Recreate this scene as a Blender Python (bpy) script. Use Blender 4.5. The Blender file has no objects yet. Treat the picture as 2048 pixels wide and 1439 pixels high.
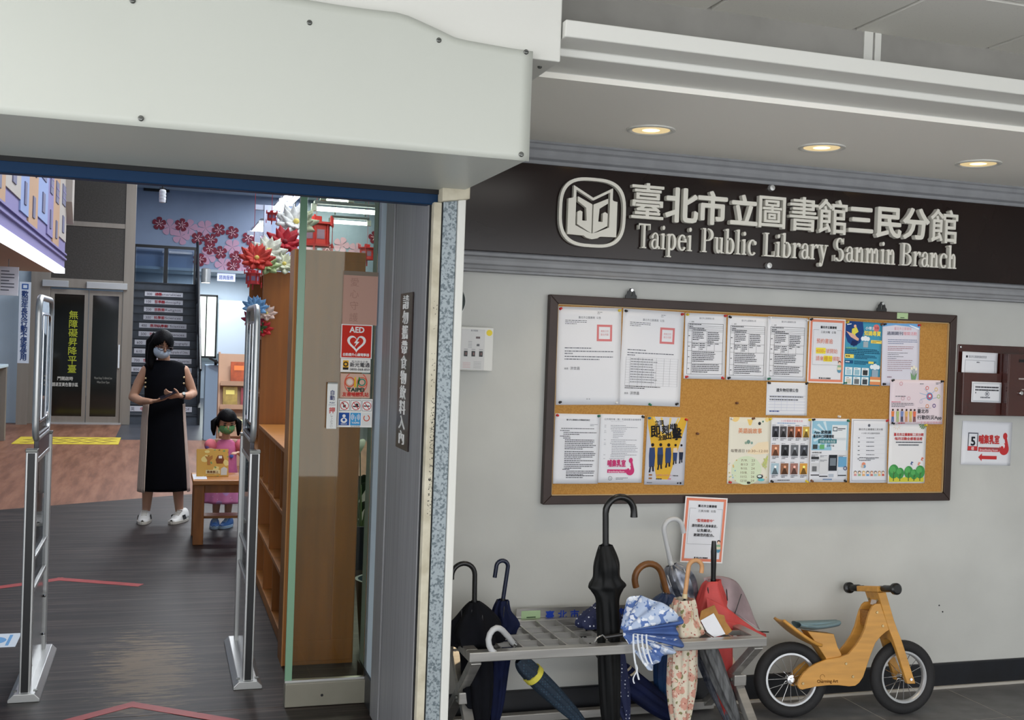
import bpy, bmesh, math, random
from mathutils import Vector, Matrix
PI = math.pi
SC = bpy.context.scene
COL = SC.collection
# ------------------------------------------------------------------ camera
_yaw, _pit, _rol = math.radians(17.65), math.radians(-0.69), math.radians(2.04)
_F = Vector((math.sin(_yaw)*math.cos(_pit), math.cos(_yaw)*math.cos(_pit), math.sin(_pit)))
_R0 = Vector((math.cos(_yaw), -math.sin(_yaw), 0)); _U0 = _R0.cross(_F)
_R = math.cos(_rol)*_R0 + math.sin(_rol)*_U0
_U = -math.sin(_rol)*_R0 + math.cos(_rol)*_U0
cd = bpy.data.cameras.new('camera'); cam = bpy.data.objects.new('camera', cd); COL.objects.link(cam)
cd.sensor_fit = 'HORIZONTAL'; cd.sensor_width = 36; cd.lens = 2200*36/2048; cd.clip_start = .05; cd.clip_end = 200
_B = -_F
cam.matrix_world = Matrix(((_R.x, _U.x, _B.x, 0), (_R.y, _U.y, _B.y, 0), (_R.z, _U.z, _B.z, 1.55), (0, 0, 0, 1)))
SC.camera = cam
# ------------------------------------------------------------------ world, exposure
W = bpy.data.worlds.new('world'); SC.world = W; W.use_nodes = True
W.node_tree.nodes['Background'].inputs[0].default_value = (.95, .97, 1, 1)
W.node_tree.nodes['Background'].inputs[1].default_value = 1.15
vs = SC.view_settings; vs.view_transform = 'Standard'; vs.look = 'None'; vs.gamma = 1; vs.use_curve_mapping = False
vs.exposure = 1.42
SC.cycles.use_denoising = True
SC.cycles.max_bounces = 8; SC.cycles.diffuse_bounces = 4; SC.cycles.transparent_max_bounces = 24
SC.cycles.sample_clamp_indirect = 6
# ------------------------------------------------------------------ large lights: lobby ceiling fittings and added hall fill
def area(name, loc, sx, sy, watts, col=(1, 1, 1), rot=(0, 0, 0)):
    l = bpy.data.lights.new(name, 'AREA'); l.shape = 'RECTANGLE'; l.size = sx; l.size_y = sy; l.energy = watts; l.color = col
    o = bpy.data.objects.new(name, l); COL.objects.link(o); o.location = loc; o.rotation_euler = rot
    return o
LOBBY = (1.0, .985, .93)
for i, (x, y, w) in enumerate(((-1.2, 1.2, 7), (1.9, 1.0, 3), (4.6, 1.0, 2), (-1.2, -1.6, 4), (1.9, -1.6, 4), (4.6, -1.6, 3))):
    area('lobby_light', (x, y, 2.672), 1.15, .3, w, LOBBY)
COOL = (.92, .96, 1.0)
for i, (x, y, w) in enumerate(((.7, 6.4, 20), (.7, 9.2, 28), (1.0, 12.6, 36), (2.9, 7.0, 40), (3.0, 11.5, 48), (.8, 16.5, 50), (3.4, 17, 50), (-1.2, 17.6, 5), (1.6, 22.5, 70), (3.4, 25, 40))):
    area('hall_fill', (x, y, 4.76), 1.6, 1.2, w, COOL)  # bare area lights added under the hall ceiling to brighten the interior
# ------------------------------------------------------------------ materials
def lin(c):
    return tuple(((v/255)/12.92 if v <= 10 else ((v/255+.055)/1.055)**2.4) for v in c) + (1,)
MATS = {}
def mat(name, col, rough=.6, metal=0, var=0, scale=6, bump=0, bscale=80, col2=None, stretch=(1, 1, 1), emit=0, spec=.5, coat=0, lo=.35, hi=.65, detail=4):
    if name in MATS: return MATS[name]
    m = bpy.data.materials.new(name); m.use_nodes = True
    nt = m.node_tree; b = nt.nodes['Principled BSDF']
    b.inputs['Base Color'].default_value = lin(col); b.inputs['Roughness'].default_value = rough
    b.inputs['Metallic'].default_value = metal; b.inputs['Specular IOR Level'].default_value = spec
    if coat: b.inputs['Coat Weight'].default_value = coat
    if emit:
        b.inputs['Emission Color'].default_value = lin(col); b.inputs['Emission Strength'].default_value = emit
    if var or col2 or bump:
        tc = nt.nodes.new('ShaderNodeTexCoord'); mp = nt.nodes.new('ShaderNodeMapping'); mp.inputs['Scale'].default_value = stretch
        nt.links.new(tc.outputs['Object'], mp.inputs['Vector'])
    if var or col2:
        n = nt.nodes.new('ShaderNodeTexNoise'); n.inputs['Scale'].default_value = scale; n.inputs['Detail'].default_value = detail
        nt.links.new(mp.outputs[0], n.inputs['Vector'])
        r = nt.nodes.new('ShaderNodeValToRGB'); r.color_ramp.elements[0].position = lo; r.color_ramp.elements[1].position = hi
        c2 = col2 if col2 else tuple(max(0, min(255, v*(1-var))) for v in col)
        r.color_ramp.elements[0].color = lin(c2); r.color_ramp.elements[1].color = lin(col)
        nt.links.new(n.outputs['Fac'], r.inputs[0]); nt.links.new(r.outputs[0], b.inputs['Base Color'])
    if bump:
        n2 = nt.nodes.new('ShaderNodeTexNoise'); n2.inputs['Scale'].default_value = bscale; n2.inputs['Detail'].default_value = 3
        nt.links.new(mp.outputs[0], n2.inputs['Vector'])
        bp = nt.nodes.new('ShaderNodeBump'); bp.inputs['Strength'].default_value = bump; bp.inputs['Distance'].default_value = .004
        nt.links.new(n2.outputs['Fac'], bp.inputs['Height']); nt.links.new(bp.outputs[0], b.inputs['Normal'])
    MATS[name] = m
    return m
def glass(name, tint=(235, 245, 240), gloss=.5, rough=.02):
    if name in MATS: return MATS[name]
    m = bpy.data.materials.new(name); m.use_nodes = True; nt = m.node_tree; nt.nodes.clear()
    o = nt.nodes.new('ShaderNodeOutputMaterial'); mx = nt.nodes.new('ShaderNodeMixShader'); t = nt.nodes.new('ShaderNodeBsdfTransparent'); g = nt.nodes.new('ShaderNodeBsdfGlossy')
    fr = nt.nodes.new('ShaderNodeFresnel'); fr.inputs[0].default_value = 1.45; ml = nt.nodes.new('ShaderNodeMath'); ml.operation = 'MULTIPLY'; ml.inputs[1].default_value = gloss*2
    t.inputs[0].default_value = lin(tint); g.inputs['Roughness'].default_value = rough
    nt.links.new(fr.outputs[0], ml.inputs[0]); nt.links.new(ml.outputs[0], mx.inputs[0]); nt.links.new(t.outputs[0], mx.inputs[1]); nt.links.new(g.outputs[0], mx.inputs[2]); nt.links.new(mx.outputs[0], o.inputs[0])
    MATS[name] = m
    return m
def pattern(name, base, spots, rough=.75, noise=None):
    """cloth with spots: list of (colour, voronoi scale, threshold, randomness, distortion)"""
    if name in MATS: return MATS[name]
    m = bpy.data.materials.new(name); m.use_nodes = True; nt = m.node_tree; b = nt.nodes['Principled BSDF']; b.inputs['Roughness'].default_value = rough
    tc = nt.nodes.new('ShaderNodeTexCoord'); cur = None
    rgb = nt.nodes.new('ShaderNodeRGB'); rgb.outputs[0].default_value = lin(base); cur = rgb.outputs[0]
    for i, (c, s, th, rn, dist) in enumerate(spots):
        mp = nt.nodes.new('ShaderNodeMapping'); mp.inputs['Location'].default_value = (i*3.7, i*1.3, i*2.1)
        vec = tc.outputs['Object']
        if dist:
            nz = nt.nodes.new('ShaderNodeTexNoise'); nz.inputs['Scale'].default_value = s*1.6; nt.links.new(vec, nz.inputs['Vector'])
            ad = nt.nodes.new('ShaderNodeMix'); ad.data_type = 'VECTOR'; ad.inputs['Factor'].default_value = dist/s
            va = nt.nodes.new('ShaderNodeVectorMath'); va.operation = 'MULTIPLY_ADD'; va.inputs[1].default_value = (dist/s,)*3
            nt.links.new(nz.outputs['Color'], va.inputs[0]); nt.links.new(vec, va.inputs[2]); vec = va.outputs[0]
        nt.links.new(vec, mp.inputs['Vector'])
        v = nt.nodes.new('ShaderNodeTexVoronoi'); v.inputs['Scale'].default_value = s; v.inputs['Randomness'].default_value = rn
        nt.links.new(mp.outputs[0], v.inputs['Vector'])
        lt = nt.nodes.new('ShaderNodeMath'); lt.operation = 'LESS_THAN'; lt.inputs[1].default_value = th; nt.links.new(v.outputs['Distance'], lt.inputs[0])
        mx = nt.nodes.new('ShaderNodeMix'); mx.data_type = 'RGBA'; nt.links.new(lt.outputs[0], mx.inputs['Factor'])
        nt.links.new(cur, mx.inputs['A']); mx.inputs['B'].default_value = lin(c); cur = mx.outputs['Result']
    nt.links.new(cur, b.inputs['Base Color'])
    MATS[name] = m
    return m
def ink(c):
    return mat('ink_%d_%d_%d' % c, c, .85, spec=.2)
# ------------------------------------------------------------------ mesh builder
def text_geo(body, size, offset=0, extrude=0, res=2, cache={}):
    k = (body, offset/size, extrude, res)
    if k not in cache:
        c = bpy.data.curves.new('t', 'FONT'); c.body = body; c.size = 1; c.offset = offset/size; c.extrude = 0; c.resolution_u = res
        c.extrude = extrude/size/2
        o = bpy.data.objects.new('t', c); m = bpy.data.meshes.new_from_object(o)
        cache[k] = ([v.co.copy() for v in m.vertices], [tuple(p.vertices) for p in m.polygons])
        bpy.data.objects.remove(o); bpy.data.curves.remove(c); bpy.data.meshes.remove(m)
    return cache[k]
class MB:
    def __init__(s): s.v = []; s.f = []
    def add(s, vs, fs):
        n = len(s.v); s.v += [tuple(v) for v in vs]; s.f += [tuple(i+n for i in f) for f in fs]; return s
    def box(s, x0, y0, z0, x1, y1, z1):
        return s.add([(x0, y0, z0), (x1, y0, z0), (x1, y1, z0), (x0, y1, z0), (x0, y0, z1), (x1, y0, z1), (x1, y1, z1), (x0, y1, z1)],
                     [(0, 3, 2, 1), (4, 5, 6, 7), (0, 1, 5, 4), (1, 2, 6, 5), (2, 3, 7, 6), (3, 0, 4, 7)])
    def bar(s, a, b, w, h, up=(0, 0, 1)):
        a = Vector(a); b = Vector(b); d = (b-a).normalized(); r = d.cross(Vector(up))
        if r.length < 1e-4: r = d.cross(Vector((0, 1, 0)))
        r.normalize(); u = r.cross(d); r *= w/2; u *= h/2
        vs = [p+sr*r+su*u for p in (a, b) for sr, su in ((-1, -1), (1, -1), (1, 1), (-1, 1))]
        return s.add(vs, [(0, 3, 2, 1)[::-1], (4, 5, 6, 7)[::-1], (0, 1, 5, 4)[::-1], (1, 2, 6, 5)[::-1], (2, 3, 7, 6)[::-1], (3, 0, 4, 7)[::-1]])
    def tube(s, pts, rs, n=10, cap=True, flat=1):
        pts = [Vector(p) for p in pts]
        if not hasattr(rs, '__len__'): rs = [rs]*len(pts)
        d = (pts[1]-pts[0]).normalized(); u = d.orthogonal().normalized(); base = len(s.v); N = len(pts)
        for i, p in enumerate(pts):
            t = ((pts[min(i+1, N-1)]-p).normalized()+(p-pts[max(i-1, 0)]).normalized())
            t = t.normalized() if t.length > 1e-6 else d
            u = (u-t*u.dot(t)).normalized(); w = t.cross(u)
            for k in range(n):
                a = 2*PI*k/n; s.v.append(tuple(p+(u*math.cos(a)+w*math.sin(a)*flat)*rs[i]))
        for i in range(N-1):
            for k in range(n):
                a = base+i*n+k; b = base+i*n+(k+1) % n; s.f.append((a, b, b+n, a+n))
        if cap:
            s.f.append(tuple(base+k for k in range(n))[::-1]); s.f.append(tuple(base+(N-1)*n+k for k in range(n)))
        return s
    def cyl(s, a, b, r, r2=None, n=16): return s.tube([a, b], [r, r if r2 is None else r2], n)
    def lathe(s, prof, n=24, o=(0, 0, 0), M=None, close=False):
        base = len(s.v); o = Vector(o)
        for r, h in prof:
            for k in range(n):
                a = 2*PI*k/n; p = Vector((r*math.cos(a), r*math.sin(a), h))
                if M: p = M @ p
                s.v.append(tuple(p+o))
        L = len(prof)
        for i in range(L if close else L-1):
            j = (i+1) % L
            for k in range(n):
                k2 = (k+1) % n
                s.f.append((base+i*n+k, base+i*n+k2, base+j*n+k2, base+j*n+k))
        if not close:
            if prof[0][0] > 1e-5: s.f.append(tuple(base+k for k in range(n))[::-1])
            if prof[-1][0] > 1e-5: s.f.append(tuple(base+(L-1)*n+k for k in range(n)))
        return s
    def prism(s, poly, d0, d1, mp=lambda a, b, d: (a, b, d)):
        n = len(poly); vs = [mp(a, b, d0) for a, b in poly]+[mp(a, b, d1) for a, b in poly]
        fs = [tuple(range(n))[::-1], tuple(range(n, 2*n))]+[(i, (i+1) % n, n+(i+1) % n, n+i) for i in range(n)]
        return s.add(vs, fs)
    def ball(s, c, r, nu=14, nv=9, M=None):
        if not hasattr(r, '__len__'): r = (r, r, r)
        c = Vector(c); vs = []; fs = []
        for j in range(nv+1):
            ph = PI*j/nv
            for i in range(nu):
                th = 2*PI*i/nu; p = Vector((r[0]*math.sin(ph)*math.cos(th), r[1]*math.sin(ph)*math.sin(th), r[2]*math.cos(ph)))
                vs.append((M @ p if M else p)+c)
        for j in range(nv):
            for i in range(nu):
                fs.append((j*nu+i, (j+1)*nu+i, (j+1)*nu+(i+1) % nu, j*nu+(i+1) % nu))
        return s.add(vs, fs)
    def grid(s, nu, nv, fn, wrap=False):
        vs = [fn(i/nu, j/nv) for j in range(nv+1) for i in range(nu+(0 if wrap else 1))]; w = nu if wrap else nu+1
        fs = [(j*w+i, j*w+(i+1) % w, (j+1)*w+(i+1) % w, (j+1)*w+i) for j in range(nv) for i in range(nu)]
        return s.add(vs, fs)
    def text(s, body, x, y, size, z=0, offset=0, extrude=0, align='L', width=None, rot=0, mp=None, res=2, sx=1):
        if offset and not extrude:
            for q in range(6): s.text(body, x+offset*math.cos(q*PI/3), y+offset*math.sin(q*PI/3), size, z+(q+1)*max(3e-5, size*.008), 0, 0, align, width, rot, mp, res, sx)
        vs, fs = text_geo(body, size, 0, extrude, res)
        if not vs: return s
        x0 = min(v.x for v in vs); x1 = max(v.x for v in vs); k = size*sx
        if width: k = width/(x1-x0)
        sh = {'L': 0, 'C': -(x1-x0)*k/2, 'R': -(x1-x0)*k}[align]
        ca, sa = math.cos(rot), math.sin(rot); out = []
        for v in vs:
            a = (v.x-x0)*k+sh; b = v.y*size; d = v.z*size
            p = (x+a*ca-b*sa, y+a*sa+b*ca, z+d)
            out.append(mp(*p) if mp else p)
        return s.add(out, fs)
    def vtext(s, body, x, y, size, step, z=0, offset=0, mp=None, sx=1, res=2):
        for i, ch in enumerate(body): s.text(ch, x, y-i*step, size, z, offset, 0, 'C', None, 0, mp, res, sx)
        return s
    def curve2d(s, loops, extrude, z=0):
        c = bpy.data.curves.new('c', 'CURVE'); c.dimensions = '2D'; c.fill_mode = 'BOTH'; c.extrude = extrude/2
        for lp in loops:
            sp = c.splines.new('POLY'); sp.points.add(len(lp)-1); sp.use_cyclic_u = True
            for p, (a, b) in zip(sp.points, lp): p.co = (a, b, 0, 1)
        o = bpy.data.objects.new('c', c); m = bpy.data.meshes.new_from_object(o)
        s.add([(v.co.x, v.co.y, v.co.z+z) for v in m.vertices], [tuple(p.vertices) for p in m.polygons])
        bpy.data.objects.remove(o); bpy.data.curves.remove(c); bpy.data.meshes.remove(m); return s
    def build(s, name, m, parent=None, loc=(0, 0, 0), rot=(0, 0, 0), bevel=0, smooth=None, solid=0, weld=False):
        me = bpy.data.meshes.new(name); me.from_pydata(s.v, [], s.f); me.update()
        bm = bmesh.new(); bm.from_mesh(me)
        if weld: bmesh.ops.remove_doubles(bm, verts=bm.verts, dist=1e-5)
        if smooth is not None or bevel: bmesh.ops.recalc_face_normals(bm, faces=bm.faces)
        bm.to_mesh(me); bm.free()
        if m: me.materials.append(m)
        if smooth is not None:
            me.shade_smooth(); me.set_sharp_from_angle(angle=math.radians(smooth))
        o = bpy.data.objects.new(name, me); COL.objects.link(o)
        o.location = loc; o.rotation_euler = rot
        if parent: o.parent = parent
        if solid:
            md = o.modifiers.new('solid', 'SOLIDIFY'); md.thickness = solid; md.offset = 0
        if bevel:
            md = o.modifiers.new('bevel', 'BEVEL'); md.width = bevel; md.segments = 2; md.limit_method = 'ANGLE'; md.angle_limit = math.radians(40)
        return o
def tag(o, label, cat, group=None):
    o['label'] = label; o['category'] = cat
    if group: o['group'] = group
    return o
def thing(name, label, cat, loc=(0, 0, 0), rot=(0, 0, 0), group=None):
    o = bpy.data.objects.new(name, None); COL.objects.link(o); o.location = loc; o.rotation_euler = rot; o.empty_display_size = .05
    return tag(o, label, cat, group)
def struct(o): o['kind'] = 'structure'; return o
def B(name, m, x0, y0, z0, x1, y1, z1, parent=None, bevel=0): return MB().box(x0, y0, z0, x1, y1, z1).build(name, m, parent, bevel=bevel)
def twin(root, loc, rot, label=None):
    r = root.copy(); COL.objects.link(r); r.location = loc; r.rotation_euler = rot
    if label: r['label'] = label
    for ch in list(root.children):
        c = ch.copy(); COL.objects.link(c); c.parent = r
        for g in ch.children:
            d = g.copy(); COL.objects.link(d); d.parent = c
    return r
WALLROT = (PI/2, 0, 0)           # local x right, y up, z out of the notice wall
# ================================================================== THE SETTING
m_wall = mat('wall_paint', (200, 201, 197), .75, var=.07, scale=2.2, bump=.12, bscale=45, lo=.3, hi=.7)
m_white = mat('white_paint', (216, 216, 210), .45, bump=.05, bscale=12)
m_sheet = mat('sheet_paint', (191, 194, 186), .38, bump=.10, bscale=3)
m_ceil = mat('ceiling_tile', (224, 222, 215), .95, col2=(190, 186, 180), scale=190, lo=.22, hi=.36, bump=.15, bscale=150)
m_tbar = mat('ceiling_grid_paint', (185, 184, 178), .6)
m_grey = mat('fascia_grey', (150, 148, 143), .85, var=.08, scale=5)
m_soffit = mat('soffit_paint', (243, 240, 232), .9, bump=.1, bscale=30)
m_mold = mat('moulding_grey', (146, 148, 152), .6, var=.06, scale=14)
m_basebrd = mat('baseboard_black', (24, 27, 34), .45, var=.25, scale=12)
m_tile = mat('floor_tile', (106, 106, 108), .45, var=.14, scale=9, bump=.05, bscale=40)
m_grout = mat('grout', (176, 172, 164), .9)
m_blue = mat('shutter_blue', (8, 46, 80), .45, spec=.2)
m_dark = mat('dark_gap', (14, 15, 18), .7)
m_zinc = mat('zinc_spangle', (152, 162, 167), .5, .2, col2=(96, 108, 114), scale=120, lo=.38, hi=.52, detail=2)
m_cream = mat('cream_paint', (206, 200, 180), .6, col2=(180, 172, 150), scale=14)
m_steel = mat('brushed_steel', (158, 158, 160), .42, .75, var=.10, scale=3, stretch=(30, 30, .6))
m_jamb = mat('jamb_steel', (140, 140, 142), .5, .3, var=.10, scale=3, stretch=(20, 20, .5))
m_alu = mat('aluminium', (196, 197, 196), .35, .7)
m_chrome = mat('chrome', (215, 216, 218), .15, 1.0)
m_wallin = mat('hall_wall', (174, 188, 200), .8, var=.04, scale=2)
m_bluewall = mat('hall_back_wall', (142, 156, 182), .85, var=.06, scale=1.2)
m_black = mat('black_metal', (16, 17, 20), .4)
m_screw = mat('screw_head', (110, 112, 108), .35, .8)
# --- lobby floor with single tiles
fl = struct(B('floor', m_grout, -3, -3.2, -.06, 7.2, 4.36, -.0012))
tile_me = MB().box(.003, .003, -.02, .577, .597, 0).build('tile', m_tile, fl, bevel=.002).data
TX0 = 3.02-.58*2; first = True
for i in range(-8, 9):
    for j in range(-8, 1):
        x = TX0+i*.58; y = 3.92+(j)*.6
        if x < -2.9 or x > 6.5 or y < -1.4: continue
        if y+.6 > 4.36+.2: continue
        o = bpy.data.objects.new('tile', tile_me); COL.objects.link(o); o.parent = fl; o.location = (x, y, 0)
        if y+.6 > 4.345: o.scale.y = (4.345-y)/.6
bpy.data.objects.remove([o for o in fl.children if o.modifiers][0])
# --- lobby ceiling: grid and tiles
ce = struct(B('ceiling', m_tbar, -3, -3.2, 2.70, 7.2, 3.45, 2.76))
tm = MB().box(.010, .012, -.012, .550, .588, .004).build('ceiling_tile', m_ceil, ce)
cx0 = 2.25
for i in range(-9, 9):
    for j in range(-9, 1):
        x = cx0+i*.56; y = 2.85+j*.6
        if x < -2.9 or x > 6.5 or y < -2.6: continue
        o = bpy.data.objects.new('ceiling_tile', tm.data); COL.objects.link(o); o.parent = ce; o.location = (x, y, 2.70)
bpy.data.objects.remove(tm)
# --- notice wall
wl = struct(B('wall_notice', m_wall, .98, 4.35, 0, 7.2, 4.62, 2.8))
struct(B('wall_lobby_right', m_wall, 7.0, -3.2, 0, 7.2, 4.35, 2.76))
bb_ = struct(MB().prism([(4.349, 0), (4.349, .118), (4.338, .118), (4.334, .112), (4.334, .0)], .99, 7.0, lambda a, b, d: (d, a, b)).build('baseboard_notice', m_basebrd))
struct(MB().box(.99, 4.322, 0, 7.0, 4.334, .012).build('trim_1', m_grout))
# --- soffit with stepped cornice above the notice wall
sf = struct(B('ceiling_soffit', m_soffit, 1.0, 3.285, 2.40, 7.0, 4.36, 2.46))
prof = [(3.29, 2.40), (3.285, 2.42), (3.115, 2.425), (3.11, 2.447), (3.005, 2.452), (3.0, 2.50), (3.06, 2.50), (3.3, 2.475)]
MB().prism(prof, 1.082, 7.0, lambda a, b, d: (d, a, b)).build('cornice', m_white, sf, bevel=.004)
struct(B('wall_fascia', m_grey, 1.0, 3.30, 2.46, 7.0, 3.42, 2.70))
pt = struct(MB().box(2.29, 3.294, 2.47, 2.325, 3.30, 2.69).box(2.335, 3.296, 2.47, 2.36, 3.30, 2.69).build('trim_2', m_white))
# --- grey mouldings above and below the sign
def moulding(name, z0, z1, flip=False):
    h = z1-z0
    pr = [(0, 0), (.012, .0), (.018, .08), (.018, .22), (.034, .30), (.040, .45), (.040, .62), (.050, .70), (.055, .86), (.062, .90), (.062, 1), (0, 1)]
    if flip: pr = [(a, 1-b) for a, b in pr][::-1]
    return struct(MB().prism([(4.352-a, z0+b*h) for a, b in pr], .99, 7.0, lambda a, b, d: (d, a, b)).build(name, m_mold, bevel=.002))
moulding('trim_3', 2.305, 2.402)
moulding('trim_4', 1.85, 1.938, True)
# --- door bulkhead: boxed shutter housing with a screwed cover sheet
sh = struct(B('wall_bulkhead', m_white, -3.0, 3.025, 2.382, 1.078, 3.34, 2.72, bevel=.004))
B('housing', m_sheet, -3.0, 3.01, 2.086, .983, 3.74, 2.40, sh, bevel=.003)
def sheet_z(x): return 2.405 + (.006*math.sin(x*5.1)+.004*math.sin(x*11)) + (.05 if x < .6 else .05*max(0, 1-(x-.6)/.16))*(1 if x < .76 else 0)
sm = MB(); nx = 60
def shp(u, v):
    x = -3.0+3.984*u; zt = sheet_z(x); z = 2.082+(zt-2.082)*v
    w = .003*math.sin(x*3.3+1)*v*v+.002*math.sin(x*7)*v
    crease = .006*math.exp(-((x-.93)**2+(z-2.12)**2)/.0012)
    return (x, 3.004-.004-abs(w)-crease*.6, z)
sm.grid(120, 16, shp)
sm.build('cover_sheet', m_sheet, sh, smooth=60, solid=.0016)
for x, z in ((-.099, 2.40), (.35, 2.399), (.707, 2.394), (.963, 2.391), (-.07, 2.102), (.959, 2.099)):
    s_ = MB().lathe([(.0075, 0), (.0075, .003), (.005, .0055), (0, .006)], 10, M=Matrix.Rotation(PI/2, 3, 'X')).build('screw', m_screw, sh, (x, 2.9985 if z > 2.2 else 2.997, z), smooth=30)
    MB().box(-.004, -.0068, -.0008, .004, -.0058, .0008).build('screw_slot', m_dark, s_)
MB().lathe([(.007, 0), (.007, .003), (.004, .006), (0, .006)], 10, M=Matrix.Rotation(PI, 3, 'X')).build('screw', m_screw, sh, (1.04, 3.10, 2.382), smooth=30)
B('blue_shutter_bar', m_blue, -3.0, 3.742, 2.034, .90, 3.80, 2.098, sh, bevel=.004)
B('shutter_slot', m_dark, -3.0, 3.735, 2.07, .93, 3.80, 2.10, sh)
# --- right door pier: trims, shutter guide, steel jamb
pr_ = struct(B('wall_pier', m_wallin, .882, 4.33, 0, 1.02, 4.86, 2.7))
B('pier_core', m_white, .886, 3.765, 0, .985, 4.345, 2.26, pr_)
B('corner_trim', m_white, .963, 3.700, 0, .990, 3.76, 2.075, pr_, bevel=.003)
zg = B('zinc_guide', m_zinc, .913, 3.712, 0, .962, 3.76, 2.075, pr_, bevel=.002)
B('cream_strip', m_cream, .880, 3.716, 0, .908, 3.76, 2.04, pr_, bevel=.002)
mk = MB(); rnd = random.Random(3)
for i in range(150):
    z = .95+rnd.random()*.42; x = .8975+rnd.uniform(-.005, .008)
    mk.add([(x, 3.7152, z), (x+rnd.uniform(.001, .005), 3.7152, z+rnd.uniform(-.002, .003)), (x+rnd.uniform(-.002, .004), 3.7152, z+rnd.uniform(.002, .007))], [(0, 1, 2)])
for i in range(26):
    z = 1.40+rnd.random()*.3; x = .895+rnd.uniform(-.008, .006)
    mk.add([(x, 3.7152, z), (x+.003, 3.7152, z+.001), (x+.002, 3.7152, z+rnd.uniform(.002, .006))], [(0, 1, 2)])
mk.build('glue_residue', m_dark, pr_)
B('guide_gap', m_dark, .907, 3.722, 0, .914, 3.76, 2.05, pr_)
B('jamb_panel', m_jamb, .872, 3.765, 0, .886, 4.325, 2.26, pr_, bevel=.002)
B('jamb_gap', m_dark, .876, 3.75, 0, .886, 3.765, 2.05, pr_)
B('jamb_strip', m_jamb, .866, 4.335, 0, .886, 4.50, 2.26, pr_, bevel=.003)
B('jamb_groove', m_dark, .874, 4.325, 0, .886, 4.335, 2.26, pr_)
B('pier_skirting', m_basebrd, .872, 4.50, 0, .882, 4.86, .13, pr_)
MB().prism([(.90, 2.04), (.998, 2.055), (.998, 2.098), (.90, 2.098)], 3.68, 3.76, lambda a, b, d: (a, d, b)).build('trim_cap', m_cream, pr_, bevel=.003)
# --- the rest of the shell behind the door
struct(B('wall_door_left', m_wallin, -3.2, 3.76, 0, -1.05, 4.6, 2.7))
struct(B('wall_above_door', m_wallin, -3.2, 3.80, 2.26, .985, 4.66, 4.9)); struct(B('wall_notice_upper', m_wallin, .985, 4.36, 2.46, 7.2, 4.66, 4.9)); struct(B('wall_notice_back', m_wallin, 1.02, 4.62, 0, 5.4, 4.66, 2.5))
m_vinyl = bpy.data.materials.new('dark_vinyl_planks'); m_vinyl.use_nodes = True; MATS['dv'] = m_vinyl
def plank_floor(m, ca, cb, cc, rough, sx, sy, wear=None, wearcol=None, coat=.0):
    nt = m.node_tree; b = nt.nodes['Principled BSDF']; b.inputs['Roughness'].default_value = rough; b.inputs['Coat Weight'].default_value = coat; b.inputs['Specular IOR Level'].default_value = .28; b.inputs['Coat Roughness'].default_value = .25
    tc = nt.nodes.new('ShaderNodeTexCoord'); mp = nt.nodes.new('ShaderNodeMapping'); mp.inputs['Scale'].default_value = (sx, sy, 1); nt.links.new(tc.outputs['Object'], mp.inputs[0])
    n = nt.nodes.new('ShaderNodeTexNoise'); n.inputs['Scale'].default_value = 1; n.inputs['Detail'].default_value = 8; n.inputs['Roughness'].default_value = .65; nt.links.new(mp.outputs[0], n.inputs['Vector'])
    r = nt.nodes.new('ShaderNodeValToRGB'); e = r.color_ramp.elements; e[0].position = .38; e[0].color = lin(ca); e[1].position = .63; e[1].color = lin(cc); k = e.new(.5); k.color = lin(cb)
    nt.links.new(n.outputs['Fac'], r.inputs[0]); cur = r.outputs[0]
    if wear:
        n2 = nt.nodes.new('ShaderNodeTexNoise'); n2.inputs['Scale'].default_value = 1; n2.inputs['Detail'].default_value = 9; n2.inputs['Roughness'].default_value = .7
        mp2 = nt.nodes.new('ShaderNodeMapping'); mp2.inputs['Scale'].default_value = (5, 36, 1); mp2.inputs['Location'].default_value = (3, 5, 0); nt.links.new(tc.outputs['Object'], mp2.inputs[0]); nt.links.new(mp2.outputs[0], n2.inputs['Vector'])
        # worn patch: distance from the walkway centre
        sub = nt.nodes.new('ShaderNodeVectorMath'); sub.operation = 'SUBTRACT'; sub.inputs[1].default_value = wear; nt.links.new(tc.outputs['Object'], sub.inputs[0])
        ml = nt.nodes.new('ShaderNodeVectorMath'); ml.operation = 'MULTIPLY'; ml.inputs[1].default_value = (2.6, .85, 0); nt.links.new(sub.outputs[0], ml.inputs[0])
        ln = nt.nodes.new('ShaderNodeVectorMath'); ln.operation = 'LENGTH'; nt.links.new(ml.outputs[0], ln.inputs[0])
        mr = nt.nodes.new('ShaderNodeMapRange'); mr.inputs['From Min'].default_value = 1.15; mr.inputs['From Max'].default_value = .2; mr.inputs['To Min'].default_value = -.22; mr.inputs['To Max'].default_value = .13; nt.links.new(ln.outputs['Value'], mr.inputs['Value'])
        ad = nt.nodes.new('ShaderNodeMath'); nt.links.new(mr.outputs[0], ad.inputs[0]); nt.links.new(n2.outputs['Fac'], ad.inputs[1])
        r2 = nt.nodes.new('ShaderNodeValToRGB'); r2.color_ramp.elements[0].position = .50; r2.color_ramp.elements[1].position = .62; nt.links.new(ad.outputs[0], r2.inputs[0])
        mx = nt.nodes.new('ShaderNodeMix'); mx.data_type = 'RGBA'; nt.links.new(r2.outputs[0], mx.inputs['Factor']); nt.links.new(cur, mx.inputs['A']); mx.inputs['B'].default_value = lin(wearcol); cur = mx.outputs['Result']
    nt.links.new(cur, b.inputs['Base Color'])
    bp = nt.nodes.new('ShaderNodeBump'); bp.inputs['Strength'].default_value = .25; bp.inputs['Distance'].default_value = .003; nt.links.new(n.outputs['Fac'], bp.inputs['Height']); nt.links.new(bp.outputs[0], b.inputs['Normal'])
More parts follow.
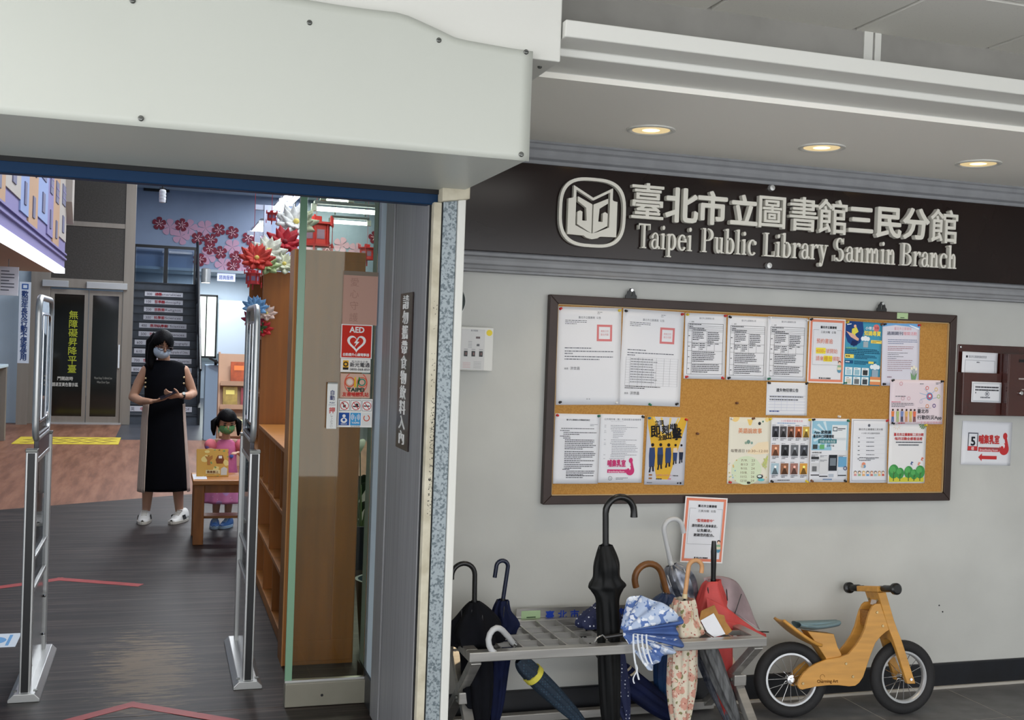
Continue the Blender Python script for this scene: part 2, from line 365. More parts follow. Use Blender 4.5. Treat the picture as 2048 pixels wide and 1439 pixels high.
plank_floor(m_vinyl, (17, 12, 11), (37, 28, 26), (72, 61, 57), .5, 1.1, 30, (-.02, 5.35, 0), (112, 94, 72))
m_woodfl = bpy.data.materials.new('red_wood_floor'); m_woodfl.use_nodes = True
plank_floor(m_woodfl, (112, 74, 56), (130, 88, 68), (144, 102, 80), .45, 9, .9)
m_greyfl = mat('grey_hall_floor', (58, 62, 72), .35, var=.2, scale=3)
struct(B('floor_threshold', m_vinyl, -3.2, 4.30, -.06, .90, 4.70, -.001))
struct(MB().prism([(-3.2, 4.68), (5.2, 4.68), (5.2, 13.9), (-3.2, 9.2)], -.06, 0).build('floor_entrance', m_vinyl))
struct(MB().prism([(-3.2, 9.2), (5.2, 13.9), (5.2, 17), (-.62, 16.9), (-.62, 19.72), (-3.2, 19.72)], -.06, 0).build('floor_hall', m_woodfl))
struct(MB().prism([(-.62, 16.9), (5.2, 17), (5.2, 28.5), (-.62, 28.5)], -.06, 0).build('floor_stair_foot', m_greyfl))
struct(B('wall_hall_left', m_wallin, -3.4, 4.6, 0, -3.2, 28.5, 4.9))
struct(B('wall_hall_right', m_wallin, 5.2, 4.62, 0, 5.4, 28.5, 4.9))
struct(B('ceiling_hall', m_wallin, -3.4, 3.8, 4.8, 5.4, 28.6, 4.95))
struct(B('wall_hall_back', m_wallin, -3.4, 28.4, 0, 5.4, 28.6, 4.9))
bw = struct(B('wall_upper_back', m_bluewall, -3.4, 26.0, 3.04, 5.4, 26.2, 4.8))
B('ledge', m_wallin, -3.4, 25.9, 3.0, 5.4, 26.3, 3.06, bw)
struct(B('ceiling_back_room', m_wallin, -3.4, 26.2, 3.04, 5.4, 28.4, 3.10))
struct(B('trim_5', m_black, -.5, 25.96, 4.74, .05, 26.0, 4.80)); struct(B('trim_6', m_dark, -.05, 25.95, 4.50, -.01, 25.99, 4.80))
# --- back room window and white screens seen right of the stairs
m_day = mat('window_daylight', (214, 226, 214), .8, emit=.9, var=.25, scale=2.2)
wd = struct(B('window_1', m_day, .80, 28.30, 1.05, 1.26, 28.36, 2.52))
for a in ((.76, 28.24, 1.0, .80, 28.33, 2.55), (1.24, 28.24, 1.0, 1.28, 28.33, 2.55), (.76, 28.24, 2.52, 1.28, 28.33, 2.57), (.76, 28.24, 1.0, 1.28, 28.33, 1.05), (1.0, 28.26, 1.05, 1.03, 28.33, 2.52)):
    B('window_frame', m_black, *a, wd)
struct(B('wall_panel', mat('panel_white_glow', (206, 218, 232), .8, emit=.05), 1.3, 28.2, 1.12, 2.3, 28.3, 2.45))  # plain white panel given a faint glow of its own

area('back_room_fill', (1.2, 27.3, 3.02), 1.6, .5, 26, COOL)  # unseen fill added to lift the dark space behind the stairs
struct(B('floor_lift_side', m_greyfl, -3.2, 19.72, -.06, -.62, 28.5, 0))
struct(B('wall_lift_side', m_wallin, -3.2, 19.82, 0, -2.08, 19.95, 4.8))
# ================================================================== LIBRARY SIGN
m_sign = mat('sign_brown', (34, 23, 21), .14, col2=(28, 19, 18), scale=2, spec=.3)
m_letter = mat('letter_ivory', (224, 222, 212), .55)
m_letside = m_letter
sg = MB().box(0, 0, 0, 6.0, .372, .03).build('library_sign', m_sign, None, (1.0, 4.345, 1.936), WALLROT, bevel=.002)
tag(sg, 'long glossy dark brown sign board with raised ivory library name and emblem', 'sign')
SX = lambda x: x-1.0
SZ = lambda z: z-1.936
# emblem
em = MB()
def sup(rx, rz, n=56, e=3.0, cx=0, cz=0):
    out = []
    for i in range(n):
        a = 2*PI*i/n; c, s = math.cos(a), math.sin(a)
        out.append((cx+rx*math.copysign(abs(c)**(2/e), c), cz+rz*math.copysign(abs(s)**(2/e), s)))
    return out
ring = MB().curve2d([sup(.150, .145), sup(.137, .132)], .022, .011)
ring.build('emblem_ring', m_letter, sg, (SX(1.697), SZ(2.122), .03), bevel=.0015)
book = [(-.088, .108), (0, .062), (.088, .108), (.088, .060), (.092, .055), (.110, .052), (.110, -.096), (.037, -.098), (.025, -.106), (0, -.111), (-.025, -.106), (-.037, -.098), (-.110, -.096), (-.110, .052), (-.092, .055), (-.088, .060)]
hole = [(-.076, .090), (0, .050), (.076, .090), (.076, -.057), (.024, -.080), (0, -.087), (-.024, -.080), (-.076, -.057)]
leftp = [(-.068, .063), (-.068, .043), (-.030, .018), (-.026, -.036), (-.046, -.036), (-.046, .000), (-.056, .006), (-.068, -.001), (-.068, -.052), (-.020, -.078), (-.003, -.086), (-.003, .034)]
MB().curve2d([book, hole], .022, .011).build('emblem_book', m_letter, sg, (SX(1.697), SZ(2.122), .03), bevel=.001)
lo_ = MB().curve2d([leftp], .022, .011).build('emblem_hand', m_letter, sg, (SX(1.697), SZ(2.122), .03), bevel=.001)
MB().curve2d([[(-a, b) for a, b in leftp][::-1]], .022, .011).build('emblem_hand', m_letter, sg, (SX(1.697), SZ(2.122), .03), bevel=.001)
# Chinese name: (char, centre x, size, dz)
for ch, cx, sz, dz in (('臺', 1.945, .165, .004), ('北', 2.105, .158, 0), ('市', 2.252, .150, -.002), ('立', 2.405, .142, -.002), ('圖', 2.545, .155, .004), ('書', 2.705, .160, .004), ('館', 2.853, .165, .002), ('三', 3.003, .142, 0), ('民', 3.152, .152, 0), ('分', 3.300, .152, .002), ('館', 3.455, .165, 0)):
    g = MB()
    for q in range(9):
        r_ = 0 if q == 8 else (.011 if ch in '臺圖書館' else .028)*sz; g.text(ch, r_*math.cos(q*PI/4), -.38*sz+r_*math.sin(q*PI/4), sz, .013+.00006*q, 0, .026, 'C', res=3)
    g.build('character', m_letter, sg, (SX(cx), SZ(2.182+dz), .03))
# English line: serif letters drawn from stems, slabs and bowls
def serif(ch):
    """polygon list in em units, baseline 0, x-height .46, cap .70; returns (polys, advance)"""
    P = []; X = .46; C = .70; t = .105; h = .036
    def rect(a, b, c, d): P.append([(a, b), (c, b), (c, d), (a, d)])
    def stem(x, y0, y1, top='l', bot=True):
        rect(x, y0, x+t, y1)
        if bot: rect(x-.055, y0, x+t+.055, y0+h)
        if top == 'l': P.append([(x-.065, y1-.05), (x, y1-.07), (x+.02, y1), (x-.065, y1-.028)])
        if top == 'b': rect(x-.055, y1-h, x+t+.055, y1)
    def arc(cx, cy, ro, so, ri, si, a0, a1, n=14):
        o = []; i_ = []
        for k in range(n+1):
            a = math.radians(a0+(a1-a0)*k/n); o.append((cx+ro*math.cos(a), cy+so*math.sin(a))); i_.append((cx+ri*math.cos(a), cy+si*math.sin(a)))
        for k in range(n): P.append([o[k], o[k+1], i_[k+1], i_[k]] if a1 > a0 else [o[k+1], o[k], i_[k], i_[k+1]])
    def dot(x, y, r=.062):
        P.append([(x+r*math.cos(2*PI*k/14), y+r*math.sin(2*PI*k/14)) for k in range(14)])
    if ch == 'T':
        stem(.25, 0, C, None); rect(.03, C-.045, .58, C); rect(.03, C-.17, .065, C); rect(.545, C-.17, .58, C); return P, .60
    if ch == 'L':
        stem(.08, 0, C, 'b'); rect(.08, 0, .52, .042); rect(.49, 0, .525, .17); return P, .56
    if ch == 'P':
        stem(.08, 0, C, 'b'); arc(.26, .515, .28, .185, .155, .148, -90, 90); rect(.18, C-h, .27, C); rect(.18, .33, .27, .33+h); return P, .58
    if ch == 'B':
        stem(.08, 0, C, 'b'); arc(.26, .53, .25, .17, .13, .135, -90, 90); arc(.27, .185, .29, .185, .165, .15, -90, 90); rect(.18, C-h, .27, C); rect(.18, .36, .27, .36+h); rect(.18, 0, .28, h); return P, .62
    if ch == 'S':
        arc(.27, .52, .20, .19, .09, .15, 20, 260); arc(.27, .19, .235, .20, .12, .155, -150, 95)
        rect(.44, .52, .475, .70); rect(.03, .0, .065, .18); return P, .56
    if ch == 'i': stem(.09, 0, X); dot(.145, .62); return P, .29
    if ch == 'l': stem(.09, 0, C+.03); return P, .29
    if ch == 'r': stem(.08, 0, X); arc(.30, .29, .13, .175, .10, .115, 60, 180); dot(.36, .40, .058); return P, .42
    if ch in 'nmh':
        stem(.08, 0, X if ch != 'h' else C+.03)
        for j in range(2 if ch == 'm' else 1):
            x = .08+t+j*.245
            arc(x+.12, .30, .125, .17, .025, .115, 0, 180, 10); rect(x+.145, 0, x+.245, .305); rect(x+.09, 0, x+.30, h)
        return P, .52 if ch != 'm' else .77
    if ch == 'u':
        rect(.08, .15, .18, X); P.append([(.015, X-.03), (.18, X-.03), (.18, X), (.015, X)]); arc(.20, .16, .12, .17, .02, .11, 180, 330, 10); rect(.30, 0, .40, X); rect(.235, X-.03, .40, X); rect(.40, 0, .465, h); return P, .49
    if ch in 'bp':
        stem(.08, 0 if ch == 'b' else -.21, C+.03 if ch == 'b' else X, 'l', ch == 'p'); arc(.25, .23, .22, .24, .10, .195, -120, 130); return P, .51
    if ch == 'a':
        rect(.28, .04, .38, .34); arc(.22, .32, .16, .15, .08, .11, 0, 160, 10); dot(.10, .345, .058); arc(.20, .14, .165, .15, .07, .11, 60, 330, 12); P.append([(.36, .06), (.44, .0), (.46, .05), (.40, .09)]); rect(.36, 0, .42, .07); return P, .46
    if ch == 'e':
        arc(.24, .23, .215, .24, .10, .195, 20, 325); rect(.10, .245, .45, .285); arc(.24, .23, .215, .24, .12, .195, 5, 40, 6); return P, .47
    if ch == 'c':
        arc(.24, .23, .215, .24, .10, .195, 40, 320); dot(.375, .365, .06); return P, .45
    if ch == 'y':
        P.append([(.05, X), (.165, X), (.30, .10), (.24, -.02)]); P.append([(.36, X), (.415, X), (.215, -.15), (.165, -.14)]); rect(-.01, X-h, .22, X); rect(.29, X-h, .47, X); dot(.10, -.14, .062); arc(.12, -.11, .10, .095, .06, .06, 240, 350, 6); return P, .46
    return P, .25
def serif_w(w): return sum(serif(c)[1] for c in w)
EH = .104/.70
for word, x0, x1 in (('Taipei', 1.905, 2.165), ('Public', 2.207, 2.475), ('Library', 2.510, 2.836), ('Sanmin', 2.868, 3.198), ('Branch', 3.226, 3.536)):
    kx = (x1-x0)/serif_w(word); x = x0
    for ch in word:
        P_, adv = serif(ch); g = MB()
        for q, pl in enumerate(P_): g.prism([(a*kx, b*EH) for a, b in pl], 0, .024+.00012*(q % 5))
        g.build('letter', m_letter, sg, (SX(x), SZ(1.988), .03)); x += adv*kx
for z in (2.292, 1.949):
    MB().lathe([(.014, 0), (.014, .016), (.012, .02), (0, .021)], 16).build('bolt_cap', m_alu, sg, (SX(2.545), SZ(z), .03), smooth=40)
# ================================================================== DOWNLIGHTS
m_bulb = mat('warm_bulb', (255, 206, 130), .5, emit=1.6)
m_refl = mat('downlight_reflector', (240, 214, 160), .35, .3, emit=.25)
dls = ('nearest the door bulkhead', 'in the middle of the row', 'furthest from the door')
for i, x in enumerate((1.759, 2.513, 3.281)):
    t = thing('ceiling_downlight', 'round white recessed downlight glowing warm yellow, ' + dls[i], 'downlight', (x, 3.875, 2.40), group='downlights in the soffit')
    MB().lathe([(.094, .002), (.094, -.005), (.086, -.008), (.074, -.004), (.070, .002)], 32).build('trim_ring', m_white, t, smooth=50)
    MB().lathe([(.072, -.0035), (.060, -.0008), (.045, .0)], 32).build('reflector', m_refl, t, smooth=50)
    MB().lathe([(.052, -.0012), (.03, -.004), (0, -.005)], 24).build('bulb', m_bulb, t, smooth=50)
    l = bpy.data.lights.new('downlight', 'SPOT'); l.energy = 4; l.color = (1, .78, .5); l.spot_size = 1.5; l.spot_blend = .6; l.shadow_soft_size = .04
    o = bpy.data.objects.new('downlight_lamp', l); COL.objects.link(o); o.parent = t; o.location = (0, 0, -.02)
# ================================================================== CORK NOTICE BOARD
m_cork = mat('cork', (186, 138, 70), .9, col2=(172, 124, 58), scale=160, bump=.25, bscale=220, lo=.4, hi=.6)
m_frame = mat('frame_brown', (54, 38, 34), .5, var=.15, scale=8, stretch=(1, 1, 12))
bd = thing('notice_board', 'large cork notice board in a dark brown wooden frame, covered with notices', 'notice board', (1.53, 4.348, .897), WALLROT)
BW, BH = 2.04, .876
MB().box(.03, .03, .0, BW-.03, BH-.03, .016).build('cork_panel', m_cork, bd)
fwid = .037
for pl in ([(0, 0), (BW, 0), (BW-fwid, fwid), (fwid, fwid)], [(0, BH), (fwid, BH-fwid), (BW-fwid, BH-fwid), (BW, BH)], [(0, 0), (fwid, fwid), (fwid, BH-fwid), (0, BH)], [(BW, 0), (BW, BH), (BW-fwid, BH-fwid), (BW-fwid, fwid)]):
    MB().prism(pl, 0, .034).build('frame_rail', m_frame, bd, bevel=.003)
m_bead = mat('frame_bead', (186, 160, 116), .5)
for a in ((fwid, fwid, BW-fwid, fwid+.004), (fwid, BH-fwid-.004, BW-fwid, BH-fwid), (fwid, fwid, fwid+.004, BH-fwid), (BW-fwid-.004, fwid, BW-fwid, BH-fwid)):
    MB().box(a[0], a[1], .014, a[2], a[3], .026).build('bead', m_bead, bd)
for x in (1.90, 3.158):
    hk = MB().curve2d([[(-.026, -.004), (.026, -.004), (.026, .012), (.019, .020), (.017, .030), (.009, .036), (.006, .044), (-.006, .044), (-.009, .036), (-.017, .030), (-.019, .020), (-.026, .012)], [(-.004, .010), (.004, .010), (.004, .032), (-.004, .032)]], .006, .02)
    h_ = hk.build('hanger', m_black, bd, (x-1.53, BH, 0), bevel=.0015)
    MB().cyl((0, .036, .01), (0, .036, .03), .006, n=10).build('hanger_nail', m_chrome, h_)
MB().box(0, 0, 0, .060, .028, .0012).build('green_tag', mat('green_tag', (168, 196, 152), .7), bd, (3.232-1.53, 1.743-.897, .0345))
MB().box(0, 0, 0, .022, .003, .0004).build('tag_print', ink((40, 60, 40)), bd, (3.250-1.53, 1.747-.897, .0358))

m_paper = mat('paper_white', (226, 228, 234), .8, spec=.3)
class Paper:
    n_ = 0
    def __init__(s, name, label, cx, cz, w, h, rot=0, m=None, y=4.3305, k=None, group='notices pinned on the cork board', cat='notice', tilt=0):
        Paper.n_ += 1; r = random.Random(Paper.n_*7)
        s.w, s.h = w, h; s.k = k if k else (r.uniform(-1, 1)*.0002, r.uniform(.3, 1)*.0012, r.uniform(-1, 1)); s.L = {}; s.z = .0004; s.y = y
        g = MB().grid(10, 12, lambda u, v: s.pt(u, 1-v, 0))
        s.o = g.build(name, m or m_paper, None, (cx, y, cz), (PI/2+tilt, 0, 0), smooth=60, solid=.0003)
        s.o.rotation_mode = 'XYZ'
        s.o.matrix_world = Matrix.Translation((cx, y, cz)) @ Matrix.Rotation(PI/2+tilt, 4, 'X') @ Matrix.Rotation(math.radians(rot), 4, 'Z')
        tag(s.o, label, cat, group); s.cx, s.cz = cx, cz; s.label = label; s.rot = math.radians(rot)
    def pt(s, u, v, dz):
        z = .0009+abs(s.k[0])*math.sin(PI*u)*2+s.k[1]*(v**3)*(.35+.65*(u if s.k[2] > 0 else 1-u))
        return ((u-.5)*s.w, (.5-v)*s.h, z+dz)
    def mb(s, c): return s.L.setdefault(c, MB())
    def up(s): s.z += .00007; return s.z
    def R(s, u0, v0, u1, v1, c, n=None):
        z = s.up(); nu = n or max(1, int(abs(u1-u0)*8)); nv = n or max(1, int(abs(v1-v0)*10))
        s.mb(c).grid(nu, nv, lambda a, b: s.pt(u0+(u1-u0)*a, v1+(v0-v1)*b, z)); return s
    def F(s, u0, v0, u1, v1, t, c):
        tv = t*s.w/s.h
        s.R(u0, v0, u1, v0+tv, c); s.R(u0, v1-tv, u1, v1, c); s.R(u0, v0, u0+t, v1, c); s.R(u1-t, v0, u1, v1, c); return s
    def T(s, u, v, body, size, c, align='C', width=None, off=0, rot=0, vert=0):
        """size in fraction of height; v is the baseline; width fraction of sheet width"""
        z = s.up(); f = lambda x, y, d: s.pt(x/s.w+.5, .5-y/s.h, z+d)
        if vert: s.mb(c).vtext(body, (u-.5)*s.w, (.5-v)*s.h, size*s.h, vert*s.h, 0, off*size*s.h, f); return s
        s.mb(c).text(body, (u-.5)*s.w, (.5-v)*s.h, size*s.h, 0, off*size*s.h, 0, align, width*s.w if width else None, rot, f); return s
    def D(s, u, v, r, c, n=20, r0=0, sy=1, a0=0, a1=360):
        z = s.up(); k = s.w/s.h; m = s.mb(c); vs = []
        full = a1-a0 >= 360; N = n if full else n+1
        for i in range(N):
            a = math.radians(a0+(a1-a0)*i/n); vs.append(s.pt(u+r*math.cos(a), v-r*sy*k*math.sin(a), z))
        if r0:
            for i in range(N):
                a = math.radians(a0+(a1-a0)*i/n); vs.append(s.pt(u+r0*math.cos(a), v-r0*sy*k*math.sin(a), z))
            m.add(vs, [(i, (i+1) % N, N+(i+1) % N, N+i) for i in range(N if full else N-1)])
        elif full: m.add(vs, [tuple(range(N))])
        else: m.add(vs+[s.pt(u, v, z)], [tuple(range(N+1))])
        return s
    def G(s, pts, c):
        z = s.up(); s.mb(c).add([s.pt(u, v, z) for u, v in pts], [tuple(range(len(pts)))]); return s
    def ln(s, u0, u1, v, n, dv, c, seed=1, th=.006, gaps=True, last=.6):
        """rows of print too small to read: broken bars"""
        r = random.Random(seed); z = s.up(); m = s.mb(c)
        for i in range(n):
            e = u1 if i < n-1 else u0+(u1-u0)*last
            e -= r.random()*.12*(u1-u0); u = u0; y = v+i*dv
            while u < e:
                w = min(r.uniform(.012, .05), e-u)
                m.add([s.pt(u, y+th, z), s.pt(u+w, y+th, z), s.pt(u+w, y, z), s.pt(u, y, z)], [(0, 1, 2, 3)]); u += w+(.007 if gaps else .003)
        return s
    def done(s):
        for c, m in s.L.items():
            m.build('printed_text' if sum(c) < 260 else 'printed_graphic', ink(c), s.o)['kind'] = 'stuff'
        return s
K = (38, 40, 48); K2 = (92, 96, 106); RED = (196, 60, 62); PINKR = (206, 92, 92); ORB = (226, 138, 112)
def official(p, big=0):
    p.T(.5, .115, '臺北市立圖書館  公告', .026, K2); p.ln(.62, .70, .045, 2, .016, K2, 3, .005)
    p.ln(.12, .48, .135, 3, .017, K2, 5, .006)
    p.F(.615, .175, .855, .345, .032, (212, 128, 130)); p.T(.735, .285, '臺北市圖', .024, (214, 160, 164), width=.12); p.T(.735, .25, '書館之印', .024, (214, 160, 164), width=.12); return p
P1 = Paper('announcement_sheet', 'large white official notice with red square seal and mostly blank lower half', 1.718, 1.522, .29, .412, 1.0)
official(P1); P1.ln(.12, .85, .415, 1, .03, K2, 8, .008); P1.ln(.12, .93, .447, 2, .024, K2, 9, .008, last=.2); P1.ln(.12, .93, .502, 2, .027, K2, 10, .008, last=.75)
P1.T(.12, .638, '館長', .022, K2, 'L'); P1.T(.21, .640, '洪世昌', .036, K2, 'L'); P1.T(.5, .945, '第 1 頁', .014, K2); P1.done()
P2 = Paper('announcement_sheet', 'large white official notice with red square seal above a wide ruled table', 2.008, 1.523, .288, .411, -.8)
official(P2); P2.ln(.10, .62, .42, 1, .03, K2, 8, .008); P2.ln(.10, .90, .45, 2, .024, K2, 9, .008, last=.2)
for j in range(12): P2.R(.08, .50+j*.0265, .93, .5012+j*.0265, (150, 154, 164))
for u in (.08, .15, .28, .35, .505, .575, .70, .80, .93): P2.R(u, .50, u+.0025, .792, (120, 124, 134))
for j in range(10): P2.ln(.16, .90, .515+j*.0265, 1, .03, K2, 20+j, .006)
P2.ln(.08, .66, .80, 2, .018, K, 31, .007); P2.T(.08, .885, '館長', .022, K2, 'L'); P2.T(.17, .887, '洪世昌', .036, K2, 'L'); P2.done()
def form(p, seed):
    p.T(.52, .085, '臺北市立圖書館公告', .03, K2, width=.36); p.T(.09, .14, '一、說明', .022, K, 'L')
    rows = (.155, .19, .215, .245, .27, .44, .57, .76, .93)
    p.F(.07, .155, .93, .93, .007, K)
    for v in rows[1:-1]: p.R(.07, v, .93, v+.003, K)
    p.R(.17, .245, .176, .93, K); p.R(.53, .27, .534, .57, K); p.R(.34, .44, .344, .57, K); p.R(.72, .44, .724, .57, K)
    for k, (a, b, v, n) in enumerate(((.10, .6, .165, 1), (.10, .3, .197, 1), (.10, .75, .224, 1), (.19, .75, .25, 1), (.19, .46, .285, 5), (.55, .84, .285, 6), (.18, .33, .455, 3), (.36, .50, .455, 4), (.55, .70, .455, 2), (.74, .9, .455, 1), (.19, .75, .585, 6), (.19, .88, .775, 5))):
        p.ln(a, b, v, n, .028, K, seed+k, .011)
    for v in (.34, .5, .66, .84): p.ln(.085, .155, v, 1, .03, K, seed+50, .011)
    return p.done()
P3 = form(Paper('form_sheet', 'white ruled form with dense black table, beside the two large sealed notices', 2.261, 1.582, .2, .286, .4), 1)
P4 = form(Paper('form_sheet', 'white ruled form with dense black table, in the middle of three alike', 2.468, 1.581, .2, .284, .3), 100)
P5 = form(Paper('form_sheet', 'white ruled form with dense black table, next to the orange bordered notice', 2.669, 1.583, .203, .286, 0), 200)
def orange(p):
    p.F(.0, .0, 1, 1, .045, (236, 232, 232)); p.F(.03, .02, .97, .98, .055, ORB); p.R(.12, .175, .27, .178, K2); p.R(.77, .175, .90, .178, K2); p.R(.12, .175, .124, .72, K2); p.R(.896, .175, .90, .72, K2); p.R(.12, .717, .90, .72, K2)
    p.T(.53, .15, '臺北市立圖書館', .042, K, width=.44, off=.02); p.T(.53, .225, '三民分館  公告', .040, K, width=.42)
    p.T(.50, .935, '臺北市立圖書館', .026, K, width=.27, off=.02); p.R(.315, .912, .345, .936, K)
    # reading child
    x, y = .87, .75
    p.D(x, y-.075, .042, (70, 50, 48)); p.D(x, y-.062, .034, (240, 208, 186)); p.G([(x-.05, y-.03), (x+.05, y-.03), (x+.06, y+.06), (x-.06, y+.06)], (150, 186, 152)); p.D(x, y+.05, .055, (96, 150, 178)); p.G([(x-.06, y+.0), (x+.05, y+.0), (x+.04, y+.04), (x-.05, y+.04)], (226, 214, 190)); return p
P6 = orange(Paper('bordered_notice', 'white notice with orange border and yellow highlighted orange writing', 2.874, 1.582, .190, .292, -.1))
P6.R(.205, .455, .47, .545, (238, 224, 70)); P6.R(.42, .575, .66, .665, (238, 224, 70))
P6.T(.21, .38, '預約書逾', .082, (222, 130, 104), 'L', width=.45); P6.T(.21, .53, '4000~', .075, (214, 120, 90), 'L', width=.26); P6.T(.48, .53, '號開始', .078, (222, 140, 116), 'L', width=.32); P6.T(.21, .65, '請來', .082, (222, 130, 104), 'L', width=.21); P6.T(.43, .65, '櫃台', .080, (190, 120, 60), 'L', width=.22); P6.T(.66, .65, '領取', .080, (222, 130, 104), 'L', width=.21); P6.done()
m_teal = mat('paper_teal', (66, 152, 186), .8)
P7 = Paper('event_poster', 'teal blue event poster with a figure on books and rows of photos', 3.067, 1.576, .200, .291, -.9, m_teal, y=4.3318)
P7.G([(0, 0), (.46, 0), (.50, .15), (.42, .33), (.25, .40), (.08, .33), (0, .2)], (40, 72, 132)); P7.G([(.18, .12), (.30, .09), (.36, .16), (.27, .2), (.31, .25), (.18, .2)], (228, 220, 90)); P7.G([(.03, .16), (.22, .2), (.38, .27), (.36, .31), (.16, .25)], (226, 180, 160)); P7.D(.26, .075, .035, (236, 190, 160)); P7.G([(.20, .30), (.36, .30), (.33, .38), (.16, .38)], (34, 48, 96)); P7.G([(.04, .05), (.16, .035), (.16, .05), (.05, .065)], (225, 232, 240))
P7.D(.83, .085, .085, (214, 120, 122)); P7.T(.66, .115, '小博士', .055, (236, 240, 244), width=.24, off=.02); P7.T(.84, .10, '信箱', .042, (120, 40, 60), width=.11); P7.T(.73, .205, '知識尋寶', .082, (240, 222, 96), width=.44, off=.03)
P7.D(.55, .26, .06, (232, 240, 246)); P7.D(.48, .265, .05, (232, 240, 246)); P7.D(.62, .265, .05, (232, 240, 246)); P7.R(.50, .31, .63, .40, (160, 176, 186)); P7.R(.70, .28, .99, .33, (240, 214, 108)); P7.ln(.73, .97, .293, 2, .018, K, 4, .007)
P7.ln(.03, .95, .43, 4, .026, (24, 66, 96), 5, .012); P7.T(.03, .432, '活動說明', .03, (150, 214, 130), 'L', width=.3); P7.R(.03, .52, .26, .58, (238, 220, 110)); P7.ln(.05, .24, .54, 1, .02, K, 3, .02); P7.ln(.30, .9, .53, 3, .022, (24, 66, 96), 15, .01); P7.R(.03, .615, .25, .665, (40, 88, 130)); P7.ln(.05, .23, .632, 1, .02, (230, 236, 240), 3, .016); P7.ln(.28, .9, .62, 3, .02, (24, 66, 96), 16, .01); P7.R(.66, .62, .80, .655, (238, 220, 110))
for r in range(2):
    for c in range(3):
        u = .05+c*.22; v = .725+r*.145; P7.R(u, v, u+.19, v+.125, (228, 238, 242)); P7.R(u+.03, v+.035, u+.16, v+.115, ((176, 206, 220), (150, 190, 206), (60, 62, 66), (206, 200, 186), (110, 116, 120), (70, 76, 82))[c+3*r]); P7.ln(u+.04, u+.16, v+.014, 1, .02, K2, 3, .009)
P7.R(.72, .86, 1, .985, (222, 144, 96)); P7.R(.72, .905, 1, .935, (240, 226, 190)); P7.R(.76, .75, .93, .86, (150, 172, 190)); P7.D(.84, .70, .07, (226, 236, 244)); P7.D(.75, .705, .05, (226, 236, 244)); P7.D(.92, .705, .05, (226, 236, 244)); P7.done()
m_lilac = mat('paper_lilac', (214, 214, 228), .8)
P8 = Paper('event_poster', 'pale lilac poster with sky blue top and small white tulips', 3.273, 1.578, .206, .290, 1.1, m_lilac)
P8.G([(.0, 0), (1, 0), (1, .10), (.7, .05), (.35, .03), (.0, .06)], (118, 172, 222)); P8.G([(.7, .02), (.98, .07), (.98, .10), (.75, .045)], (236, 240, 248)); P8.T(.54, .105, '臺北市立圖書館', .052, (216, 150, 160), width=.46); P8.T(.33, .185, '過期期刊', .062, (92, 96, 120), width=.42, off=.01); P8.T(.74, .185, '贈閱活動', .062, (224, 140, 150), width=.36)
P8.ln(.15, .95, .26, 3, .03, (88, 108, 150), 3, .009); P8.ln(.15, .9, .37, 3, .028, (160, 110, 120), 5, .009); P8.ln(.15, .7, .47, 2, .028, K2, 7, .008); P8.ln(.15, .6, .53, 2, .03, K2, 9, .008); P8.ln(.15, .85, .59, 6, .032, (140, 100, 110), 11, .008); P8.ln(.15, .35, .855, 1, .03, (110, 60, 80), 13, .012)
for u, v, a in ((.80, .72, -.05), (.86, .70, 0), (.92, .73, .05)):
    P8.G([(u-a, .88), (u-a+.012, .88), (u+.008, v), (u-.004, v)], (86, 130, 88)); P8.D(u, v, .026, (240, 236, 214), 12, sy=1.5)
P8.G([(.80, .93), (.90, .93), (.95, .78), (.86, .86), (.77, .78)], (120, 160, 118)); P8.R(.82, .9, .89, .95, (150, 150, 158)); P8.done()
P9 = Paper('lost_property_notice', 'small landscape white lost property notice with a mostly empty table', 2.679, 1.360, .210, .148, .2)
P9.T(.50, .28, '遺失物招領公告', .115, K, width=.54, off=.015); P9.ln(.08, .92, .42, 2, .09, K2, 3, .035, last=.9)
for j in range(6): P9.R(.05, .40+j*.09, .95, .408+j*.09, (176, 182, 206))
for u in (.2, .36, .5, .68): P9.R(u, .40, u+.006, .85, (196, 200, 220))
P9.ln(.08, .50, .86, 1, .09, (70, 90, 150), 8, .035); P9.done()
m_pinkp = mat('paper_pale_pink', (228, 214, 222), .8)
P10 = Paper('app_poster', 'landscape pale pink emergency app poster with drawn people along the bottom', 3.368, 1.359, .297, .207, .6, m_pinkp, y=4.3268)
P10.T(.52, .745, '臺北市', .105, K, 'L', width=.21, off=.015); P10.T(.52, .885, '行動防災App', .105, K, 'L', width=.46, off=.015); P10.T(.52, .985, '一手掌握災情動態', .06, (214, 150, 160), 'L', width=.46)
P10.D(.74, .37, .062, (86, 150, 196)); P10.D(.74, .37, .045, (222, 84, 92), r0=.028); P10.D(.745, .36, .02, (240, 240, 240))
for (u, v, c) in ((.69, .18, (214, 122, 120)), (.86, .21, (222, 190, 110)), (.91, .37, (172, 196, 120)), (.83, .58, (92, 72, 132)), (.70, .59, (216, 150, 110)), (.58, .49, (206, 196, 210)), (.20, .09, (216, 170, 180)), (.24, .42, (214, 178, 188)), (.35, .42, (214, 178, 188))): P10.D(u, v, .032, c, 16, r0=.02)
for a, b in (((.55, .30), (.69, .35)), ((.57, .45), (.69, .40)), ((.63, .2), (.72, .30)), ((.78, .3), (.84, .24)), ((.79, .42), (.88, .40))):
    P10.G([a, (a[0], a[1]-.012), (b[0], b[1]-.012), b], (150, 180, 206))
P10.ln(.55, .68, .08, 1, .03, K2, 3, .016); P10.ln(.85, .95, .05, 2, .03, K2, 4, .014); P10.ln(.10, .46, .365, 1, .03, K2, 5, .016); P10.ln(.03, .36, .49, 1, .03, (206, 120, 140), 6, .018); P10.ln(.03, .46, .525, 3, .035, K2, 7, .014); P10.ln(.52, .98, .63, 1, .03, K2, 9, .008)
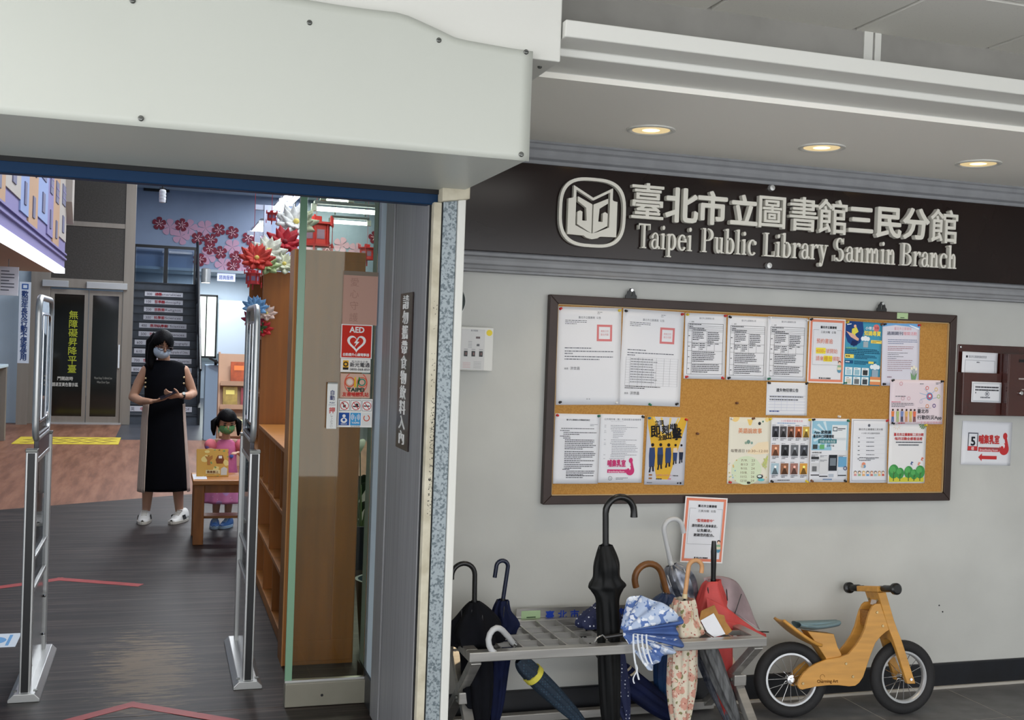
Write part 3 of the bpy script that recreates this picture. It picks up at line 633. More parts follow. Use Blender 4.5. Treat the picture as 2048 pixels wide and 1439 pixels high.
for i, (u, c, l) in enumerate(((.06, (226, 132, 80), (70, 110, 166)), (.15, (176, 192, 128), (176, 192, 128)), (.23, (122, 140, 190), (66, 70, 96)), (.31, (226, 180, 116), (210, 150, 110)), (.39, (216, 190, 110), (216, 190, 110)), (.46, (226, 116, 90), (130, 70, 76)))):
    P10.D(u, .68, .017, (70, 48, 46)); P10.G([(u-.028, .71), (u+.028, .71), (u+.022, .83), (u-.022, .83)], c); P10.G([(u-.02, .83), (u-.002, .83), (u-.004, .95), (u-.022, .95)], l); P10.G([(u+.002, .83), (u+.02, .83), (u+.024, .95), (u+.008, .95)], l)
P10.ln(.16, .40, .965, 1, .03, (170, 60, 80), 12, .02); P10.done()
P11 = Paper('text_sheet', 'white sheet filled with dense lines of black type, lower left corner', 1.677, 1.130, .203, .294, -.3, k=(.001, .004, -1))
P11.T(.51, .095, '臺北市立圖書館公用電腦使用規定', .026, K, width=.52, off=.01); P11.ln(.78, .95, .145, 2, .017, K2, 4, .006); P11.ln(.14, .93, .205, 1, .02, K, 5, .009, last=1)
for i, (u, v, n) in enumerate(((.12, .235, 1), (.19, .262, 2), (.12, .315, 1), (.19, .342, 1), (.23, .368, 6), (.23, .535, 5), (.23, .665, 2), (.23, .72, 3), (.20, .79, 1), (.28, .815, 3), (.28, .88, 2))): P11.ln(u, .93 if n > 1 else .5, v, n, .0255, K, 30+i, .010)
P11.done()
P12 = Paper('text_sheet', 'white sheet of grey type with magenta nursing room emblem near its foot', 1.881, 1.132, .203, .292, -.3)
P12.T(.51, .085, '公共場所哺（集）乳室設置及管理標準', .032, K2, width=.84); P12.ln(.24, .82, .10, 1, .02, (170, 172, 180), 2, .004)
for i, (u, v, n) in enumerate(((.24, .16, 1), (.24, .185, 2), (.26, .24, 1), (.30, .262, 4), (.26, .37, 2), (.24, .42, 1), (.28, .44, 6), (.26, .59, 2), (.24, .645, 1))):
    P12.ln(.10, .18, v, 1, .02, (150, 152, 160), 60+i, .006); P12.ln(u, .88 if n != 4 else .55, v, n, .0255, (136, 138, 148), 40+i, .007)
MAG = (200, 62, 118)
def nursing(p, u, v, w, c):
    """u,v left baseline; w width of the emblem"""
    a = p.w/p.h
    p.T(u, v, '哺集乳室', w*.245*a*1.05, c, 'L', width=w*.68, off=.035); p.R(u, v+.10*w*a*1.2, u+w*.70, v+.20*w*a*1.2, c); p.T(u+w*.35, v+.185*w*a*1.2, 'Breastfeeding Room', w*.075*a*1.2, (235, 230, 235), width=w*.6)
    hx = u+w*.88; hy = v-.20*w*a
    p.D(hx-.02*w, hy+.36*w*a, w*.165, c, 24); p.D(hx-.08*w, hy+.27*w*a, w*.085, (230, 228, 232), 20); p.D(hx-.09*w, hy+.33*w*a, w*.055, c, 14); p.D(hx, hy, w*.075, c, 18, sy=1.25); p.G([(hx-.02*w, hy+.05*w*a), (hx+.06*w, hy+.05*w*a), (hx+.14*w, hy+.32*w*a), (hx+.03*w, hy+.30*w*a)], c)
nursing(P12, .20, .755, .60, MAG); P12.D(.27, .935, .045, K2, 20, r0=.038); P12.T(.27, .948, '5', .035, K2); P12.ln(.40, .68, .925, 2, .018, K2, 4, .007); P12.done()
m_mustard = mat('paper_mustard', (218, 172, 66), .8)
P13 = Paper('recruit_poster', 'yellow and grey poster with five standing figures under slanted black lettering', 2.091, 1.123, .190, .294, -1.0, mat('paper_grey', (196, 198, 208), .8), k=(.0003, .0012, 1))
P13.G([(.0, .0), (1, .0), (.97, .10), (.60, .92), (.30, .92), (.02, .12)], (216, 172, 62))
for a, b in ((.12, .18), (.32, .37), (.55, .60), (.75, .80)): P13.G([(a, .01), (b, .01), (.50+(b-.5)*.3, .30), (.50+(a-.5)*.3, .30)], (228, 196, 104))
BLK = (30, 30, 36); sk = .10
for body, u, v, sz, w in (('立頂', .30, .115, .075, .22), ('即', .22, .285, .19, .22), ('刻', .46, .235, .14, .17), ('啟動', .66, .165, .085, .20), ('全面', .39, .335, .085, .20), ('出', .55, .315, .125, .13), ('擊', .76, .315, .19, .23)):
    P13.T(u, v, body, sz, BLK, width=w, off=.03, rot=.10)
NV = (52, 70, 112)
for i, (u, v0, v1, sc_, c1, c2) in enumerate(((.16, .39, .82, 1.1, NV, NV), (.36, .385, .78, 1.05, NV, (50, 60, 80)), (.56, .385, .745, 1.1, NV, NV), (.73, .385, .70, .8, (216, 200, 186), NV), (.88, .385, .68, .75, (206, 190, 180), (40, 46, 66)))):
    H_ = v1-v0; P13.D(u, v0+.025, .036*sc_, (34, 30, 34), 14); P13.G([(u-.065*sc_, v0+.07), (u+.05*sc_, v0+.06), (u+.07*sc_, v0+H_*.45), (u-.07*sc_, v0+H_*.45)], c1); P13.G([(u-.07*sc_, v0+H_*.43), (u+.07*sc_, v0+H_*.43), (u+.06*sc_, v0+H_*.8), (u-.055*sc_, v0+H_*.82)], c2)
    P13.G([(u-.04*sc_, v0+H_*.8), (u-.01*sc_, v0+H_*.8), (u-.02*sc_, v1), (u-.06*sc_, v1)], (40, 40, 52)); P13.G([(u+.01*sc_, v0+H_*.79), (u+.05*sc_, v0+H_*.79), (u+.06*sc_, v1-.015), (u+.02*sc_, v1-.015)], (40, 40, 52))
P13.ln(.10, .24, .845, 1, .02, (150, 96, 40), 3, .022, False); P13.T(.47, .868, '07月15日止', .03, (206, 130, 150), width=.40); P13.ln(.70, .94, .856, 1, .02, K, 4, .012); P13.ln(.10, .24, .895, 1, .02, (150, 96, 40), 3, .022, False); P13.ln(.28, .55, .905, 1, .02, K, 5, .014); P13.ln(.58, .72, .90, 1, .02, (206, 130, 150), 5, .02); P13.ln(.06, .32, .965, 1, .02, K2, 6, .01); P13.D(.90, .97, .025, K, 14); P13.D(.83, .97, .02, K, 14); P13.done()
m_creamp = mat('paper_cream', (230, 226, 210), .8)
P14 = Paper('story_poster', 'cream English story time poster with orange title and list of dates', 2.498, 1.127, .210, .295, -.2, m_creamp)
P14.D(.14, .0, .10, (242, 210, 140), 20, a0=180, a1=360); P14.G([(.42, .03), (.56, .03), (.52, .12), (.47, .12)], (240, 206, 120)); P14.D(.72, .09, .035, (60, 62, 64)); P14.D(.80, .06, .02, (90, 140, 120)); P14.D(.90, .03, .05, (236, 214, 150)); P14.G([(.70, .38), (.95, .36), (.97, .54), (.66, .56), (.44, .54), (.55, .46)], (240, 222, 190)); P14.D(.45, .80, .36, (214, 226, 196), 30, sy=.85)
P14.T(.50, .235, '英語說故事', .085, (228, 150, 104), width=.56, off=.01); P14.D(.47, .37, .045, (120, 150, 140), 9); P14.D(.41, .385, .03, (150, 170, 150), 9); P14.D(.55, .385, .03, (140, 170, 160), 9); P14.T(.06, .525, '每雙週日', .055, (112, 100, 92), 'L', width=.32); P14.T(.43, .525, '10:30~12:00', .055, (150, 110, 84), 'L', width=.52)
for j, (a, b) in enumerate((('7/9.', '23'), ('8/13', '27'), ('9/10.', '24'), ('10/8.', '22'), ('11/12.', '26'), ('12/10.', '24'))):
    P14.T(.39, .665+j*.061, a, .048, (140, 126, 106), width=.16); P14.T(.60, .665+j*.061, b, .048, (140, 126, 106), width=.08)
rr = random.Random(5)
for i in range(26):
    u = rr.choice((rr.uniform(.02, .2), rr.uniform(.8, .97))); v = rr.uniform(.62, .96); P14.D(u, v, rr.uniform(.008, .02), rr.choice(((222, 150, 160), (150, 186, 206), (196, 206, 120), (222, 190, 120))), 8)
for i in range(5): P14.G([(.80+.03*i, .70-.03*i), (.83+.03*i, .69-.03*i), (.92, .80-.02*i)], (198, 206, 124))
P14.D(.77, .89, .075, (60, 66, 70), 18, sy=.6); P14.D(.76, .885, .05, (222, 232, 226), 14, sy=.5); P14.D(.80, .94, .08, (110, 190, 198), 18, sy=.4); P14.done()
P15 = Paper('film_list', 'white sheet of small film pictures in three rows', 2.705, 1.129, .203, .291, -.1)
P15.T(.52, .06, '113年電影欣賞場次表', .036, (214, 120, 140), width=.55); P15.ln(.15, .95, .075, 1, .02, (110, 150, 200), 4, .012)
cols = ((70, 72, 80), (90, 88, 92), (120, 84, 70), (172, 96, 66), (206, 170, 86), (176, 120, 96), (60, 62, 66), (110, 114, 120), (80, 84, 92), (170, 196, 210), (146, 104, 80), (164, 120, 110), (216, 160, 80)); q = 0
for r_, n in ((0, 5), (1, 4), (2, 4)):
    for c in range(n):
        w_ = .17 if n == 5 else .19; u = .03+c*(.96/n); v = .13+r_*.285; P15.ln(u, u+w_, v-.02, 1, .02, K2, q, .008); P15.R(u, v, u+w_, v+.17, cols[q]); P15.G([(u+.02, v+.17), (u+w_*.5, v+.04), (u+w_-.01, v+.17)], tuple(int(x*.55) for x in cols[q])); P15.D(u+w_*.55, v+.055, .03, tuple(min(255, int(x*1.5+20)) for x in cols[q]), 12); P15.ln(u+.02, u+w_, v+.185, 2, .022, K, q+20, .009); q += 1
P15.ln(.2, .75, .955, 1, .02, K2, 44, .012); P15.done()
P16 = Paper('app_guide', 'library app leaflet with blue sunburst, phone drawing and screenshots', 2.909, 1.130, .200, .290, -.1)
P16.R(.03, .04, .97, .50, (150, 196, 218))
for i in range(11):
    a = math.radians(100+i*26); b = math.radians(100+i*26+10); P16.G([(.45, .25), (.45+.42*math.cos(a), .25-.21*math.sin(a)), (.45+.42*math.cos(b), .25-.21*math.sin(b))], (206, 226, 236))
P16.R(.55, .10, .94, .50, (226, 232, 236)); P16.R(.57, .13, .69, .20, (96, 110, 120)); P16.R(.59, .145, .67, .185, (220, 226, 230)); P16.R(.70, .15, .90, .165, K2); P16.R(.70, .175, .82, .185, K2); P16.R(.57, .30, .92, .34, (206, 214, 220))
P16.T(.08, .235, 'App 愛閱讀', .055, K, 'L', width=.44, off=.02); P16.T(.06, .30, '臺北市口袋圖書館', .055, K, 'L', width=.54, off=.02); P16.R(.20, .325, .68, .39, (52, 118, 128)); P16.T(.44, .378, '功能全新改版', .045, (220, 232, 232), width=.42); P16.R(.06, .41, .18, .48, (70, 76, 80)); P16.R(.24, .41, .36, .48, (110, 180, 120)); P16.T(.52, .44, '立即下載', .035, K, width=.2)
P16.T(.04, .545, 'APP特色介紹', .025, K, 'L', width=.25, off=.02)
for u, v, w_, h_, c in ((.03, .60, .20, .04, (60, 62, 66)), (.03, .70, .20, .14, (206, 208, 212)), (.06, .75, .12, .08, (110, 112, 116)), (.25, .60, .22, .27, (214, 216, 220)), (.49, .57, .22, .25, (46, 50, 58)), (.52, .62, .16, .12, (120, 130, 140)), (.74, .60, .22, .16, (110, 166, 204)), (.74, .80, .22, .12, (210, 216, 224)), (.03, .88, .22, .016, K), (.25, .90, .22, .016, K), (.74, .885, .22, .016, K), (.5, .87, .13, .05, (180, 190, 204)), (.35, .945, .24, .022, (130, 150, 180))): P16.R(u, v, u+w_, v+h_, c)
for i, (a, b, v) in enumerate(((.03, .22, .57), (.26, .45, .58), (.26, .46, .65), (.74, .95, .575), (.03, .22, .65))): P16.ln(a, b, v, 2, .017, K2, i, .007)
P16.D(.93, .78, .05, (86, 92, 130), 16, r0=.03); P16.done()
P17 = Paper('schedule_sheet', 'white schedule in a grey ruled border with a row of cartoon children', 3.120, 1.129, .197, .294, .1, k=(.003, .008, 1))
P17.F(.04, .02, .98, .97, .012, (170, 172, 184)); P17.D(.46, .10, .035, (100, 104, 116), 12); P17.T(.52, .175, '臺北市立圖書館三民分館', .036, K, width=.66); P17.T(.52, .235, '113年7月活動時間表', .030, K2, width=.5)
for j in range(6): P17.R(.14, .268+j*.068, .92, .270+j*.068, (196, 198, 208)); P17.ln(.18, .27, .29+j*.066, 1, .02, K2, j, .012); P17.ln(.40, .80, .29+j*.066, 1, .02, K2, j+9, .010)
P17.ln(.22, .82, .60, 2, .04, K2, 23, .012); P17.D(.34, .71, .05, (224, 140, 110), 18); P17.D(.36, .74, .04, (120, 160, 190), 16); P17.D(.31, .74, .035, (214, 190, 170), 16)
for i in range(8):
    u = .13+i*.107; P17.D(u, .835, .038, ((90, 70, 60), (70, 60, 60), (206, 170, 90), (60, 60, 70), (150, 96, 70), (80, 70, 76), (190, 140, 90), (110, 80, 70))[i], 14); P17.D(u, .842, .029, (244, 220, 198), 14); P17.G([(u-.03, .86), (u+.03, .86), (u+.036, .89), (u-.036, .89)], ((214, 150, 150), (150, 186, 150), (226, 170, 110), (110, 160, 210), (200, 120, 110), (160, 200, 200), (226, 190, 120), (206, 90, 80))[i])
P17.done()
P18 = Paper('activity_poster', 'white poster with red lettering above a row of green painted trees', 3.330, 1.118, .205, .280, .1, mat('paper_warm', (232, 232, 234), .8))
for i in range(9): a = math.radians(i*40); P18.G([(.20+.05*math.cos(a), .05-.03*math.sin(a)), (.20+.12*math.cos(a), .05-.07*math.sin(a)), (.20+.05*math.cos(a+.2), .05-.03*math.sin(a+.2))], (222, 176, 120))
for i in range(6): a = math.radians(190+i*26); P18.G([(.90, .0), (.90+.12*math.cos(a), .0-.10*math.sin(a)), (.90+.10*math.cos(a+.3), .0-.085*math.sin(a+.3))], (96, 130, 84))
P18.T(.52, .205, '臺北市立圖書館三民分館', .055, RED, width=.80, off=.02); P18.T(.52, .275, '每月活動全都看這裡', .055, RED, width=.74, off=.02); P18.ln(.18, .92, .305, 1, .02, K2, 3, .018, False, 1); P18.ln(.25, .82, .35, 1, .02, K2, 4, .018, False, 1)
for i, (u, v) in enumerate(((.90, .60), (.82, .68), (.62, .67))): P18.G([(u, v-.04), (u+.06, v-.02), (u+.01, v), (u+.04, v+.03), (u-.03, v+.01)], ((214, 120, 100), (224, 150, 130), (90, 110, 150))[i])
P18.G([(.03, .975), (.97, .975), (.97, .90), (.7, .87), (.4, .90), (.03, .87)], (206, 200, 70))
for u, v, r_ in ((.15, .80, .14), (.32, .83, .11), (.55, .81, .12), (.70, .85, .10), (.86, .81, .13)):
    P18.D(u, v, r_, (72, 150, 84), 20, sy=1.15); P18.D(u-.03, v-.03, r_*.6, (92, 172, 98), 16); P18.G([(u-.012, .96), (u+.012, .96), (u+.006, v), (u-.006, v)], (74, 96, 54)); P18.G([(u, v+.05), (u+.05, v+.01), (u+.045, v+.005), (u, v+.035)], (74, 96, 54))
P18.done()
# --- notice taped under the board, standing on the bench back
N1 = orange(Paper('bordered_notice', 'orange bordered notice taped to the wall below the cork board, above the umbrellas', 2.274, .782, .205, .286, -3.1, y=4.302, k=(.0008, .001, 1)))
N1.T(.50, .375, '“監視錄影中”', .05, (206, 84, 74), width=.42, off=.02); N1.T(.50, .455, '請勿將他人雨傘拿走，', .05, K, width=.60, off=.015); N1.T(.50, .525, '以免觸法。', .05, K, width=.34, off=.015); N1.T(.50, .595, '謝謝您的配合。', .05, K, width=.48, off=.015); N1.done()
N2 = Paper('wall_notice', 'plain white wall notice with pink nursing room emblem, number 5 and red arrow', 3.795, 1.167, .292, .210, -1.0, y=4.348, k=(.0006, .001, 1), group=None)
N2.F(.12, .265, .32, .68, .018, K2); N2.T(.22, .555, '5', .28, K, off=.03); N2.R(.125, .575, .315, .67, RED); N2.T(.22, .66, '樓', .085, (236, 228, 228)); nursing(N2, .335, .49, .60, RED); N2.T(.36, .63, '三樓方便您的哺集乳室', .045, K2, 'L', width=.42); N2.G([(.34, .82), (.41, .735), (.41, .785), (.71, .785), (.71, .865), (.41, .865), (.41, .91)], RED); N2.done()
# --- push pins
PINC = {'red': (196, 40, 40), 'black': (26, 26, 30), 'yellow': (226, 200, 50), 'green': (30, 112, 84), 'white': (226, 226, 226), 'blue': (60, 110, 150), 'brown': (110, 72, 50)}
pin_me = {}
for k_, c in PINC.items():
    o = MB().lathe([(.0058, 0), (.0058, .0015), (.0032, .003), (.0028, .0085), (.0046, .0105), (.005, .013), (.0042, .0142), (0, .0144)], 10).build('push_pin', mat('pin_'+k_, c, .3))
    o.data.shade_smooth(); pin_me[k_] = o.data; bpy.data.objects.remove(o)
CN = {'tl': (.04, .025, 'top left corner'), 'tr': (.96, .025, 'top right corner'), 'bl': (.06, .975, 'bottom left corner'), 'br': (.94, .975, 'bottom right corner'), 'bm': (.5, .985, 'bottom edge'), 'tm': (.55, .02, 'top edge')}
def pins(p, short, spec):
    for s_ in spec.split():
        c, k_ = s_.split(':'); u, v, nm = CN[k_]
        o = bpy.data.objects.new('push_pin', pin_me[c]); COL.objects.link(o)
        q = p.o.matrix_world @ Vector(p.pt(u, v, 0)); o.location = q; o.rotation_euler = (PI/2+random.Random(u+v+p.cx).uniform(-.3, .3), random.Random(p.cx*9+u).uniform(-.4, .4), 0)
        tag(o, '%s push pin at the %s of the %s' % (c, nm, short), 'push pin', 'push pins on the cork board')
pins(P1, 'blank-footed sealed notice', 'red:tl yellow:tr black:bl white:br'); pins(P2, 'sealed notice with a table', 'black:tl red:tr green:bm black:br')
pins(P3, 'first ruled form', 'yellow:tl red:tr red:bl red:br'); pins(P4, 'middle ruled form', 'black:tl black:bl'); pins(P5, 'third ruled form', 'white:tl white:tr green:bl')
pins(P6, 'orange bordered notice on the board', 'black:tl'); pins(P7, 'teal poster', 'yellow:tl brown:tr green:bl'); pins(P8, 'tulip poster', 'black:tl red:tr black:bl'); pins(P9, 'lost property notice', 'black:tl black:tr'); pins(P10, 'app poster', 'black:tl black:tr black:bl')
pins(P11, 'dense text sheet', 'red:tl green:tr'); pins(P12, 'magenta emblem sheet', 'black:tr'); pins(P13, 'poster of standing figures', 'blue:tl red:tr'); pins(P14, 'story poster', 'white:tl brown:tm yellow:tr red:bl black:bm'); pins(P15, 'film list', 'yellow:tr black:bl yellow:br'); pins(P16, 'library app leaflet', 'black:tl green:tr brown:bl black:br'); pins(P17, 'schedule sheet', 'red:tr'); pins(P18, 'tree poster', 'yellow:tr')
for x, z, c, w in ((2.425, 1.337, 'brown', 'brown push pin alone in bare cork left of the lost property notice'), (2.952, 1.285, 'white', 'white push pin alone in bare cork right of the lost property notice'), (2.238, 1.20, 'brown', 'brown push pin alone in bare cork above the gap beside the yellow poster')):
    o = bpy.data.objects.new('push_pin', pin_me[c]); COL.objects.link(o); o.location = (x, 4.331, z); o.rotation_euler = (PI/2, 0, 0); tag(o, w, 'push pin', 'push pins on the cork board')
# ================================================================== WALL FITTINGS
cb = thing('control_panel', 'small white wall control panel with three black switches and a yellow round sticker', 'control panel', (1.13, 4.35, 1.447), WALLROT)
m_plast = mat('white_plastic', (226, 226, 222), .45)
MB().box(0, 0, -.0, .158, .178, .045).build('case', m_plast, cb, bevel=.004)
MB().box(.015, .004, .045, .120, .168, .048).build('face_plate', mat('face_plate', (212, 212, 212), .5), cb, bevel=.001)
for i in range(3):
    s_ = MB().box(.034+i*.032, .058, .048, .048+i*.032, .080, .052).build('switch', m_black, cb, bevel=.001); MB().box(.039+i*.032, .064, .052, .043+i*.032, .074, .054).build('rocker', mat('rocker', (130, 84, 80), .4), s_)
MB().box(.082, .131, .048, .099, .139, .0495).build('display', mat('display_dark', (60, 24, 26), .3), cb)
MB().box(.087, .100, .048, .097, .109, .051).build('button', mat('button_grey', (96, 98, 102), .5), cb)
pt_ = MB(); pt_.text('臺北市圖書館', .06, .160, .008, .0483, width=.03)
for i in range(5): pt_.box(.05, .094+i*.006, .048, .066, .095+i*.006, .0483)
for i in range(5): pt_.box(.075, .012+i*.006, .048, .108, .0128+i*.006, .0483)
for i in range(3): pt_.box(.033+i*.032, .086, .048, .049+i*.032, .0875, .0483)
pt_.build('printed_text', ink(K2), cb)['kind'] = 'stuff'; pr2 = MB()
for i in range(5): pr2.box(.03, .012+i*.005, .048, .062, .0128+i*.005, .0483)
pr2.build('printed_text', ink((206, 130, 136)), cb)['kind'] = 'stuff'
MB().lathe([(.0125, 0), (.0125, .0012), (0, .0012)], 24).build('round_sticker', mat('yellow_sticker', (240, 216, 60), .6), cb, (.139, .156, .045))
bl = thing('alarm_bell', 'dark round wall bell half hidden behind the white door trim', 'bell', (1.098, 4.35, 1.727), WALLROT)
MB().lathe([(.072, 0), (.072, .02), (.066, .034), (.045, .044), (0, .047)], 32).build('gong', mat('bell_dark', (56, 66, 66), .4), bl, smooth=40)
MB().lathe([(.077, 0), (.077, .008), (.07, .01)], 32).build('rim', m_alu, bl, smooth=40)
# brown acrylic holder with leaflet pocket and suggestion box
m_acr = mat('brown_acrylic', (72, 32, 26), .12, col2=(58, 26, 22), scale=4, coat=.4)
hd = thing('leaflet_holder', 'brown glossy acrylic leaflet holder and lockable letter box on the wall', 'letter box', (3.605, 4.35, 1.30), WALLROT)
MB().box(0, 0, 0, .60, .338, .006).build('back_plate', m_acr, hd, bevel=.004)
MB().box(.004, .010, .040, .225, .205, .046).build('pocket_front', m_acr, hd, bevel=.002)
MB().box(.0, .006, .006, .225, .012, .046).box(.0, .01, .006, .005, .205, .044).box(.221, .01, .006, .226, .30, .044).build('pocket_side', m_acr, hd)
MB().box(.228, .006, .006, .235, .30, .082).box(.235, .006, .074, .58, .30, .082).box(.235, .006, .006, .58, .012, .074).box(.235, .29, .006, .58, .30, .074).box(.574, .012, .006, .58, .29, .074).build('letter_box', m_acr, hd, bevel=.001)
MB().box(.29, .262, .0815, .46, .276, .0835).build('slot', m_dark, hd); MB().lathe([(.011, 0), (.011, .008), (.008, .011), (0, .011)], 16).build('lock', m_chrome, hd, (.305, .115, .082), smooth=30)
MB().box(.292, .18, .082, .36, .187, .083).box(.312, .13, .082, .36, .135, .083).build('printed_text', ink((170, 160, 156)), hd)['kind'] = 'stuff'
for x in (.015, .585):
    for y in (.015, .325): MB().lathe([(.005, 0), (.005, .003), (0, .004)], 10).build('screw', m_chrome, hd, (x, y, .006))
LF = Paper('leaflet', 'white printed form standing in the brown acrylic pocket', 3.716, 1.515, .205, .176, -.6, y=4.325, k=(.001, .001, 1), group=None, cat='leaflet')
LF.R(.10, .10, .15, .16, K); LF.T(.18, .155, '臺北市立圖書館讀者意見表', .075, K2, 'L', width=.50); LF.F(.08, .22, .92, 1, .006, K2); LF.ln(.4, .55, .26, 1, .02, K2, 3, .03); LF.done()
LB = Paper('pocket_label', 'small white printed label stuck on the front of the brown pocket', 3.742, 1.414, .172, .097, -.4, y=4.302, k=(.0001, .0002, 1), group=None, cat='label')
LB.F(.04, .06, .96, .94, .012, (150, 160, 165)); LB.ln(.12, .92, .22, 3, .14, K, 3, .07, last=.12); LB.D(.52, .58, .07, K2, 20, r0=.055); LB.R(.49, .53, .54, .63, K2); LB.ln(.30, .90, .73, 1, .1, K2, 9, .06); LB.done()
# ================================================================== UMBRELLA BENCH
m_ss = mat('bench_steel', (186, 184, 180), .28, .7, var=.12, scale=4, stretch=(.5, 8, 8))
bn = thing('steel_bench', 'stainless steel grid rack bench on crossed legs, holding umbrellas', 'bench', (1.10, 3.84, 0))
BL, BD, BZ = 1.23, .45, .43
for a in ((0, 0, BL, .045), (0, BD-.03, BL, BD)):
    MB().box(a[0], a[1], BZ-.035, a[2], a[3], BZ).build('frame_rail', m_ss, bn, bevel=.003)
for x in (0, BL-.045): MB().box(x, .045, BZ-.035, x+.045, BD-.03, BZ).build('end_rail', m_ss, bn, bevel=.003)
for i in range(1, 13): MB().box(.045+i*.0875, .045, BZ-.022, .051+i*.0875, BD-.03, BZ-.002).build('grid_bar', m_ss, bn)
for j in range(1, 4): MB().box(.045, .045+j*.093, BZ-.024, BL-.045, .051+j*.093, BZ-.004).build('grid_bar', m_ss, bn)
for x in (.03, BL-.03):
    MB().bar((x, .02, BZ-.035), (x, BD-.02, .03), .03, .04, (1, 0, 0)).build('leg', m_ss, bn, bevel=.003)
    MB().bar((x+.012, BD-.04, BZ-.035), (x+.012, .0, .01), .03, .04, (1, 0, 0)).build('leg', m_ss, bn, bevel=.003)
    p_ = MB().box(x-.022, .155, .19, x+.034, .20, .235).build('hinge_plate', m_ss, bn, bevel=.004)
    MB().cyl((x-.03, .178, .212), (x+.042, .178, .212), .008, n=12).build('hinge_bolt', m_screw, p_)
MB().box(.0, BD-.04, .012, BL, BD, .045).build('foot_rail', m_ss, bn, bevel=.003)
np_ = MB().box(0, 0, 0, .60, .062, .004).build('name_plate', m_ss, bn, (.325, BD+.012, BZ-.022), WALLROT, bevel=.001)
for i_, c_ in enumerate('臺北市立圖書館'): MB().text(c_, .1475+i_*.055, .014, .041, .0046, .0012, align='C').build('plate_lettering', ink((34, 66, 168)), np_)
MB().box(.022, .018, .004, .105, .052, .005).build('asset_sticker', mat('green_tag', (168, 196, 152), .7), np_); MB().box(.045, .023, .005, .085, .027, .0053).build('sticker_print', ink((50, 70, 50)), np_)
# ================================================================== UMBRELLAS
def crook(base, up, side, r, drop, straight, n=12):
    """J handle path: from base along up, then half circle towards side, then a short drop"""
    b = Vector(base); u = Vector(up).normalized(); s = Vector(side); s = (s-u*s.dot(u)).normalized(); pts = [b, b+u*straight*.5, b+u*straight]; c = b+u*straight+s*r
    for k in range(1, n+1):
        a = PI-PI*k/n; pts.append(c+s*r*math.cos(a)+u*r*math.sin(a))
    pts.append(pts[-1]-u*drop); return pts
def loft(rings, k, amp, seg=48, sub=5, twist=0, seed=0, U=(1, 0, 0), Wv=(0, 1, 0)):
    """rings: (centre, rx, ry); smooth interpolation, pleated radius"""
    rr = random.Random(seed); ph = [rr.uniform(0, 6.28) for _ in range(4)]
    R = []
    for i in range(len(rings)-1):
        a, b = rings[i], rings[i+1]; p0 = rings[max(i-1, 0)]; p3 = rings[min(i+2, len(rings)-1)]
        for j in range(sub):
            t = j/sub
            def cr(A, Bb, C, Dd): return .5*((2*Bb)+(-A+C)*t+(2*A-5*Bb+4*C-Dd)*t*t+(-A+3*Bb-3*C+Dd)*t**3)
            c = [cr(p0[0][q], a[0][q], b[0][q], p3[0][q]) for q in range(3)]
            R.append((c, max(.002, cr(p0[1], a[1], b[1], p3[1])), max(.002, cr(p0[2], a[2], b[2], p3[2]))))
    R.append(rings[-1]); m = MB(); N = len(R)
    for i, (c, rx, ry) in enumerate(R):
        f = i/(N-1)
        for q in range(seg):
            a = 2*PI*q/seg; w = 1+amp*(math.cos(k*a+twist*f*6+ph[0])*.7+.3*math.cos((k*2+1)*a+ph[1]+f*5))+.04*math.sin(3*a+ph[2]+f*9)
            ca, sa = rx*w*math.cos(a), ry*w*math.sin(a); m.v.append((c[0]+U[0]*ca+Wv[0]*sa, c[1]+U[1]*ca+Wv[1]*sa, c[2]+U[2]*ca+Wv[2]*sa+amp*.08*rx*math.cos(k*a+ph[0]+1)))
    for i in range(N-1):
        for q in range(seg): m.f.append((i*seg+q, i*seg+(q+1) % seg, (i+1)*seg+(q+1) % seg, (i+1)*seg+q))
    m.f.append(tuple(range(seg))[::-1]); return m
def lerp(a, b, t): return tuple(a[i]+(b[i]-a[i])*t for i in range(3))
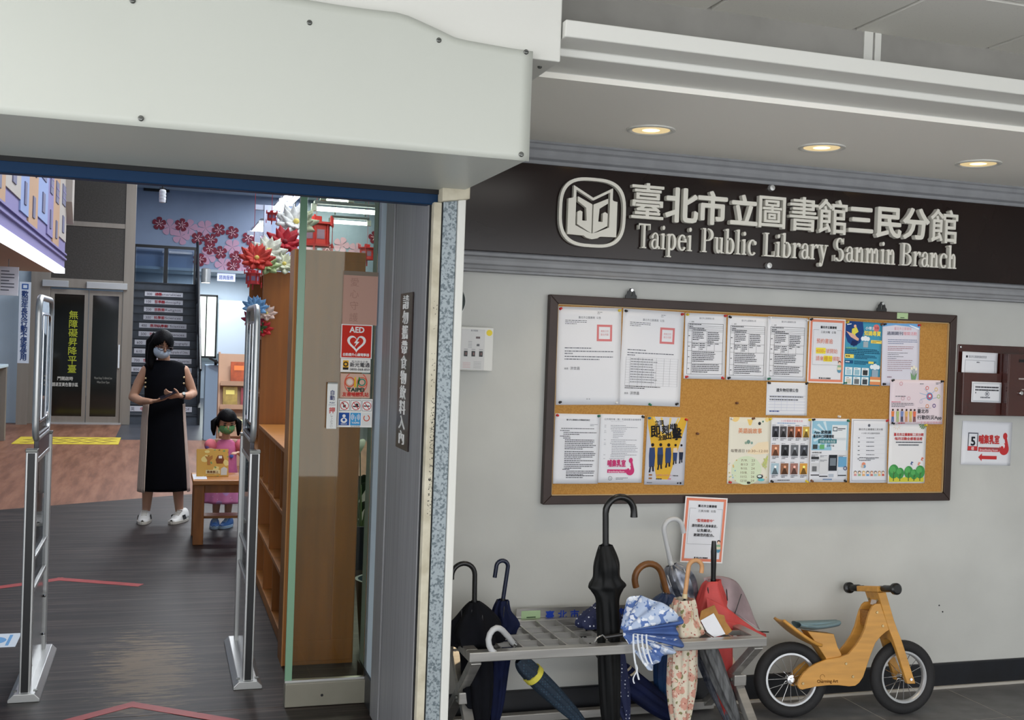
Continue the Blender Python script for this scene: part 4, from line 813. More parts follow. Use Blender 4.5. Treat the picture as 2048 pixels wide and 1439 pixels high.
def umbrella(label, tip, top, prof, cloth, handle, hmat, hr, k=8, amp=.16, twist=0, ribs=0, ribr=.03, ribmat=None, seed=1, shaft=.005, hole=None, group='umbrellas left on the steel bench'):
    t = thing('umbrella', label, 'umbrella', (tip[0], tip[1], tip[2]), group=group); T = Vector(tip)
    L = lambda p: tuple(Vector(p)-T)
    rings = []
    for e in prof:
        f, rx = e[0], e[1]; ry = e[2] if len(e) > 2 else rx; off = e[3] if len(e) > 3 else (0, 0, 0)
        c = Vector(lerp(tip, top, f))+Vector(off); rings.append((L(c), rx, ry))
    d = (Vector(top)-T).normalized(); ux = Vector((1, 0, 0)); ux = (ux-d*ux.dot(d)).normalized(); uy = d.cross(ux)
    loft(rings, k, amp, twist=twist, seed=seed, U=ux, Wv=uy).build('canopy', cloth, t, smooth=70)
    MB().cyl(L(tip), L(lerp(tip, top, .03)), .004, .006, 10).build('ferrule', m_chrome, t)
    d = (Vector(top)-T).normalized()
    MB().cyl(L(lerp(tip, top, .9)), L(Vector(handle[0])+d*.002), shaft, n=10).build('shaft', m_black, t)
    MB().tube([L(p) for p in handle], hr, 14).build('handle', hmat, t, smooth=60)
    MB().cyl(L(Vector(handle[0])-d*.012), L(Vector(handle[0])+d*.006), (hr if not hasattr(hr, '__len__') else hr[0])*1.15, n=14).build('collar', m_chrome if ribmat is None else ribmat, t, smooth=40)
    u = d.orthogonal().normalized(); w = d.cross(u)
    for i in range(ribs):
        a = 2*PI*(i+.3)/ribs; r = ribr*(1+.25*math.sin(i*2.3+seed)); b = Vector(top)+(u*math.cos(a)+w*math.sin(a))*r+d*(-.012-ribr*.75+.012*math.sin(i*1.7+seed))
        MB().tube([L(b-d*.03), L(b+d*.012), L(b+d*.02)], [.0022, .0028, .0012], 6).build('rib_tip', ribmat or m_chrome, t)
    return t
m_navy = mat('cloth_black_navy', (9, 11, 20), .9, var=.3, scale=20, spec=.25); m_blueum = mat('cloth_navy_blue', (15, 25, 62), .8, var=.2, scale=20, spec=.25); m_blk = mat('cloth_black', (10, 12, 14), .6, var=.25, scale=25, spec=.3)
m_hblack = mat('handle_black', (11, 12, 14), .3); m_hgrey = mat('handle_grey', (190, 192, 194), .35); m_hbrown = mat('handle_brown_wood', (124, 78, 34), .4, var=.2, scale=20); m_hlight = mat('handle_light_wood', (214, 160, 110), .45, var=.1, scale=20)
m_dots = pattern('cloth_dots', (30, 38, 76), [((214, 218, 230), 62, .20, 0, 0)])
m_floral = pattern('cloth_floral', (214, 204, 184), [((128, 128, 84), 30, .26, 1, .6), ((204, 150, 132), 22, .40, 1, .7), ((222, 186, 168), 48, .30, 1, .6), ((160, 92, 80), 60, .22, 1, .5), ((214, 204, 184), 40, .20, 1, .5)])
m_bluefl = pattern('cloth_blue_floral', (84, 112, 170), [((176, 190, 214), 17, .56, .9, .8), ((224, 228, 236), 36, .36, 1, .8), ((112, 138, 186), 52, .22, 1, .6)])
m_bluecl = mat('cloth_denim_blue', (72, 100, 160), .75, var=.12, scale=14); m_white_c = mat('cloth_white_trim', (220, 224, 230), .8)
m_silver = mat('cloth_silver', (150, 154, 164), .32, .55, col2=(70, 76, 90), scale=18); m_grau = mat('cloth_grey', (104, 106, 108), .6, var=.35, scale=24, stretch=(3, 3, .3))
m_coral = mat('cloth_coral', (206, 74, 72), .6, var=.12, scale=10); m_mauve = mat('cloth_silver_mauve', (176, 156, 162), .35, .3, var=.15, scale=9); m_bluegold = mat('cloth_blue_gold', (22, 44, 84), .4, col2=(30, 62, 104), scale=10); m_petrol = pattern('cloth_petrol_check', (26, 42, 58), [((42, 66, 84), 90, .30, 0, 0)])
# 1 black umbrella half spread at the left end
A, C_ = (1.20, 4.02, .02), (1.163, 4.02, .575)
umbrella('black half-spread umbrella with thick black crook handle at the left end of the bench', A, C_, [(0, .012), (.2, .042), (.45, .055), (.68, .058), (.735, .105, .09), (.82, .105, .08, (-.005, 0, 0)), (.90, .072, .055, (.0, 0, 0)), (.97, .036), (1.0, .018)], m_navy, crook((1.163, 4.02, .575), (-.02, 0, 1), (-1, -.05, 0), .046, .012, .102), m_hblack, .0095, 7, .2, 1, 8, .05, m_black, seed=2)
A, C_ = (1.285, 4.13, .02), (1.312, 4.13, .55)
umbrella('slim navy blue umbrella with narrow dark blue hook handle, second from the left', A, C_, [(0, .012), (.2, .034), (.55, .042), (.76, .046, .035, (.012, 0, 0)), (.83, .052, .035, (.02, 0, 0)), (.92, .034), (1, .022)], m_blueum, crook((1.312, 4.13, .55), (.12, 0, 1), (-1, 0, .1), .024, .045, .13), mat('handle_navy', (16, 26, 52), .25), .0085, 8, .2, 0, 7, .024, m_black, seed=5)
A, C_ = (1.66, 4.02, .04), (1.335, 3.98, .355)
umbrella('dark petrol umbrella with yellow band and grey crook handle, slanting down through the rack', A, C_, [(0, .008), (.25, .026), (.6, .036), (.86, .036), (.95, .030), (1, .016)], m_petrol, [(1.297, 3.94, .430), (1.27, 3.91, .462), (1.235, 3.88, .497), (1.220, 3.868, .508), (1.205, 3.862, .512), (1.190, 3.858, .506), (1.179, 3.856, .492), (1.174, 3.855, .472), (1.177, 3.854, .452), (1.187, 3.853, .432), (1.202, 3.852, .420)], m_hgrey, .0112, 6, .1, seed=8)
MB().cyl(tuple(Vector(lerp(A, C_, .775))-Vector(A)), tuple(Vector(lerp(A, C_, .825))-Vector(A)), .0425, n=24).build('yellow_band', mat('yellow_band', (206, 196, 74), .6), bpy.data.objects[[o.name for o in bpy.data.objects if o.type == 'EMPTY' and o.get('label', '').startswith('dark petrol')][0]])
A, C_ = (1.728, 3.965, .01), (1.672, 3.965, .79)
umbrella('tall black umbrella with large black crook handle standing in the middle of the bench', A, C_, [(0, .012), (.15, .036), (.4, .044), (.66, .044), (.735, .044), (.775, .060, .045), (.80, .074, .05), (.84, .055, .045), (.90, .050), (.96, .036), (1, .024)], m_blk, crook((1.672, 3.965, .79), (-.04, 0, 1), (1, 0, .02), .060, .022, .125), m_hblack, [.0125]*3+[.0135]*12+[.015], 6, .12, 2, 6, .026, m_black, seed=11)
A, C_ = (1.85, 4.09, .03), (1.735, 4.11, .50)
umbrella('navy umbrella with white polka dots bunched behind the tall black one', A, C_, [(0, .01), (.3, .036), (.7, .045), (.86, .055, .05), (.90, .085, .06, (-.03, 0, 0)), (.96, .075, .05, (-.03, 0, .01)), (1.06, .030), (1.1, .012)], m_dots, crook((1.71, 4.12, .43), (-.1, .1, -.4), (-1, 0, 0), .02, .01, .01), m_hblack, .006, 7, .2, 1, seed=14)
# blue flowered umbrella spread over the front rail
t6 = thing('umbrella', 'blue folding umbrella with white rose print spread over the front of the bench', 'umbrella', (1.71, 3.86, .47), group='umbrellas left on the steel bench')
def fan(u, v, a0, a1, r0, lift):
    a = math.radians(a0+(a1-a0)*u); r = .012+r0*v*(1+.05*math.sin(u*9)); pl = .014*math.sin(u*PI*6)*v
    return (r*math.cos(a), -.026+.03*v*math.sin(u*PI)+pl-.05*v*(1 if a < -.3 else .2)+.045*(1-v), r*math.sin(a)+lift)
MB().grid(30, 14, lambda u, v: fan(u, v, 92, 12, .115+.095*u, .0)).build('upper_panel', m_bluefl, t6, smooth=60, solid=.001)
MB().grid(30, 14, lambda u, v: fan(u, v, 16, -14, .225, .0)).build('middle_panel', m_bluecl, t6, smooth=60, solid=.001)
MB().grid(30, 14, lambda u, v: fan(u, v, -6, -58, .205-.075*u, .0)).build('lower_panel', m_bluefl, t6, smooth=60, solid=.001)
for j in range(4): MB().grid(1, 12, lambda u, v, j=j: (.018+.016*j+u*.007+.03*v*v, -.055-.004*j, .01-.115*v-(.06 if j == 0 else 0)*v)).build('hem_strip', m_white_c, t6, solid=.001)
MB().grid(1, 10, lambda u, v: (.028+u*.005+.008*math.sin(v*6), -.065, -.10-.075*v)).build('strap', m_white_c, t6, solid=.001)
MB().cyl((.01, .02, -.01), (-.06, .03, -.02), .008, n=10).build('handle', m_hblack, t6); MB().tube([(-.05, .03, -.03), (-.075, .02, -.008), (-.10, .01, -.016), (-.115, .0, -.03)], .004, 8).build('wrist_loop', m_chrome, t6, smooth=60)
A, C_ = (2.03, 4.16, .04), (2.018, 4.12, .555)
umbrella('blue and gold umbrella with thick brown wooden crook handle', A, C_, [(0, .01), (.3, .035), (.7, .045), (.80, .085, .05, (-.035, 0, 0)), (.90, .062, .045, (-.02, 0, 0)), (.97, .034), (1, .016)], m_bluegold, crook((2.018, 4.12, .555), (-.30, 0, .95), (-.95, 0, -.12), .062, .015, .085), m_hbrown, .0135, 7, .18, 1, 0, seed=17)
A, C_ = (2.305, 4.09, .01), (2.075, 4.20, .655)
umbrella('silver coated umbrella with shiny silver crook handle leaning at the back', A, C_, [(0, .01), (.2, .026), (.45, .036), (.70, .045), (.82, .062, .05), (.90, .070, .05), (.96, .050, .04), (1, .022)], m_silver, crook((2.07, 4.20, .665), (-.26, 0, .96), (1, 0, .25), .043, .03, .135), m_hgrey, .0105, 8, .2, 1, 7, .045, m_hgrey, seed=20)
A, C_ = (2.015, 3.95, .015), (2.013, 3.95, .56)
umbrella('cream umbrella with pink rose print and pale wooden crook handle', A, C_, [(0, .010), (.1, .034), (.35, .058, .05), (.6, .056, .05), (.735, .060, .05), (.77, .082, .06), (.81, .078, .058), (.88, .060, .045), (.96, .052, .04), (1.02, .040, .035)], m_floral, crook((2.015, 3.95, .585), (.1, 0, 1), (1, 0, 0), .030, .018, .112), m_hlight, .0088, 8, .14, 1, 8, .048, mat('rib_ivory', (216, 200, 160), .4), seed=23)
A, C_ = (2.30, 4.10, .02), (2.236, 4.13, .60)
u10 = umbrella('coral red umbrella with silver lining, half open at the right end of the bench', A, C_, [(0, .01), (.2, .042), (.5, .056), (.66, .066), (.735, .085, .06, (-.01, 0, 0)), (.80, .080, .05, (-.02, 0, 0)), (.88, .060, .045, (-.015, 0, 0)), (.97, .040, .035, (-.01, 0, 0)), (1.0, .03)], m_coral, [(2.236, 4.13, .60), (2.235, 4.13, .66), (2.233, 4.13, .72), (2.232, 4.13, .765)], m_hblack, [.010, .011, .0125, .009], 5, .12, .5, 7, .045, m_hblack, seed=27)
T10 = Vector(A)
MB().grid(14, 14, lambda u, v: tuple(Vector((2.205+.245*v+.03*u*math.sin(v*PI), 4.11+.05*u+.008*math.sin(v*11), (.535-.145*v)*(1-u)+u*(.605-.205*v+.085*math.sin(v*PI*.9))))-T10)).build('lining_panel', m_mauve, u10, smooth=60, solid=.001)
MB().grid(14, 14, lambda u, v: tuple(Vector((2.17+.285*v+.0*u, 4.06-.02*u+.008*math.sin(v*14), .545-.165*v-.10*(1-v)*u-.02*v*u+.008*math.sin(u*8+v*5)))-T10)).build('front_panel', m_coral, u10, smooth=60, solid=.001)
MB().cyl(tuple(Vector((2.325, 4.10, .455))-T10), tuple(Vector((2.355, 4.10, .545))-T10), .002, n=6).build('rib', m_hblack, u10); MB().cyl(tuple(Vector((2.40, 4.06, .395))-T10), tuple(Vector((2.462, 4.05, .392))-T10), .003, n=6).build('rib', m_hblack, u10)
# grey one under the rack and the navy one lying on the foot rail
A, C_ = (2.305, 3.97, .008), (2.165, 4.02, .34)
umbrella('slim grey furled umbrella slanting under the right half of the bench', A, C_, [(0, .008), (.25, .022), (.6, .032), (1, .036), (1.05, .012)], m_grau, [(2.16, 4.02, .35), (2.155, 4.02, .37), (2.15, 4.02, .39)], m_black, .006, 6, .2, seed=31)
A, C_ = (2.09, 4.06, .03), (1.80, 4.17, .235)
t12 = umbrella('navy umbrella tied with pale straps lying low behind the tall black one', A, C_, [(0, .012), (.3, .040), (.7, .048), (.95, .050), (1.03, .018)], m_blueum, [(1.78, 4.17, .25), (1.745, 4.17, .29), (1.705, 4.17, .345), (1.675, 4.17, .385), (1.655, 4.17, .372)], mat('handle_dark_steel', (90, 92, 94), .25, .8), .007, 6, .2, seed=34)
m_strap = mat('strap_beige', (186, 176, 156), .8)
for j in range(3):
    f = .80+.07*j; c = Vector(lerp(A, C_, f))-Vector(A); d = (Vector(C_)-Vector(A)).normalized(); q_ = d.orthogonal().normalized(); w_ = d.cross(q_)
    MB().tube([c+(q_*math.cos(a)+w_*math.sin(a))*(.055+.004*math.sin(a*3+j))+d*.012*math.sin(a*2) for a in [2*PI*i/20 for i in range(21)]], .005, 6).build('strap', m_strap, t12, smooth=60)
# torn cardboard tag with white paper label
tg = thing('cardboard_tag', 'torn brown cardboard tag with a white paper label on the bench', 'tag', (2.13, 3.93, .435)); mcb = mat('cardboard', (176, 128, 70), .9, var=.15, scale=14)
MB().prism([(-.06, .03), (-.045, .075), (.015, .095), (.03, .06), (.055, .055), (.06, .03), (.085, -.005), (.06, -.02), (.02, -.01), (-.01, .05)], 0, .004, lambda a, b, d: (a, -.01+d+b*.25, b+.012)).build('card', mcb, tg); MB().prism([(-.055, .045), (.005, .07), (.05, -.01), (.0, -.02), (-.03, .0)], .0, .002, lambda a, b, d: (a, -.018+d+b*.25, b+.008)).build('label_paper', m_paper, tg)
# ================================================================== BALANCE BIKE
m_ply = mat('bike_birch', (206, 150, 68), .45, var=.10, scale=5, stretch=(1, 8, 8)); m_plyedge = mat('bike_birch_edge', (168, 112, 46), .6, var=.2, scale=60, stretch=(1, 1, 6))
m_tyre = mat('tyre_rubber', (30, 30, 32), .75, bump=.4, bscale=90); m_rim = mat('rim_silver', (190, 192, 194), .35, .6); m_pad = mat('seat_pad', (110, 134, 142), .7); m_bolt = mat('bolt_brass', (170, 150, 110), .35, .8)
bk = thing('balance_bike', "child's wooden balance bike with black tyres leaning against the wall", 'bicycle', (2.627, 4.115, 0))
bk.rotation_euler = (math.radians(-7.5), 0, math.radians(-7)); bk.scale = (1.05, 1, 1)
R_ = .159
def wheel(loc, rz):
    w = bpy.data.objects.new('wheel', None)
    tprof = []
    for i in range(16):
        a = 2*PI*i/16; tprof.append((.134+.025*math.cos(a), .0235*math.sin(a)))
    M = Matrix.Rotation(PI/2, 3, 'X'); N = Matrix.Rotation(rz, 3, 'Z')@M
    o = MB().lathe(tprof, 48, M=N, close=True).build('tyre', m_tyre, bk, loc, smooth=50)
    MB().lathe([(.112, -.012), (.112, .012), (.104, .012), (.100, .006), (.100, -.006), (.104, -.012)], 48, M=N, close=True).build('rim', m_rim, o, smooth=30)
    MB().lathe([(0, -.024), (.010, -.024), (.010, -.016), (.019, -.015), (.019, .015), (.010, .016), (.010, .024), (0, .024)], 20, M=N).build('hub', m_chrome, o, smooth=40)
    for k in range(16):
        a = 2*PI*k/16; a2 = a+(.28 if k % 2 else -.28); sd = .012 if k % 4 < 2 else -.012
        MB().cyl(N@Vector((.018*math.cos(a2), .018*math.sin(a2), sd)), N@Vector((.101*math.cos(a), .101*math.sin(a), 0)), .0014, n=5).build('spoke', m_chrome, o)
    return o
wheel((0, 0, R_), 0); wheel((.504, 0, R_), math.radians(8))
panel = [(.009, -.020), (.018, -.033), (.029, -.036), (.092, -.024), (.146, -.020), (.187, -.021), (.236, -.027), (.263, -.025), (.281, -.013), (.299, .011), (.317, .057), (.335, .103), (.358, .154), (.383, .182), (.407, .201), (.428, .213), (.403, .278), (.389, .317), (.385, .323), (.362, .321), (.349, .311), (.335, .285), (.324, .253), (.313, .216), (.295, .179), (.268, .142), (.236, .109), (.196, .096), (.142, .089), (.092, .072), (.061, .055), (.034, .031), (.016, .005)]
for y0, y1 in ((-.050, -.036), (.036, .050)):
    fp = MB().prism([(a, b+R_) for a, b in panel], y0, y1, lambda a, b, d: (a, d, b)).build('frame_panel', m_ply, bk, bevel=.002)
    for a, b in ((.032, -.010), (.224, .069), (.253, .014), (.369, .285), (.393, .227)):
        yy = y0 if y0 < 0 else y1; sg_ = -1 if y0 < 0 else 1
        MB().cyl((a, yy, b+R_), (a, yy+sg_*.003, b+R_), .0062, .005, 12).build('bolt', m_bolt, fp)
    if y0 < 0:
        MB().text('Charming Art', .094, R_-.009, .019, 0, .0003, width=.092, mp=lambda x, y, d: (x, y0-.0006-d, y)).build('printed_text', ink((96, 58, 24)), fp)
        MB().tube([(.118+.010*math.cos(a)*(1 if a < 4 else .7), y0-.0005, R_+.014+.012*math.sin(a)) for a in [.0+i*.35 for i in range(15)]], .0007, 5).build('printed_mark', ink((96, 58, 24)), fp)
MB().box(.20, -.036, R_+.02, .27, .036, R_+.06).box(.335, -.036, R_+.225, .385, .036, R_+.29).build('spacer', m_plyedge, bk)
MB().prism([(.063, .207), (.180, .193), (.195, .140), (.212, .108), (.20, .03), (.15, .03), (.142, .092), (.10, .155)], -.036, .036, lambda a, b, d: (a, d, b+R_)).build('seat_post', m_ply, bk, bevel=.002)
hx = bk.children[-1]
for a, b in ((.158, .152), (.173, .124)): MB().cyl((a, -.0362, b+R_), (a, -.0368, b+R_), .0035, n=8).build('peg_hole', m_dark, hx)
def seatp(t): return (-.046+.262*t, .280-.115*math.sin(min(1, t*1.25)*PI/2)+.055*max(0, t-.55)**1.5)
MB().grid(24, 10, lambda u, v: (seatp(u*.64)[0], (v-.5)*(.10+.045*math.sin(u*PI)), seatp(u*.64)[1]+R_-.03+.006*(v-.5)**2*4)).build('seat_shell', m_ply, bk, smooth=60, solid=.011)
def padp(u, v):
    x = .03+.195*u; z = .212+.020*max(0, (.35-u))*1.6+.018*u*u; w = .060*math.sin(min(1, (1-u)*2.2+.25)*PI/2)*(1 if u > .08 else .8)
    a = v*2*PI; return (x, w*math.cos(a), z+R_+.006+.013*math.sin(a)+.006*abs(math.cos(a)))
MB().grid(20, 20, padp, True).build('seat_pad', m_pad, bk, smooth=60)
def xl(z): return .365+(.376-z)*.31      # steering board centre line, x at height z above rear hub
st = MB().prism([(-.060, .372), (.060, .372), (.052, .25), (.056, .20), (.062, .17), (.062, -.02), (.040, -.02), (.038, .13), (.030, .158), (0, .168), (-.030, .158), (-.038, .13), (-.040, -.02), (-.062, -.02), (-.062, .17), (-.056, .20), (-.052, .25)], -.017, .017, lambda a, b, d: (xl(b)+d*1.1+(.0 if b > .1 else 0)+.022, a, b+R_)).build('fork', m_ply, bk, bevel=.003)
rz = math.radians(8)
MB().box(-.024, -.075, -.012, .024, .075, .012).build('handlebar_clamp', m_ply, bk, (xl(.38)+.01, 0, .382+R_), (-.07, 0, rz), bevel=.003)
for s_ in (-1, 1):
    g_ = MB().tube([(0, s_*.06, 0), (0, s_*.085, 0), (0, s_*.09, 0), (0, s_*.155, 0)], [.0125, .0125, .0155, .0145], 16).build('grip', m_hblack, bk, (xl(.38)+.01, 0, .384+R_), (-.07, 0, rz), smooth=40)
    MB().tube([(0, s_*.150, 0), (0, s_*.156, 0), (0, s_*.170, 0), (0, s_*.176, 0)], [.016, .025, .025, .018], 20).build('grip_end', m_hblack, g_, smooth=40)
stk = MB().box(-.002, -.022, -.018, 0, .022, .018).build('sticker', mat('sticker_pale', (206, 196, 190), .6), bk, (xl(.33)+.022-.0195, -.003, .33+R_), (0, .30, 0))
for s_ in (-.036, .036): MB().cyl((xl(.335)+.003, s_, .335+R_), (xl(.335)-.001, s_, .335+R_+.001), .006, n=10).build('bolt', m_bolt, bk)
MB().cyl((.504, -.072, R_), (.504, .072, R_), .006, n=10).build('axle', m_chrome, bk)
# ================================================================== GLASS SCREEN BESIDE THE DOOR
gl = thing('glass_screen', 'fixed clear glass panel with green edge on a steel floor rail beside the door', 'glass panel', (.565, 4.69, 0))
MB().box(0, -.006, .10, .305, .006, 2.35).build('glass_pane', glass('pane_clear', (222, 226, 208), .55), gl)
MB().box(-.030, -.0075, .10, -.001, .0075, 2.35).build('glass_edge', mat('glass_edge_green', (120, 158, 130), .25), gl)
rl = MB().box(-.03, -.03, 0, .31, .03, .10).build('floor_rail', mat('rail_steel', (150, 146, 132), .4, .55, var=.08, scale=4), gl, bevel=.003)
MB().box(-.03, -.012, .10, .31, .012, .108).build('seal', m_alu, gl); MB().cyl((.125, -.031, .045), (.125, -.029, .045), .006, n=10).build('screw_hole', m_dark, rl)
def sticker(name, label, x0, z1, w, h, m, y=4.6815, cat='sticker'):
    o = MB().box(0, -h, 0, w, 0, .0008).build(name, m, None, (x0, y, z1), WALLROT); tag(o, label, cat, 'stickers on the glass screen'); return o
def flat(o, fn, c, name='printed_graphic'):
    m = MB(); fn(m); p_ = m.build(name, ink(c), o); p_['kind'] = 'stuff'; return p_
def disc(m, x, y, r, z, r0=0, n=28, a0=0, a1=2*PI, sy=1):
    N = n if a1-a0 > 6.2 else n+1; vs = [(x+r*math.cos(a0+(a1-a0)*i/n), y+r*sy*math.sin(a0+(a1-a0)*i/n), z) for i in range(N)]
    if r0:
        vs += [(x+r0*math.cos(a0+(a1-a0)*i/n), y+r0*sy*math.sin(a0+(a1-a0)*i/n), z) for i in range(N)]
        m.add(vs, [(i, (i+1) % N, N+(i+1) % N, N+i) for i in range(N if a1-a0 > 6.2 else N-1)])
    else: m.add(vs, [tuple(range(N))])
    return m
def ngon(m, pts, z): m.add([(a, b, z) for a, b in pts], [tuple(range(len(pts)))]); return m
WH = (236, 234, 230)
pk = sticker('back_card', 'faded pink card with ghost writing on the glass above the red sticker', .726, 1.848, .148, .228, mat('card_pink', (186, 146, 130), .8), 4.6825, 'card')
MB().vtext('愛心守護', .048, -.062, .04, .05, .0012, 0).build('ghost_writing', mat('ghost', (164, 124, 110), .8), pk)
MB().box(0, -.018, .0, .148, 0, .0016).build('card_edge', mat('card_edge', (126, 112, 98), .8), pk)
ae = sticker('aed_sticker', 'red sticker with white heart and lightning bolt and AED lettering', .723, 1.621, .134, .145, mat('sticker_white', (232, 228, 222), .6))
flat(ae, lambda m: m.box(.004, -.141, .0008, .130, -.004, .0010), (200, 52, 40))
def heart(s, cx, cy): return [(cx+s*16*math.sin(t)**3/16, cy+s*(13*math.cos(t)-5*math.cos(2*t)-2*math.cos(3*t)-math.cos(4*t))/16) for t in [2*PI*i/40 for i in range(40)]]
ho = heart(.040, .067, -.078); hi_ = heart(.029, .067, -.077)
def heartring(m):
    N = 40; m.add([(a, b, .0012) for a, b in ho]+[(a, b, .0012) for a, b in hi_], [(i, (i+1) % N, N+(i+1) % N, N+i) for i in range(N)])
    ngon(m, [(.072, -.056), (.056, -.080), (.066, -.080), (.058, -.098), (.080, -.073), (.069, -.073), (.078, -.057)], .0012)
    m.text('AED', .067, -.034, .034, .0012, .0012, align='C', width=.062); m.text('自動體外心臟電擊器', .067, -.134, .014, .0012, .0003, align='C', width=.112)
flat(ae, heartring, WH)
se = sticker('service_sticker', 'small white sticker with dark lettering and phone number under the red heart sticker', .725, 1.475, .128, .058, mat('sticker_white', (232, 228, 222), .6))
flat(se, lambda m: m.box(.010, -.048, .0008, .034, -.008, .0010), (226, 170, 50)); flat(se, lambda m: disc(m, .022, -.024, .011, .0012, .006), (60, 50, 40)); flat(se, lambda m: m.box(.010, -.048, .001, .034, -.038, .0013), (50, 46, 44))
flat(se, lambda m: (m.text('新光保全企業', .082, -.015, .009, .001, align='C', width=.07), m.text('新光電通', .082, -.034, .021, .001, .0004, align='C', width=.085), m.text('0800-068-850', .082, -.050, .013, .001, .0003, align='C', width=.085)), (54, 52, 58), 'printed_text')
ta = sticker('city_sticker', 'tan sticker with ringed city logo and red lettering below it', .727, 1.411, .128, .104, mat('sticker_tan', (206, 168, 148), .7))
flat(ta, lambda m: (disc(m, .040, -.036, .022, .001, .017), disc(m, .092, -.036, .022, .001, .018)), (206, 96, 66)); flat(ta, lambda m: disc(m, .066, -.040, .050, .0009, .046, a0=2.2, a1=7.2), (214, 90, 80)); flat(ta, lambda m: disc(m, .092, -.036, .016, .0011, .011), (60, 130, 110)); flat(ta, lambda m: ngon(m, [(.060, -.014), (.066, -.014), (.068, -.058), (.058, -.058)], .0011), (224, 176, 50)); flat(ta, lambda m: ngon(m, [(.078, -.012), (.084, -.018), (.074, -.060), (.070, -.058)], .0011), (70, 140, 70)); flat(ta, lambda m: disc(m, .040, -.036, .012, .0011), (226, 206, 196))
flat(ta, lambda m: m.text('TAIPEI', .066, -.076, .022, .0012, .0012, align='C', width=.072), (40, 70, 58), 'printed_text'); flat(ta, lambda m: m.text('友善哺餵乳站', .066, -.096, .020, .0012, .0006, align='C', width=.112), (196, 54, 48), 'printed_text')
ic = sticker('icon_sticker', 'white strip of six square rule icons at the foot of the stickers', .718, 1.304, .150, .122, mat('sticker_white', (232, 228, 222), .6))
for q, x in enumerate((.007, .056, .105)):
    w_ = .045 if q < 2 else .042
    flat(ic, lambda m: (m.box(x, -.052, .0008, x+w_, -.007, .0009)), (60, 62, 70)); flat(ic, lambda m: m.box(x+.0015, -.0505, .0009, x+w_-.0015, -.0085, .0010), (238, 236, 232))
    c = x+w_/2
    flat(ic, lambda m: ((m.box(c-.006, -.038, .001, c+.006, -.026, .0011), m.box(c-.010, -.024, .001, c-.002, -.018, .0011)) if q == 0 else (m.box(c-.013, -.036, .001, c+.013, -.030, .0011), m.box(c-.002, -.030, .001, c+.010, -.020, .0011)) if q == 1 else (m.box(c-.014, -.033, .001, c+.012, -.028, .0011),)), (70, 64, 66))
    flat(ic, lambda m: (disc(m, c, -.030, .0185, .0012, .0155), ngon(m, [(c-.013, -.0155), (c-.0105, -.0135), (c+.013, -.0440), (c+.0105, -.046)], .00125)), (196, 60, 56))
for q, (x, cc) in enumerate(((.007, (44, 84, 156)), (.056, (74, 154, 206)), (.105, (222, 220, 216)))):
    flat(ic, lambda m: m.box(x, -.114, .0008, x+.045 if q < 2 else x+.042, -.060, .0010), cc)
flat(ic, lambda m: (disc(m, .029, -.074, .007, .0012), disc(m, .029, -.093, .014, .0012, sy=.8), m.text('哺集乳室', .029, -.111, .007, .0012, align='C', width=.026), [disc(m, .0785, -.078, r, .0012, r-.0022, a0=a, a1=a+1.7) for r in (.009, .014, .019) for a in (-.85, 2.29)], m.box(.0773, -.097, .001, .0797, -.076, .0013), m.text('TAIPEI', .0785, -.106, .009, .0012, .0003, align='C', width=.032)), WH)
flat(ic, lambda m: disc(m, .029, -.091, .006, .0014), (44, 84, 156)); flat(ic, lambda m: disc(m, .126, -.082, .014, .0012, .010, a0=-4, a1=1.2), (206, 90, 60)); flat(ic, lambda m: m.text('無線網路', .0785, -.120, .006, .001, align='C', width=.04), (70, 70, 76))
ps = sticker('push_plate', 'narrow pale upright door push plate with blue and red characters', .671, 1.366, .042, .190, m_plast, 4.664, 'push plate')
MB().box(.0, -.19, -.012, .042, 0, .0).build('plate_body', m_plast, ps, bevel=.004); MB().box(.0, .0, -.012, .042, .006, .002).build('plate_cap', m_screw, ps)
flat(ps, lambda m: m.vtext('自動', .021, -.045, .022, .022, .001, .0004), (54, 60, 110), 'printed_text'); flat(ps, lambda m: (m.text('PUSH', .021, -.083, .009, .001, .0002, align='C'), m.box(.006, -.090, .0008, .036, -.0885, .001)), (60, 66, 110), 'printed_text'); flat(ps, lambda m: m.text('押', .021, -.122, .027, .001, .0006, align='C'), (196, 60, 56), 'printed_text'); flat(ps, lambda m: m.vtext('してください', .021, -.137, .0125, .0095, .001), (150, 152, 150), 'printed_text')
# --- upright brown sign on the steel jamb
js = MB().box(0, -.585, 0, .21, 0, .006).build('rule_sign', mat('sign_dark_brown', (40, 28, 25), .3, spec=.3), None, (.871, 4.155, 1.737), (PI/2, 0, -PI/2), bevel=.001)
tag(js, 'narrow upright dark brown sign with ten white characters on the steel door jamb', 'sign')
for i, ch in enumerate('請勿攜帶食物飲料入內'):
    MB().text(ch, .105, -.056-i*.0562, .056, .0075, .0012, .003, 'C', sx=1.9).build('character', mat('letter_white', (222, 222, 220), .5), js)
